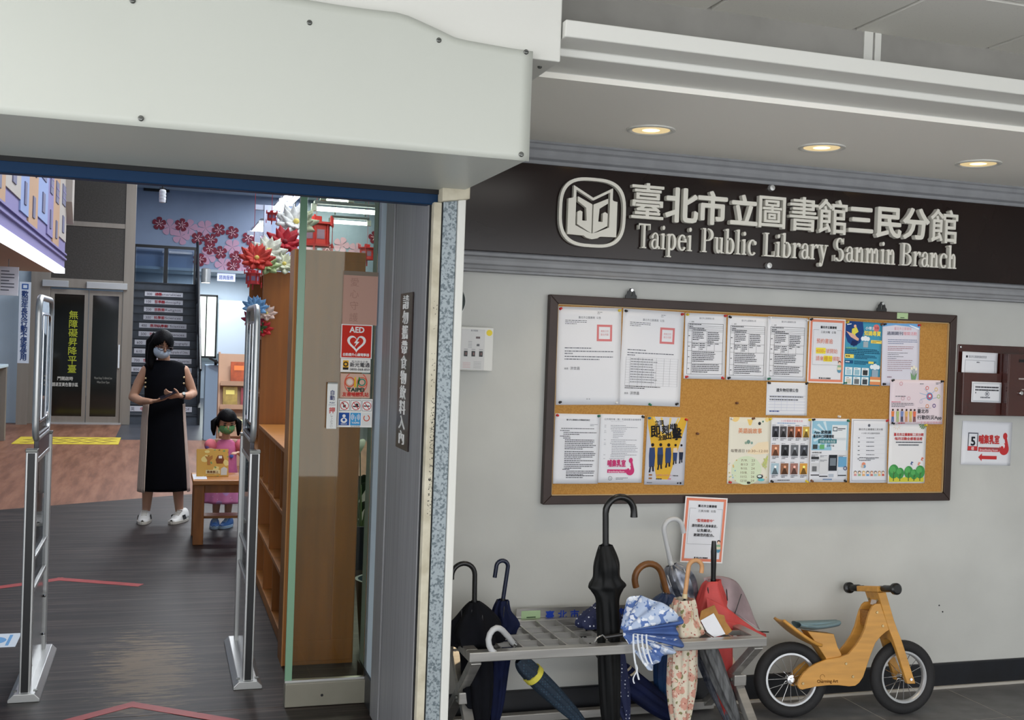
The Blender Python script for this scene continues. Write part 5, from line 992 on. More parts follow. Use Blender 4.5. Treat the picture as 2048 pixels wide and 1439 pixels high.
# ================================================================== SECURITY GATES
m_smoke = glass('acrylic_smoke', (142, 136, 138), .8, .12); m_clear = glass('acrylic_clear', (214, 220, 224), .4); m_gpanel = mat('gate_grey_panel', (118, 120, 126), .35, .2)
gt = thing('security_gate', 'tall aluminium and acrylic anti-theft gate left of the entrance walkway', 'security gate', (-.505, 4.94, 0), (0, 0, 0), 'pair of security gates')
MB().prism([(-.062, 0), (.062, 0), (.062, .012), (.040, .034), (-.040, .034), (-.062, .012)], 0, .78, lambda a, b, d: (a, d, b)).build('base', m_alu, gt, bevel=.002)
def post(y, w, d, h, black):
    p = MB().box(-w/2, y, .03, w/2, y+d, h).build('post', m_alu, gt, bevel=.003)
    MB().box(-w/2-.002, y-.002, h, w/2+.002, y+d+.002, h+.012).build('post_cap', m_screw, p, bevel=.002)
    if black: MB().box(-w/2+.008, y-.004, .036, w/2-.008, y+.004, h-.004).build('rubber_strip', m_black, p)
post(.02, .044, .05, 1.04, True); post(.69, .036, .05, 1.06, False)
MB().box(-.008, .07, .034, .008, .69, .42).build('lower_panel', m_smoke, gt)
MB().box(-.004, .07, .44, .004, .69, .98).build('middle_panel', m_clear, gt)
for z0, z1 in ((.42, .44), (.56, .575), (.98, 1.0)): MB().box(-.012, .07, z0, .012, .69, z1).build('cross_rail', m_alu, gt, bevel=.002)
MB().box(-.010, .20, 1.0, .010, .66, 1.10).build('dark_band', mat('gate_band', (62, 58, 66), .3), gt, bevel=.003)
def rrect(y0, y1, z0, z1, r, n=5):
    P_ = []
    for cy, cz, a0 in ((y1-r, z1-r, 0), (y0+r, z1-r, 90), (y0+r, z0+r, 180), (y1-r, z0+r, 270)):
        for k in range(n+1): a = math.radians(a0+90*k/n); P_.append((0, cy+r*math.cos(a), cz+r*math.sin(a)))
    return P_+[P_[0]]
MB().tube(rrect(.14, .68, 1.08, 1.69, .07), .014, 10).build('loop_frame', m_alu, gt, smooth=60)
MB().tube(rrect(.21, .61, 1.15, 1.62, .05), .008, 8).build('inner_loop', m_chrome, gt, smooth=60)
MB().box(-.003, .15, 1.10, .003, .67, 1.68).build('upper_panel', m_clear, gt)
for y in (.32, .50): MB().cyl((0, y, 1.15), (0, y, 1.62), .007, n=8).build('rod', m_chrome, gt)
for y, z in ((.12, .30), (.64, .30), (.12, .12), (.64, .12), (.04, .05), (.75, .05)): MB().ball((.012, y, z), .007, 8, 6).build('rivet', m_chrome, gt)
for s_ in (-1, 1): MB().box(s_*.040-.008, .04, .034, s_*.040+.008, .06, .037).build('floor_bolt', m_screw, gt)
twin(gt, (.405, 4.94, 0), (0, 0, 0), 'tall aluminium and acrylic anti-theft gate right of the walkway, beside the wooden bookcase')
# ================================================================== FLOOR TAPE AND STICKER
m_tape = mat('red_tape', (170, 52, 50), .5, var=.12, scale=12)
def tape(label, a, b, c, w):
    t = thing('floor_tape', label, 'tape', (b[0], b[1], 0), group='red tape chevrons on the floor')
    for p, q in ((a, b), (b, c)):
        d = Vector((q[0]-p[0], q[1]-p[1], 0)).normalized(); e = w*.5*(1 if q is b else -1)
        p0 = Vector((p[0]-b[0], p[1]-b[1], .0008))-(d*w*.45 if p is b else d*0); q0 = Vector((q[0]-b[0], q[1]-b[1], .0008))+(d*w*.45 if q is b else d*0)
        MB().bar(p0, q0, w, .0008+(.0002 if p is b else 0)).build('strip', m_tape, t)
tape('red tape chevron on the floor nearest the door, pointing inward', (-.33, 4.655), (-.074, 4.83), (.33, 4.53), .055)
tape('red tape chevron on the floor further inside behind the left gate', (-1.2, 7.0), (-.565, 7.37), (-.08, 7.12), .075)
fs = MB().box(-.16, -.13, 0, .10, .13, .001).build('floor_sticker', mat('floor_sticker', (206, 214, 222), .6), None, (-.74, 5.95, 0)); tag(fs, 'white and blue printed sticker on the dark floor at the left edge', 'sticker')
disc(MB(), -.03, 0, .075, .0014, .035).build('printed_graphic', ink((110, 160, 206)), fs); MB().box(.05, -.1, .001, .065, .1, .0014).build('printed_graphic', ink((110, 160, 206)), fs)
# ================================================================== ORANGE WOODEN BOOKCASES
m_or = mat('orange_wood', (176, 106, 40), .45, var=.12, scale=3, stretch=(6, 6, .5)); m_or2 = mat('orange_wood_light', (190, 124, 56), .45, var=.10, scale=3, stretch=(.6, 8, 8)); m_or3 = mat('orange_wood_edge', (196, 138, 82), .45)
t = thing('display_cabinet', 'narrow tall orange wooden cabinet standing right behind the glass screen', 'cabinet', (.585, 5.26, 0))
MB().box(0, 0, 0, .335, .17, 1.975).build('body', m_or, t, bevel=.003); MB().box(-.004, .0, 0, .002, .172, 1.975).build('edge_strip', m_or3, t)
MB().box(.225, -.006, .12, .330, 0, 1.93).build('end_panel', m_or, t, bevel=.002); MB().box(.02, -.006, .02, .330, 0, .12).build('plinth', m_or, t, bevel=.002)
t = thing('low_bookcase', 'low open orange wooden bookcase running back between the two tall units', 'bookcase', (.60, 5.432, 0)); LD, LY = .32, 1.72
MB().box(0, 0, .975, LD, LY, 1.0).build('top', m_or2, t, bevel=.003); MB().box(.30, 0, 0, LD, LY, .975).build('back_panel', m_or, t)
for z in (.075, .365, .675): MB().box(.004, .02, z-.022, .30, LY-.02, z).build('shelf', m_or2, t, bevel=.002)
MB().box(0.01, 0, 0, .30, LY, .055).build('plinth', m_or2, t)
for y in (0, LY-.022): MB().box(.002, y, .0, .30, y+.022, .975).build('side_panel', m_or, t)
for z0, z1, ys in ((.675, .975, (.35, .68, 1.0, 1.35)), (.365, .655, (.86,)), (.075, .345, (.6, 1.15))):
    for y in ys: MB().box(.006, y, z0, .30, y+.018, z1-.0).build('divider', m_or, t)
MB().box(-.004, .05, .66, .03, .11, .70).build('latch', m_black, t)
t = thing('tall_bookcase', 'tall orange wooden bookcase at the far end with flowers on top', 'bookcase', (.60, 7.16, 0))
MB().box(0, 0, 0, .34, .022, 1.975).build('end_panel', m_or, t, bevel=.002); MB().box(0, 1.17, 0, .34, 1.192, 1.975).build('end_panel', m_or, t)
MB().box(.32, .022, 0, .34, 1.17, 1.975).build('back_panel', m_or, t)
for z in (.08, .45, .82, 1.19, 1.56, 1.975): MB().box(.004, .022, z-.022, .32, 1.17, z).build('shelf', m_or2, t)
# ================================================================== CHILD'S TABLE, BOOK
m_tw = mat('table_wood', (188, 124, 62), .4, var=.12, scale=4, stretch=(1, 6, 6)); m_tw2 = mat('table_wood_dark', (170, 104, 46), .45, var=.15, scale=4, stretch=(6, 6, 1))
t = thing('small_table', 'small low wooden table with thick square legs in front of the girl', 'table', (.245, 8.42, 0)); TW, TD = .52, .50
MB().box(0, 0, .445, TW, TD, .48).build('table_top', m_tw, t, bevel=.006)
for x in (.012, TW-.087):
    for y in (.012, TD-.087): MB().box(x, y, 0, x+.075, y+.075, .445).build('leg', m_tw2, t, bevel=.004)
MB().box(.087, .03, .385, TW-.087, .05, .445).build('apron', m_tw2, t); MB().box(.03, .087, .385, .05, TD-.087, .445).build('apron', m_tw2, t)
for y in (.18, .235, .29): MB().box(.05, y, .17, TW-.05, y+.045, .19).build('slat', m_tw, t, bevel=.003)
MB().box(.03, .087, .14, .06, TD-.087, .17).build('stretcher', m_tw2, t); MB().box(TW-.06, .087, .14, TW-.03, TD-.087, .17).build('stretcher', m_tw2, t)
sp = MB().box(0, 0, 0, .10, .30, .001).build('paper_sheet', m_paper, None, (.25, 8.5, .4805)); tag(sp, 'white paper sheet lying on the left edge of the small table', 'paper')
m_cov = pattern('picture_book_cover', (206, 160, 72), [((226, 206, 130), 14, .34, 1, .6), ((150, 100, 44), 11, .20, 1, .5), ((120, 150, 90), 17, .16, 1, .5)])
t = thing('picture_book', 'yellow picture book standing open on the small table, held by the girl', 'book', (.395, 8.66, .482), (math.radians(-20), 0, math.radians(2)))
MB().box(-.118, 0, 0, .118, .006, .215).build('front_cover', m_cov, t, bevel=.001); MB().box(-.112, .006, .004, .112, .014, .205).build('pages', m_paper, t); MB().box(-.118, .014, 0, .118, .019, .215).build('back_cover', m_cov, t)
fc = t.children[0]; MB().box(-.05, -.0008, .02, .055, 0, .05).build('title_band', mat('title_band', (222, 206, 150), .7), fc); MB().text('蘋果樹上', .0, .026, .022, 0, .0003, align='C', width=.085, mp=lambda x, y, d: (x, -.0014-d, y)).build('title', ink((120, 70, 40)), fc)
def flat3(pts, y=-.0012): return MB().add([(a, y, b) for a, b in pts], [tuple(range(len(pts)))])
flat3([(.03, .10), (.075, .10), (.085, .13), (.075, .165), (.04, .165), (.022, .13)]).build('drawn_figure', ink((126, 70, 40)), fc); flat3([(-.06, .16), (-.03, .15), (.0, .165), (.0, .14), (-.02, .12), (-.015, .09), (-.04, .09), (-.04, .13)]).build('drawn_figure', ink((176, 120, 66)), fc); flat3([(.045, .14), (.07, .14), (.07, .16), (.045, .16)], -.0018).build('drawn_cap', ink((236, 232, 222)), fc); flat3([(.06, .01), (.105, .01), (.11, .06), (.085, .075), (.062, .06)]).build('drawn_animal', ink((206, 206, 196)), fc)
# ================================================================== PEOPLE
m_skin = mat('skin', (196, 150, 122), .55, var=.05, scale=8); m_hair = mat('hair_black', (9, 8, 10), .5, bump=.6, bscale=40, spec=.1, stretch=(3, 3, .4))
def capsules(chains):
    m = MB()
    for ch in chains:
        pts = [Vector(c[:3]) for c in ch]; rs = [c[3] for c in ch]
        for i in range(len(pts)-1):
            if (pts[i+1]-pts[i]).length > 1e-5: m.tube([pts[i], pts[i+1]], [rs[i], rs[i+1]], 14)
        for p, r in zip(pts, rs): m.ball(p, r, 14, 10)
    return m
def hand(wr, d, n, s, r=1.0, curl=.6):
    """finger chains: wr wrist, d towards fingertips, n palm normal, s thumb side"""
    wr, d, n, s = Vector(wr), Vector(d).normalized(), Vector(n).normalized(), Vector(s).normalized(); out = []
    k = .165*r/.165
    for q in (-1, -.33, .33, 1): out.append([tuple(wr)+(.018*r,), tuple(wr+d*.045*r+s*q*.012*r)+(.014*r,), tuple(wr+d*.078*r+s*q*.027*r)+(.011*r,)])
    for q, ln_ in ((1, .066), (.33, .074), (-.33, .069), (-1, .053)):
        b = wr+d*.080*r+s*q*.0285*r; p1 = b+d*ln_*.45*r+n*.008*curl*r; p2 = p1+(d*(1-.4*curl)+n*.8*curl).normalized()*ln_*.32*r; p3 = p2+(d*(1-.8*curl)+n*1.1*curl).normalized()*ln_*.25*r
        out.append([tuple(b)+(.0095*r,), tuple(p1)+(.0088*r,), tuple(p2)+(.008*r,), tuple(p3)+(.0068*r,)])
    b = wr+d*.030*r+s*.022*r; out.append([tuple(b)+(.012*r,), tuple(b+(d*.6+s*.8).normalized()*.034*r)+(.0105*r,), tuple(b+(d*.85+s*.7+n*.3).normalized()*.062*r)+(.008*r,)])
    return out
def body(parent, chains, extra, vox):
    m = capsules(chains)
    for c, r, M in extra: m.ball(c, r, 20, 14, M)
    o = m.build('body', m_skin, parent); md = o.modifiers.new('skin', 'REMESH'); md.mode = 'VOXEL'; md.voxel_size = vox; md.use_smooth_shade = True
    s = o.modifiers.new('smooth', 'SMOOTH'); s.factor = .5; s.iterations = 5; return o
def ringloft(prof, fn=None, a0=0, a1=2*PI, seg=48, sub=4, close=True):
    """prof: (z, rx, ry, cx, cy)"""
    P_ = [tuple(p)+(0,)*(5-len(p)) for p in prof]; out = []
    for i in range(len(P_)-1):
        for j in range(sub):
            t = j/sub; t = t*t*(3-2*t)*.3+t*.7; out.append(tuple(P_[i][q]+(P_[i+1][q]-P_[i][q])*t for q in range(5)))
    out.append(P_[-1]); N = len(out)
    def f(u, v):
        x = v*(N-1); i = min(int(x), N-2); tt = x-i; e = [out[i][q]+(out[i+1][q]-out[i][q])*tt for q in range(5)]; a = a0+(a1-a0)*u; k = fn(a, e[0]) if fn else 1
        return (e[3]+e[1]*k*math.cos(a), e[4]+e[2]*k*math.sin(a), e[0])
    return MB().grid(seg, N-1, f, close)
def shoe(parent, name, loc, rz, L, W, H, mu, ms, stripes=None):
    """toe towards -y"""
    def up(u, v):
        y = L*.30-L*u; w = W*.5*(.78+.30*math.sin(min(1, u*1.15)*PI)) * (1 if u < .8 else math.sqrt(max(.02, 1-((u-.8)/.2)**2*.9)))
        h = H*(1 if u < .32 else max(.30, 1-(u-.32)*1.35)); a = PI*v
        return (w*math.cos(a), y, .014+h*math.sin(a)**.7)
    o = MB().grid(18, 14, up).build(name, mu, parent, loc, (0, 0, rz), smooth=60, solid=.003)
    out = []
    for i in range(24):
        a = 2*PI*i/24; u = .5-.5*math.cos(a)*1.0; y = L*.30-L*u; w = W*.5*(.80+.30*math.sin(min(1, u*1.15)*PI))*(1 if u < .8 else math.sqrt(max(.02, 1-((u-.8)/.2)**2*.9)))*(1.08)
        out.append((w*(1 if math.sin(a) >= 0 else -1)*min(1, abs(math.sin(a))*3), y-.004))
    MB().prism(out, 0, .024).build('sole', ms, o, bevel=.003)
    for k in range(4): MB().bar((-W*.24, L*(-.10-.075*k), H*(.92-.11*k)+.014), (W*.24, L*(-.10-.075*k), H*(.92-.11*k)+.014), .008, .006).build('lace', ms, o)
    if stripes:
        for k in range(3):
            for s_ in (-1, 1): MB().bar((s_*W*.56, L*(-.06-.075*k), .026), (s_*W*.50, L*(-.12-.075*k), H*.72), .004, .012, (0, 1, 0)).build('stripe', stripes, o)
    return o
# --- woman in a black sleeveless dress
w = thing('person', 'woman in black sleeveless dress, mask and glasses looking down at a phone', 'person', (.03, 9.55, 0))
HC = Vector((-.03, -.055, 1.478)); HM = Matrix.Rotation(math.radians(16), 3, 'Z')@Matrix.Rotation(math.radians(31), 3, 'X')@Matrix.Rotation(math.radians(6), 3, 'Y')
wl_, wr_ = (-.105, -.195, 1.005), (.125, -.195, 1.055)
ch = [[(0, 0, .86, .13), (0, 0, 1.0, .105), (0, 0, 1.14, .11), (0, 0, 1.24, .09)], [(0, .0, 1.26, .06), (-.012, -.005, 1.33, .048), (-.022, -.03, 1.41, .05)], [(-.10, .0, 1.252, .046), (.10, 0, 1.258, .046)],
      [(-.150, .0, 1.248, .044), (-.205, .02, 1.14, .042), (-.248, .025, 1.025, .036), (-.185, -.09, 1.0, .035), wl_+(.022,)], [(.148, .0, 1.255, .044), (.19, .02, 1.16, .042), (.228, .025, 1.065, .036), (.19, -.09, 1.05, .034), wr_+(.022,)],
      [(-.085, 0, .84, .09), (-.10, 0, .48, .058), (-.105, .015, .33, .052), (-.115, .035, .10, .034), (-.118, .0, .05, .03)], [(.085, 0, .84, .09), (.11, 0, .48, .058), (.125, .01, .33, .052), (.145, .02, .10, .034), (.150, -.01, .05, .03)]]
ch += hand(wl_, (.85, -.25, .12), (.0, -.15, 1), (.1, -.95, .1), .96, .5); ch += hand(wr_, (-.85, -.30, .02), (-.15, -.2, .95), (.25, -.5, .8), .96, .7)
nose = HC+HM@Vector((0, -.102, -.008))
body(w, ch, [(HC, (.074, .092, .104), HM), (HC+HM@Vector((0, -.030, -.055)), (.056, .062, .062), HM), (nose, (.012, .016, .020), HM), (HC+HM@Vector((-.076, .008, -.012)), (.010, .018, .028), HM), (HC+HM@Vector((.076, .008, -.012)), (.010, .018, .028), HM)], .0055)
m_dress = mat('dress_black', (6, 7, 13), .95, var=.15, scale=12, spec=.15)
dp = [(.262, .198, .155, .018), (.40, .192, .150, .014), (.62, .178, .142, .008), (.84, .165, .134), (1.0, .155, .124), (1.12, .158, .126), (1.20, .162, .118), (1.255, .166, .100), (1.29, .164, .082, -.003, -.002), (1.318, .135, .068, -.005, -.004), (1.335, .080, .060, -.008, -.006)]
ringloft(dp, lambda a, z: 1+.018*math.sin(9*a)*max(0, (.95-z))).build('dress', m_dress, w, smooth=60, solid=.004)
m_beige = mat('dress_beige', (196, 176, 160), .85)
for a0, a1 in ((158, 224), (-26, 8)):
    ringloft([(z, rx+.006, ry+.006, cx) for z, rx, ry, cx in ((.252, .202, .158, .018), (.40, .195, .152, .014), (.62, .181, .144, .008), (.84, .168, .136, 0), (.98, .158, .126, 0))], lambda a, z: 1+.012*math.sin(46*a), math.radians(a0), math.radians(a1), 40, 4, False).build('dress_side_panel', m_beige, w, smooth=40, solid=.003)
for s_, zs in ((-1, (1.185, 1.15, 1.115)), (1, (1.20, 1.15))):
    for z in zs: MB().ball((s_*.150-.002, -.062, z), .0085, 10, 7).build('button', mat('button_gold', (200, 180, 140), .3, .5), w)
def skull(parent, c, M, r, cut, name='hair', mat_=None):
    b = MB().ball((0, 0, 0), r, 36, 24); keep = []
    for f in b.f:
        p = sum((Vector(b.v[i]) for i in f), Vector())/len(f); n_ = Vector((p.x/r[0], p.y/r[1], p.z/r[2]))
        if not cut(n_): keep.append(f)
    b.f = keep; b.v = [tuple(Vector(c)+M@Vector(v)) for v in b.v]; return b.build(name, mat_ or m_hair, parent, smooth=80, solid=.006)
hr_ = skull(w, HC, HM, (.086, .104, .113), lambda n: (n.y < -.18 and n.z < .62-.9*abs(n.x+.15)) or n.z < -.72 or (n.y < .0 and n.z < -.1))
MB().tube([HC+HM@Vector((-.02, .06, .03)), HC+HM@Vector((-.055, .055, -.04)), Vector((-.112, .02, 1.385)), Vector((-.122, -.035, 1.32)), Vector((-.112, -.075, 1.265))], [.06, .062, .056, .042, .018], 16, flat=.8).tube([HC+HM@Vector((-.062, .0, .03)), HC+HM@Vector((-.074, -.008, -.03)), Vector((-.112, -.05, 1.38)), Vector((-.118, -.062, 1.31)), Vector((-.11, -.08, 1.26))], [.026, .034, .036, .030, .012], 14).build('hair_tail', m_hair, hr_, smooth=80)
def facepatch(parent, name, c, M, r, test, m, seg=(36, 24)):
    b = MB().ball((0, 0, 0), r, *seg); keep = []
    for f in b.f:
        p = sum((Vector(b.v[i]) for i in f), Vector())/len(f); n_ = Vector((p.x/r[0], p.y/r[1], p.z/r[2]))
        if test(n_): keep.append(f)
    b.f = keep; b.v = [tuple(Vector(c)+M@Vector(v)) for v in b.v]; return b.build(name, m, parent, smooth=80, solid=.002)
mk_ = facepatch(w, 'face_mask', HC+HM@Vector((0, -.020, -.048)), HM, (.074, .092, .070), lambda n: n.y < -.25 and abs(n.z) < .75, mat('mask_blue', (196, 212, 226), .8))
for s_ in (-1, 1): MB().tube([HC+HM@Vector((s_*.066, -.055, -.035)), HC+HM@Vector((s_*.080, .005, -.012))], .002, 5).build('ear_loop', m_white_c, mk_)
for s_ in (-1, 1):
    MB().ball(HC+HM@Vector((s_*.031, -.086, .012)), (.013, .007, .0055), 12, 8, HM).build('eye', mat('eye_dark', (30, 22, 20), .3), w); MB().ball(HC+HM@Vector((s_*.032, -.088, .034)), (.018, .006, .0035), 10, 6, HM).build('eyebrow', m_hair, w)
gf = MB()
for s_ in (-1, 1): gf.tube([HC+HM@Vector((s_*(.035)+.026*math.cos(a), -.104+.004*abs(math.cos(a)), .008+.018*math.sin(a))) for a in [2*PI*i/20 for i in range(21)]], .0024, 6, False); gf.tube([HC+HM@Vector((s_*.060, -.098, .014)), HC+HM@Vector((s_*.079, .0, .004))], .0022, 6)
gf.tube([HC+HM@Vector((-.010, -.106, .010)), HC+HM@Vector((.010, -.106, .010))], .0022, 6); gf.build('glasses', mat('glasses_dark', (46, 26, 28), .3), w, smooth=60)
m_sneak = mat('sneaker_white', (218, 216, 210), .6); m_sole = mat('sneaker_sole', (206, 200, 186), .6)
shoe(w, 'shoe', (-.122, .015, 0), math.radians(-6), .27, .095, .085, m_sneak, m_sole, m_black); shoe(w, 'shoe', (.160, -.005, 0), math.radians(-24), .27, .095, .085, m_sneak, m_sole, m_black)
d_ = (Vector(wr_)-Vector((.19, -.09, 1.05))).normalized(); c_ = Vector(wr_)-d_*.02
MB().cyl(c_-d_*.008, c_+d_*.008, .0285, n=18).build('watch_strap', m_black, w); MB().cyl(c_+Vector((.012, -.022, .018)), c_+Vector((.014, -.028, .022)), .013, n=14).build('watch_case', m_screw, w)
ph = MB().box(-.070, -.033, -.004, .070, .033, .004).build('mobile_phone', mat('phone_dark', (40, 34, 40), .2), None, (.055, 9.30, 1.062), (math.radians(14), math.radians(-26), math.radians(10)), bevel=.003); tag(ph, 'dark mobile phone held in both hands by the standing woman', 'phone')
MB().box(-.066, -.029, .004, .066, .029, .0045).build('screen', mat('phone_screen', (30, 28, 36), .25), ph)
# --- girl in a pink dress
g = thing('person', 'small girl in pink dress and green mask reading at the low table', 'person', (.515, 9.22, 0))
GC = Vector((.0, -.05, .868)); GM = Matrix.Rotation(math.radians(8), 3, 'Z')@Matrix.Rotation(math.radians(26), 3, 'X')
a1_, a2_ = (-.165, -.36, .655), (.075, -.40, .645)
ch = [[(0, 0, .44, .075), (0, 0, .56, .07), (0, 0, .66, .066)], [(0, 0, .69, .035), (0, -.02, .76, .032), (0, -.03, .80, .036)], [(-.07, 0, .688, .032), (.07, 0, .688, .032)],
      [(-.095, 0, .682, .034), (-.135, -.07, .60, .028), (-.17, -.17, .585, .025), (-.178, -.29, .63, .021), a1_+(.015,)], [(.095, 0, .682, .034), (.16, -.05, .605, .028), (.165, -.14, .575, .025), (.11, -.30, .62, .021), a2_+(.015,)],
      [(-.05, 0, .42, .05), (-.055, 0, .24, .036), (-.06, .01, .08, .025)], [(.05, 0, .42, .05), (.04, 0, .24, .036), (.035, .01, .08, .025)]]
ch += hand(a1_, (.35, -.75, .1), (0, -.3, -1), (.9, .3, 0), .62, .5); ch += hand(a2_, (-.45, -.8, .1), (0, -.3, -1), (-.9, .4, 0), .62, .5)
body(g, ch, [(GC, (.070, .080, .092), GM), (GC+GM@Vector((0, -.030, -.042)), (.054, .052, .052), GM), (GC+GM@Vector((0, -.085, -.014)), (.009, .011, .013), GM), (GC+GM@Vector((-.070, .0, -.015)), (.008, .014, .02), GM), (GC+GM@Vector((.070, .0, -.015)), (.008, .014, .02), GM)], .0048)
m_pink = mat('dress_pink', (222, 120, 164), .7, col2=(206, 100, 150), scale=9); m_tulle = pattern('dress_tulle', (214, 128, 176), [((196, 150, 204), 12, .35, 1, .4), ((236, 206, 226), 40, .12, 1, 0)])
ringloft([(.42, .105, .085), (.50, .092, .078), (.58, .088, .074), (.65, .094, .070), (.695, .080, .055), (.715, .045, .042, 0, -.005)]).build('dress', m_pink, g, smooth=60, solid=.003)
ringloft([(.205, .165, .135), (.30, .150, .125), (.40, .115, .098), (.455, .092, .080)], lambda a, z: 1+.07*math.sin(11*a)*max(0, (.45-z))*3).build('skirt', m_tulle, g, smooth=60, solid=.003)
m_puff = pattern('sleeve_puff', (226, 118, 130), [((150, 120, 196), 12, .32, 1, .4), ((240, 150, 120), 16, .22, 1, .4)])
for s_ in (-1, 1): MB().ball((s_*.118, -.020, .668), (.050, .050, .052), 20, 14).build('puff_sleeve', m_puff, g, smooth=80)
for x, z, c, r in ((0, .60, (120, 70, 160), .020), (-.045, .585, (90, 120, 200), .016), (.045, .585, (90, 120, 200), .016), (0, .632, (196, 80, 130), .013)): MB().ball((x, -.076, z), (r, .005, r), 12, 8).build('dress_motif', ink(c), g)
skull(g, GC, GM, (.080, .090, .100), lambda n: (n.y < -.22 and n.z < .36 and abs(n.x) < .84) or n.z < -.74 or (n.y < .1 and n.z < -.3))
for s_ in (-1, 1): MB().tube([GC+Vector((s_*.062, .045, .02)), GC+Vector((s_*.098, .04, -.015)), GC+Vector((s_*.100, .03, -.07)), GC+Vector((s_*.095, .02, -.12))], [.018, .028, .022, .008], 12).build('pigtail', m_hair, g, smooth=80); MB().ball(GC+Vector((s_*.080, .045, .012)), .013, 10, 7).build('hair_tie', ink((110, 140, 200)), g)
facepatch(g, 'face_mask', GC+GM@Vector((0, -.022, -.040)), GM, (.064, .076, .058), lambda n: n.y < -.25 and abs(n.z) < .75, pattern('mask_green', (96, 150, 96), [((196, 150, 70), 40, .25, 1, .4), ((60, 100, 90), 50, .2, 1, 0)]))
for s_ in (-1, 1): MB().ball(GC+GM@Vector((s_*.028, -.074, .004)), (.012, .006, .0045), 12, 8, GM).build('eye', mat('eye_dark', (30, 22, 20), .3), g); MB().ball(GC+GM@Vector((s_*.028, -.078, .022)), (.014, .005, .0028), 10, 6, GM).build('eyebrow', m_hair, g)
m_bsh = mat('shoe_blue', (44, 96, 160), .6); m_ls = mat('shoe_sole_pale', (160, 186, 206), .6)
shoe(g, 'shoe', (-.065, .0, 0), math.radians(-5), .175, .068, .06, m_bsh, m_ls); shoe(g, 'shoe', (.035, .0, 0), math.radians(-30), .175, .068, .06, m_bsh, m_ls)
# ================================================================== PLATFORM LIFT AT THE BACK
m_lift = mat('lift_steel', (150, 142, 132), .4, .4, var=.05, scale=2, stretch=(6, 6, .4)); m_brown = mat('lift_panel_brown', (70, 66, 60), .3, col2=(58, 54, 48), scale=40); m_dglass = mat('lift_dark_glass', (30, 30, 26), .08, var=.3, scale=1.5, spec=.6)
lf = thing('platform_lift', 'steel framed platform lift with dark glass double door and brown panels above', 'lift', (-1.29, 19.7, 0))
for x0, x1, z1 in ((-.80, -.50, 2.52), (.636, .80, 4.78)): MB().box(x0, -.03, 0, x1, .12, z1).build('post', m_lift, lf, bevel=.004)
MB().box(-.50, -.02, 2.27, .636, .10, 2.42).build('header', m_lift, lf, bevel=.004)
for x0, x1 in ((-.62, -.22), (.06, .70)): MB().box(x0, -.10, 2.27, x1, -.02, 2.38).build('door_closer', m_alu, lf, bevel=.006)
for z0, z1 in ((2.42, 3.30), (3.38, 4.78)): MB().box(-.80, .0, z0, .636, .06, z1).build('upper_panel', m_brown, lf)
MB().box(-.80, -.02, 3.30, .636, .08, 3.38).build('mullion', m_lift, lf, bevel=.003)
for x0, x1 in ((-.495, .09), (.10, .632)):
    d = MB().box(x0, 0, .03, x0+.06, .05, 2.24).box(x1-.06, 0, .03, x1, .05, 2.24).box(x0+.06, 0, .03, x1-.06, .05, .13).box(x0+.06, 0, 2.16, x1-.06, .05, 2.24).build('door', m_lift, lf)
    MB().box(x0+.06, .018, .13, x1-.06, .03, 2.16).build('door_glass', m_dglass, d)
    MB().box(x0+.02 if x0 < 0 else x1-.05, -.05, .95, (x0+.02 if x0 < 0 else x1-.05)+.03, 0, 1.35).build('door_handle', m_chrome, d, bevel=.004)
MB().box(-.52, -.04, 0, .66, .14, .03).build('sill', m_alu, lf)
lt = lambda x, y, d: (x, .0165-d, y)
MB().vtext('無障礙昇降平臺', -.135, 1.765, .148, .150, 0, .0018, lt).build('lettering', ink((170, 176, 58)), lf)
MB().text('門開啟時', -.235, .73, .07, 0, .001, align='C', width=.24, mp=lt).text('請退至黃色警示區', -.235, .63, .07, 0, .001, align='C', width=.40, mp=lt).build('lettering', ink((206, 204, 196)), lf)
MB().text('Please Keep To Behind Line', .36, .76, .055, 0, 0, align='C', width=.28, mp=lt).text('When Door Open', .36, .69, .055, 0, 0, align='C', width=.2, mp=lt).build('lettering', ink((150, 148, 140)), lf)
vs_ = MB().box(-.085, 0, 0, .085, .03, 1.32).build('welcome_sign', mat('sign_pale', (206, 214, 226), .6), None, (-2.15, 19.45, 1.0)); tag(vs_, 'tall narrow white sign with blue characters standing left of the lift door', 'sign')
MB().vtext('歡迎年長及行動不便者使用', 0, 1.09, .105, .094, 0, .002, lambda x, y, d: (x, -.002-d, y)).build('lettering', ink((34, 62, 120)), vs_); MB().box(-.05, -.003, 1.20, .05, -.001, 1.29).build('pictogram', ink((60, 96, 160)), vs_); MB().box(-.03, -.005, 1.22, .03, -.003, 1.27).build('pictogram', ink((210, 220, 232)), vs_); MB().box(-.085, .0, -1.0, .085, .03, 0).build('sign_post', m_lift, vs_)
# --- yellow tactile mat
mt_ = thing('tactile_mat', 'yellow slotted warning mat on the floor in front of the lift', 'mat', (-1.9, 16.15, 0)); m_yel = mat('mat_yellow', (206, 184, 44), .6); m_slot = mat('mat_slot', (120, 92, 34), .7)
MB().box(0, 0, 0, 1.36, 1.05, .006).build('mat_base', m_yel, mt_)
for i in range(6):
    for j in range(4): MB().prism([(.16+i*.2+(j % 2)*.08-.08, .20+j*.2), (.16+i*.2+(j % 2)*.08, .15+j*.2), (.16+i*.2+(j % 2)*.08+.08, .20+j*.2), (.16+i*.2+(j % 2)*.08, .25+j*.2)], .006, .008).build('slot', m_slot, mt_)
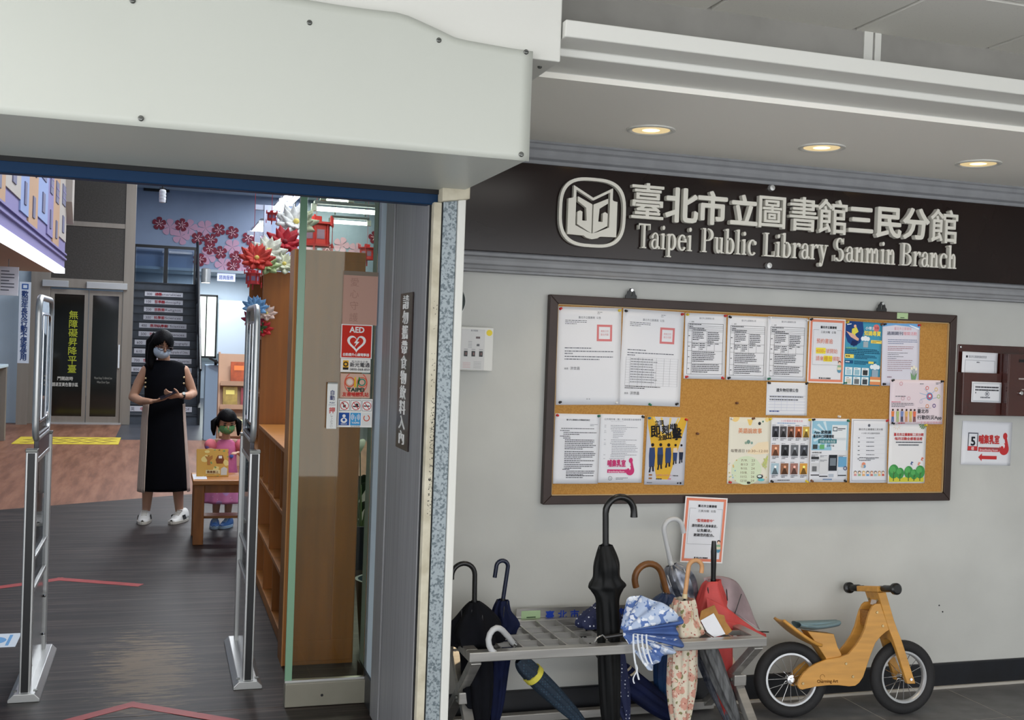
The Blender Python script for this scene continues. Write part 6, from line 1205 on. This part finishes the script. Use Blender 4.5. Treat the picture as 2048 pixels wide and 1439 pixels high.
# ================================================================== STAIRCASE
m_step = mat('stair_dark', (64, 70, 80), .5, var=.15, scale=6); m_tread = mat('stair_tread', (40, 44, 52), .5); m_lab = mat('stair_label', (206, 204, 212), .6)
sr = struct(thing('staircase', '', '')); del sr['label'], sr['category']; sr.location = (0, 19.9, 0)
names = {15: ('000', '總類', 'Generalities'), 14: ('100', '哲學類', 'Philosophy'), 13: ('200', '宗教類', 'Religion'), 12: ('300', '科學類', 'Sciences'), 11: ('400', '應用科學類', 'Applied Sciences'), 10: ('500', '社會科學類', 'Social Sciences'), 9: ('600', '史地類', 'History and Geography'), 8: ('610', '中國史地', 'History and Geography of China'), 7: ('700', '世界史地', 'World History Countries'), 6: ('800', '語言文學類', 'Linguistics Literature'), 2: ('英', '中文字', 'STEP OF')}
for n in range(1, 17):
    y = .26*(n-1); z = .163*n
    s_ = MB().box(-.62, y, 0 if n < 3 else z-.30, .62, y+.27, z-.02).build('step', m_step, sr); MB().box(-.62, y-.02, z-.02, .62, y+.27, z).build('tread', m_tread, s_)
    if n in names:
        wd_ = .37 if n > 11 else .44 if n > 9 else .50 if n > 7 else .53; a, b, c = names[n]
        MB().box(-wd_, y-.008, z-.128, wd_, y-.001, z-.035).build('riser_label', m_lab, s_)
        f = lambda x, yy, d, y=y: (x, y-.0095-d, yy)
        MB().text(a, -wd_+.04, z-.11, .07, 0, 0, align='L', mp=f).text(c, wd_-.04, z-.105, .065, 0, 0, align='R', width=min(.55, .037*len(c)), mp=f).build('label_text', ink((70, 60, 76)), s_)
        MB().text(b, -wd_+.20, z-.108, .066, 0, .001, align='L', mp=f).build('label_text', ink((176, 46, 56)), s_)
MB().box(-.62, 4.16, 2.3, .62, 5.9, 2.608).build('landing', m_step, sr)
for s_ in (-1, 1):
    MB().prism([(-.10, 0), (.30, 0), (4.2, 2.36), (4.2, 2.72), (4.0, 2.72), (-.10, .30)], s_*.62, s_*.66, lambda a, b, d: (d, a, b)).build('stringer', m_black, sr)
    rail = MB(); rail.tube([(s_*.64, -.05, .95), (s_*.64, 4.16, 3.50), (s_*.64, 4.4, 3.50)], .028, 8); rail.build('handrail', m_black, sr, smooth=60)
    for k in range(0, 5): MB().cyl((s_*.64, .05+k*1.02, .17+.63*k), (s_*.64, .05+k*1.02, .98+.63*k), .018, n=8).build('baluster', m_black, sr)
    MB().prism([(.10, .36), (4.1, 2.80), (4.1, 3.38), (.10, .90)], s_*.635, s_*.645, lambda a, b, d: (d, a, b)).build('side_glass', glass('stair_glass', (226, 233, 240), .3), sr)
for x in (-.64, .0, .04, .64): MB().box(x-.022, 5.78, 2.608, x+.022, 5.82, 3.50).build('landing_post', m_black, sr)
MB().box(-.68, 5.77, 3.46, .68, 5.83, 3.52).build('landing_rail', m_black, sr)
for x0, x1 in ((-.60, -.04), (.08, .60)): MB().box(x0, 5.79, 2.66, x1, 5.81, 3.42).build('landing_glass', glass('stair_glass', (226, 233, 240), .3), sr)
# ================================================================== LEFT BULKHEAD OVER THE COUNTER
m_lav = mat('lavender', (126, 118, 162), .8); m_peach = mat('peach', (176, 142, 112), .8); m_sky = mat('pale_blue_stripe', (134, 150, 190), .8); m_cream2 = mat('cream_panel', (172, 164, 156), .8); m_under = mat('soffit_beige', (172, 150, 130), .9)
bh = struct(B('wall_counter_bulkhead', m_lav, -3.2, 6.0, 2.34, -1.21, 15.0, 4.8)); B('soffit', m_under, -3.2, 6.0, 2.28, -1.32, 15.0, 2.34, bh)
y = 6.3; seq = (m_peach, m_sky, m_lav, m_peach, m_cream2, m_sky); i = 0
while y < 14.4:
    wd_ = (.75, .95, .6)[i % 3]; mm = seq[i % 6]; off = (0, .14, .05)[i % 3]
    MB().box(-1.21, y, 2.52+off, -1.195, y+wd_, 4.8).build('painted_stripe', mm, bh)
    wn = MB().box(-1.196, y+wd_*.28, 3.0+off*.5, -1.185, y+wd_*.72, 3.24+off*.5).build('painted_window', mat('window_grey', (104, 104, 130), .7), bh)
    for k in range(1, 3): MB().box(-1.186, y+wd_*.28, 3.0+off*.5+k*.08-.008, -1.182, y+wd_*.72, 3.0+off*.5+k*.08+.008).build('glazing_bar', m_lav, wn)
    wn = MB().box(-1.196, y+wd_*.38, 2.60+off, -1.185, y+wd_*.62, 2.80+off).build('painted_window', mat('window_grey', (104, 104, 130), .7), bh)
    y += wd_+.0; i += 1
for z in (2.44, 2.50): MB().box(-1.21, 6.0, z, -1.185, 15.0, z+.02).build('ledge_moulding', m_lav, bh)
MB().prism([(14.7, 3.15), (15.02, 2.9), (15.02, 4.8), (14.7, 4.8)], -1.21, -1.12, lambda a, b, d: (d, a, b)).build('end_turret', m_cream2, bh)
m_strip = mat('light_strip', (235, 240, 255), .5, emit=.8)
MB().box(-1.32, 6.0, 2.27, -1.20, 14.95, 2.335).build('light_strip', m_strip, bh)
for y in (8.8, 10.0, 11.2): MB().cyl((-1.7, y, 2.28), (-1.7, y, 2.18), .006, n=6).build('ceiling_hook', m_chrome, bh); MB().lathe([(.035, 0), (.02, -.03), (0, -.03)], 12).build('hook_base', m_cream2, bh, (-1.7, y, 2.28))
# --- counter with monitor and notice
ct = thing('service_counter', 'pale service counter with steel corner posts at the left edge', 'counter', (-3.15, 14.6, 0)); m_ctop = mat('counter_pale', (190, 206, 214), .5)
MB().box(0, 0, 1.02, 1.12, 2.1, 1.06).build('worktop', m_ctop, ct, bevel=.006); MB().box(.05, .06, .1, .95, 2.0, 1.02).build('front_panel', mat('counter_front', (86, 92, 100), .5), ct); MB().box(.05, .03, .62, 1.0, .06, .98).build('display_panel', m_dglass, ct)
for yy in (.02, 1.98): MB().box(1.0, yy, 0, 1.11, yy+.1, 1.02).build('corner_post', m_lift, ct, bevel=.004)
MB().box(.0, .02, .52, 1.0, .07, .60).build('shelf_edge', m_alu, ct)
mo = thing('desk_monitor', 'small screen standing on the pale counter at the left edge', 'monitor', (-2.32, 14.85, 1.06)); MB().box(-.14, 0, .06, .14, .03, .26).build('casing', mat('monitor_grey', (120, 126, 140), .5), mo, bevel=.004); MB().box(-.12, -.002, .08, .12, 0, .24).build('screen', mat('screen_lines', (176, 182, 206), .3, col2=(96, 100, 140), scale=30), mo); MB().box(-.06, -.03, 0, .06, .08, .012).box(-.015, .01, .01, .015, .025, .08).build('stand', m_black, mo)
hs = thing('hanging_notice', 'white hanging notice board with black edge above the counter', 'sign', (-1.66, 12.6, 1.90)); MB().box(0, 0, 0, .20, .02, .30).build('board', m_paper, hs); MB().box(-.025, -.005, -.02, 0, .03, .32).build('black_edge', m_black, hs); q_ = MB()
for i in range(7): q_.box(.03, -.002, .05+i*.033, .03+(.13 if i % 3 else .08), -.0005, .06+i*.033)
q_.build('printed_text', ink(K2), hs); MB().cyl((.1, .01, .30), (.1, .01, .40), .004, n=6).build('hanging_wire', m_screw, hs)
# ================================================================== FLOWER DECALS ON THE BACK WALL
def blossom(R, n=5):
    b = MB()
    for k in range(n):
        a = 2*PI*k/n+.3; out = []
        for i in range(11):
            t_ = -1+2*i/10; rr_ = R*(1-.22*abs(t_)**3) if abs(t_) < .95 else R*.72; out.append((rr_*math.cos(a+t_*.55), rr_*math.sin(a+t_*.55)))
        out.append((0, 0)); b.prism(out, 0, .006)
    return b
m_crim = mat('decal_crimson', (124, 22, 50), .7, var=.2, scale=9); m_pale = mat('decal_pale_pink', (186, 146, 170), .8); m_vein = mat('decal_vein', (236, 206, 216), .7)
bl_d = blossom(.15).build('wall_flower', m_crim); bl_p = blossom(.19).build('wall_flower', m_pale)
vein = MB()
for k in range(5):
    a = 2*PI*k/5+.3; vein.bar((.015*math.cos(a), .015*math.sin(a), .007), (.085*math.cos(a), .085*math.sin(a), .007), .010, .002)
vm = vein.build('vein', m_vein)
YB = 25.985
DK = [(-.148, 4.03), (.334, 4.03), (.70, 3.75), (.98, 3.74), (.96, 3.55), (1.145, 3.97), (1.45, 3.93), (1.20, 3.46), (1.55, 3.37), (1.49, 3.16), (.75, 3.27), (1.81, 3.82), (2.01, 3.98), (1.96, 3.60), (1.87, 3.21), (4.73, 4.03), (3.62, 3.72), (5.0, 3.52), (2.6, 3.85), (2.9, 3.5)]
PL = [(.08, 3.96), (.50, 3.98), (.33, 3.77), (.85, 3.99), (1.46, 3.60), (.92, 3.36), (1.27, 3.18), (1.68, 3.17), (1.82, 3.44), (2.06, 3.79), (3.95, 3.80), (4.3, 3.70), (4.9, 3.2), (3.2, 3.8), (2.4, 3.45), (3.4, 3.3)]
for lst, src, lab in ((PL, bl_p, 'pale pink five-petal flower decal on the blue-grey back wall'), (DK, bl_d, 'dark crimson five-petal flower decal on the blue-grey back wall')):
    for i, (x, z) in enumerate(lst):
        ORD = 'first second third fourth fifth sixth seventh eighth ninth tenth eleventh twelfth thirteenth fourteenth fifteenth sixteenth seventeenth eighteenth nineteenth twentieth'.split()
        lab = ('dark crimson' if src is bl_d else 'pale pink')+' five-petal flower decal on the back wall, '+ORD[sorted(lst).index((x, z))]+' from the left of its colour'
        o = bpy.data.objects.new('wall_flower', src.data); COL.objects.link(o); o.matrix_world = Matrix.Translation((x, YB+(.008 if src is bl_p else 0), z))@Matrix.Rotation(PI/2, 4, 'X')@Matrix.Rotation(i*1.1, 4, 'Z'); tag(o, lab, 'wall decal', 'crimson flower decals' if src is bl_d else 'pink flower decals')
        if src is bl_d: v_ = bpy.data.objects.new('vein', vm.data); COL.objects.link(v_); v_.parent = o
for o in (bl_d, bl_p, vm): bpy.data.objects.remove(o)
es = MB().box(-.20, 0, -.09, .20, .04, .09).build('direction_sign', mat('sign_lit', (206, 214, 240), .5, emit=.3), None, (1.345, 25.96, 2.90)); tag(es, 'small white hanging direction sign with blue characters under the back ledge', 'sign'); MB().text('諮詢服務', 0, -.045, .11, 0, .001, align='C', width=.32, mp=lambda x, y, d: (x, -.001-d, y)).build('lettering', ink((70, 90, 170)), es); MB().box(-.15, .015, .09, -.14, .025, .105).box(.14, .015, .09, .15, .025, .105).build('bracket', m_alu, es)
dl = thing('ceiling_spot', 'white cylindrical ceiling lamp below the ledge right of the stairs', 'lamp', (.87, 25.2, 2.72)); MB().lathe([(.10, 0), (.10, .30), (.06, .32)], 20).build('housing', m_alu, dl, smooth=40); MB().lathe([(.085, -.002), (0, -.002)], 20).build('lens', mat('lens_lit', (255, 250, 240), .5, emit=1), dl)
# ================================================================== SELF SERVICE KIOSK, BOOK DISPLAY
ks = thing('kiosk', 'pale blue self service kiosk with black tilted screen right of the stairs', 'kiosk', (.62, 16.9, 0)); MB().box(0, 0, 0, .30, .4, 1.12).build('cabinet', mat('kiosk_blue', (150, 176, 200), .5), ks, bevel=.01); MB().bar((.05, .0, 1.22), (.26, .0, 1.12), .3, .03, (0, 0, 1)).build('screen', m_black, ks); MB().box(.13, .15, 1.1, .17, .2, 1.2).build('neck', m_black, ks)
m_lw = mat('light_wood', (206, 166, 136), .55, var=.06, scale=3)
ds = thing('book_display', 'pale wooden sloping book display stand behind the girl', 'book display', (.66, 13.6, 0)); MB().prism([(0, 0), (.35, 0), (.35, 1.36), (.22, 1.36), (0, .25)], 0, .02, lambda a, b, d: (d, a, b)).build('side_panel', m_lw, ds); MB().prism([(0, 0), (.35, 0), (.35, 1.36), (.22, 1.36), (0, .25)], .62, .64, lambda a, b, d: (d, a, b)).build('side_panel', m_lw, ds); MB().prism([(.04, .25), (.06, .25), (.27, 1.34), (.25, 1.34)], .02, .62, lambda a, b, d: (d, a, b)).build('sloping_back', m_lw, ds); MB().box(.02, .02, 0, .62, .06, .25).build('base_panel', m_lw, ds)
tiers = ((.96, .175), (.68, .12), (.36, .055))
for z, yy in tiers: MB().box(.02, yy-.09, z, .62, yy+.02, z+.03).box(.02, yy-.10, z, .62, yy-.088, z+.055).build('ledge', m_lw, ds)
kk = 0
for (z, yy), row in zip(tiers, (((.24, .20, .26, (204, 92, 44), 'orange'), (.46, .2, .24, (206, 190, 120), 'cream')), ((.14, .17, .24, (196, 166, 84), 'yellow'), (.34, .15, .23, (176, 70, 76), 'red'), (.52, .15, .22, (120, 150, 110), 'green')), ((.09, .16, .19, (56, 120, 96), 'dark green'), (.30, .20, .20, (206, 180, 140), 'beige'), (.5, .16, .2, (110, 140, 180), 'blue')))):
    for x, wd_, h_, c, nm in row:
        o = MB().box(-wd_/2, 0, 0, wd_/2, .015, h_).build('book', mat('book_%d' % kk, c, .5, col2=tuple(int(v*.75) for v in c), scale=9), None, (.66+x, 13.6+yy-.05, z+.032), (-.19, 0, 0), bevel=.001); tag(o, '%s children\'s book facing out on the %s tier of the pale display stand' % (nm, ('top', 'middle', 'bottom')[(z < .9)+(z < .5)]), 'book', 'books on the pale display stand'); MB().box(-wd_*.3, -.001, h_*.6, wd_*.3, 0, h_*.82).build('cover_print', ink(tuple(min(255, int(v*1.25+30)) for v in c)), o); kk += 1
# ================================================================== TUBE LIGHTS ON WHITE POSTS
m_tube = mat('tube_glow', (235, 242, 255), .5, emit=9); m_post = mat('post_white', (150, 156, 172), .5)
def tubelamp(label, x, y, z, along, L, posts=True, nt=2):
    t = thing('tube_lamp', label, 'lamp', (x, y, z), group='fluorescent tube lamps in the hall')
    dx, dy = (1, 0) if along == 'x' else (0, 1)
    MB().box(-.035 if dy else -L/2, -.035 if dx else -L/2, .035, .035 if dy else L/2, .035 if dx else L/2, .06).build('housing', mat('lamp_housing', (90, 94, 104), .5), t, bevel=.004)
    for k in range(nt):
        o_ = (k-(nt-1)/2)*.07; a = (-L/2*dx+o_*dy, -L/2*dy+o_*dx, 0); b = (L/2*dx+o_*dy, L/2*dy+o_*dx, 0); MB().cyl(a, b, .018, n=10).build('tube', m_tube, t)
        for e in (a, b): MB().box(e[0]-.02, e[1]-.02, -.02, e[0]+.02, e[1]+.02, .035).build('tube_holder', m_alu, t)
    if posts: MB().box(-.022, -.022, -z, .022, .022, .03).build('post', m_post, t)
    else:
        for s_ in (-.4, .4): MB().cyl((s_*L*dx, s_*L*dy, .07), (s_*L*dx, s_*L*dy, 4.78-z), .006, n=6).build('hanger', m_screw, t)
tubelamp('twin tube lamp running into the hall, highest and nearest above the bookcases', .93, 8.6, 2.66, 'y', 1.2, False)
tubelamp('twin tube lamp running into the hall, second behind the nearest one', 1.02, 10.6, 2.78, 'y', 1.2, True)
tubelamp('twin tube lamp on a white post, furthest left above the flowers', .96, 12.2, 2.72, 'y', 1.2, True)
tubelamp('single tube lamp across the aisle, lowest bar seen through the glass', 1.75, 11.0, 2.73, 'x', .38, False, 1)
tubelamp('single tube lamp across the aisle, longest middle bar seen through the glass', 1.35, 8.6, 2.565, 'x', .53, False, 1)
tubelamp('short single tube lamp across the aisle, top bar seen through the glass', 1.115, 7.6, 2.524, 'x', .19, False, 1)
tubelamp('twin tube lamp running into the hall, just below the nearest one', 1.09, 9.75, 2.62, 'y', .5, False)
for x, y in ((.78, 9.1), (.88, 11.4)):
    o = MB().box(-.03, -.03, 0, .03, .03, 2.62).box(-.10, -.02, 2.58, .10, .02, 2.62).build('lamp_stand', m_post, None, (x, y, 0)); tag(o, 'white square post with short top arm, %s' % ('nearer of the two behind the bookcase' if y < 10 else 'further of the two behind the bookcase'), 'post')
# ================================================================== LANTERNS AND SILK FLOWERS
m_red = mat('lantern_red', (186, 34, 40), .5); m_redp = mat('lantern_panel', (206, 66, 66), .6); m_gold = mat('gold', (206, 160, 70), .4, .5)
def lantern(label, loc, s, rz=0):
    t = thing('palace_lantern', label, 'lantern', loc, (0, 0, rz), 'red paper lanterns'); t.scale = (s, s, s)
    hexa = lambda r: [(r*math.cos(PI/3*k), r*math.sin(PI/3*k)) for k in range(6)]
    MB().prism(hexa(.42), -.34, .34).build('body', m_redp, t)
    for z, r in ((-.40, .50), (.34, .62)): MB().prism(hexa(r), z, z+.07).build('rim', m_red, t)
    for k in range(6):
        a = PI/3*k; c, s_ = math.cos(a), math.sin(a); MB().cyl((.46*c, .46*s_, -.40), (.46*c, .46*s_, .36), .035, n=8).build('corner_post', m_red, t); MB().cyl((.6*c, .6*s_, .30), (.6*c, .6*s_, .62), .04, n=8).build('finial', m_red, t)
        if k % 2 == 0:
            ts = MB().cyl((.6*c, .6*s_, .30), (.6*c, .6*s_, -.25), .012, n=6).build('cord', m_red, t); MB().tube([(.6*c, .6*s_, -.25), (.6*c, .6*s_, -.32), (.6*c, .6*s_, -.65)], [.02, .045, .035], 8).build('tassel', m_red, ts)
        MB().box(-.14, -.004, -.16, .14, .004, .16).build('panel_picture', mat('lantern_picture', (150, 120, 150), .6), t, (.372*math.cos(a+PI/6), .372*math.sin(a+PI/6), 0), (0, 0, a+PI/6+PI/2))
    MB().prism(hexa(.2), .41, .62).build('crown', m_red, t); MB().cyl((0, 0, .62), (0, 0, (4.78-loc[2])/s), .0016/s, n=5).build('string', m_red, t); MB().cyl((0, 0, -.4), (0, 0, -.8), .05, n=8).build('bottom_tassel', m_red, t); return t
lantern('small red palace lantern left of the tall bookcase, below the red flower', (.515, 6.9, 1.91), .085)
lantern('large red palace lantern seen through the top of the glass screen', (1.16, 9.0, 2.40), .24, .3)
lantern('small pink red palace lantern seen through the glass, furthest right', (2.02, 11.5, 2.47), .16, .2)
lantern('red palace lantern hanging just above the flowers behind the tall bookcase', (.62, 6.95, 2.30), .06, .5)
def flower(label, loc, R, c, n=9, rows=2, tilt=(0.9, 0, 0), core=(226, 206, 110), cn=None):
    t = thing('silk_flower', label, 'flower', loc, tilt, 'silk flowers on the bookcases'); mm = mat('petal_%d_%d_%d' % c, c, .7, var=.15, scale=30)
    for r_ in range(rows):
        k = 1-.28*r_
        for i in range(n):
            a = 2*PI*(i+.5*r_)/n
            def pf(u, v, a=a, k=k, r_=r_):
                l_ = R*k*u; w_ = R*.30*k*math.sin(PI*min(1, u*.9+.08))*(v-.5)*2; z_ = R*(.25*u+.35*u*u*(r_*.6)+.12*math.cos((v-.5)*PI))
                return (l_*math.cos(a)-w_*math.sin(a), l_*math.sin(a)+w_*math.cos(a), z_)
            MB().grid(5, 4, pf).build('petal', mm, t, smooth=80, solid=.001)
    MB().ball((0, 0, R*.18), (R*.14, R*.14, R*.14), 10, 7).build('flower_centre', mat('core_%d' % core[0], core, .7), t); return t
flower('orange red silk poinsettia at the left front of the bunch on the tall bookcase', (.545, 7.05, 2.035), .115, (206, 60, 46), 10)
flower('white silk lily above the red poinsettia on the tall bookcase', (.635, 7.25, 2.10), .12, (222, 222, 206), 7)
flower('big white silk flower standing highest over the bookcase', (.83, 7.5, 2.32), .15, (226, 226, 222), 9)
flower('white silk flower lying low on the bookcase edge against the cabinet', (.73, 7.2, 2.02), .10, (214, 216, 186), 8)
flower('red silk flower with broad petals in the middle of the bunch', (.745, 7.35, 2.17), .13, (176, 20, 36), 7, core=(120, 20, 30))
flower('pale green silk leaves lying flat under the white flowers', (.615, 7.12, 2.0), .09, (170, 190, 130), 7)
flower('light blue silk flower on the side of the tall bookcase', (.55, 7.10, 1.735), .085, (120, 170, 214), 9)
flower('crimson silk flower under the light blue one', (.54, 7.11, 1.655), .075, (150, 30, 60), 8)
flower('bright red silk flower at the bottom of the side bunch', (.60, 7.12, 1.60), .07, (206, 40, 46), 8)
flower('pale peach silk flower beside the light blue one', (.62, 7.11, 1.70), .07, (226, 196, 180), 8)
flower('dark green silk leaves at the foot of the side bunch', (.57, 7.12, 1.61), .06, (70, 110, 60), 6)
pd = thing('hanging_sensor', 'small white hanging cylinder with black clamp near the stairs', 'sensor', (-.033, 9.0, 2.635)); pd.scale = (.62, .62, .62); MB().lathe([(.036, -.10), (.04, -.09), (.04, .05), (.03, .06)], 18).build('cylinder', mat('sensor_white', (206, 208, 212), .5), pd, smooth=40)
for z in (-.06, -.02, .02): MB().lathe([(.043, z), (.043, z+.012)], 18).build('ring', m_alu, pd, smooth=40)
MB().cyl((0, 0, .06), (0, 0, .13), .012, n=10).box(-.04, -.01, .075, .04, .01, .085).box(-.035, -.01, .105, .035, .01, .115).build('clamp', m_black, pd); MB().cyl((0, 0, .13), (0, 0, 3.45), .004, n=6).build('rod', m_screw, pd)
# ================================================================== POTTED PLANT AND CHAIR LEGS BEHIND THE GLASS
pp = thing('potted_plant', 'leafy green potted plant half hidden between the bookcase and the door pier', 'plant', (1.34, 7.5, 0)); MB().lathe([(.11, 0), (.15, .28), (.155, .30), (.13, .30), (.12, .27)], 24).build('pot', mat('pot_dark', (44, 52, 66), .4), pp, smooth=40); MB().lathe([(.13, .265), (0, .28)], 20).build('soil', mat('soil', (50, 40, 32), .9), pp)
rr = random.Random(4)
for i in range(26):
    a = rr.uniform(0, 2*PI); h_ = rr.uniform(.35, .95); L_ = rr.uniform(.12, .24); x, y_ = .10*math.cos(a)*rr.random(), .10*math.sin(a)*rr.random()
    st_ = MB().tube([(x, y_, .27), (x+.05*math.cos(a), y_+.05*math.sin(a), h_*.7), (x+.12*math.cos(a), y_+.12*math.sin(a), h_)], .004, 5).build('stem', mat('stem_green', (84, 110, 66), .6), pp)
    MB().grid(6, 4, lambda u, v: (x+(.12+L_*u)*math.cos(a)-.055*math.sin(PI*u)*(v-.5)*2*math.sin(a), y_+(.12+L_*u)*math.sin(a)+.055*math.sin(PI*u)*(v-.5)*2*math.cos(a), h_+.08*u-.22*u*u+.02*abs(v-.5))).build('leaf', mat('leaf_green', (56, 92, 58), .4, var=.25, scale=12), st_, smooth=80)
wb = thing('waste_bin', 'dark blue grey bin on the floor beside the potted plant', 'bin', (1.09, 5.46, 0)); MB().lathe([(.10, 0), (.13, .34), (.135, .36), (.12, .36), (.115, .33)], 24).build('bin_body', mat('bin_blue', (60, 76, 90), .5), wb, smooth=40)
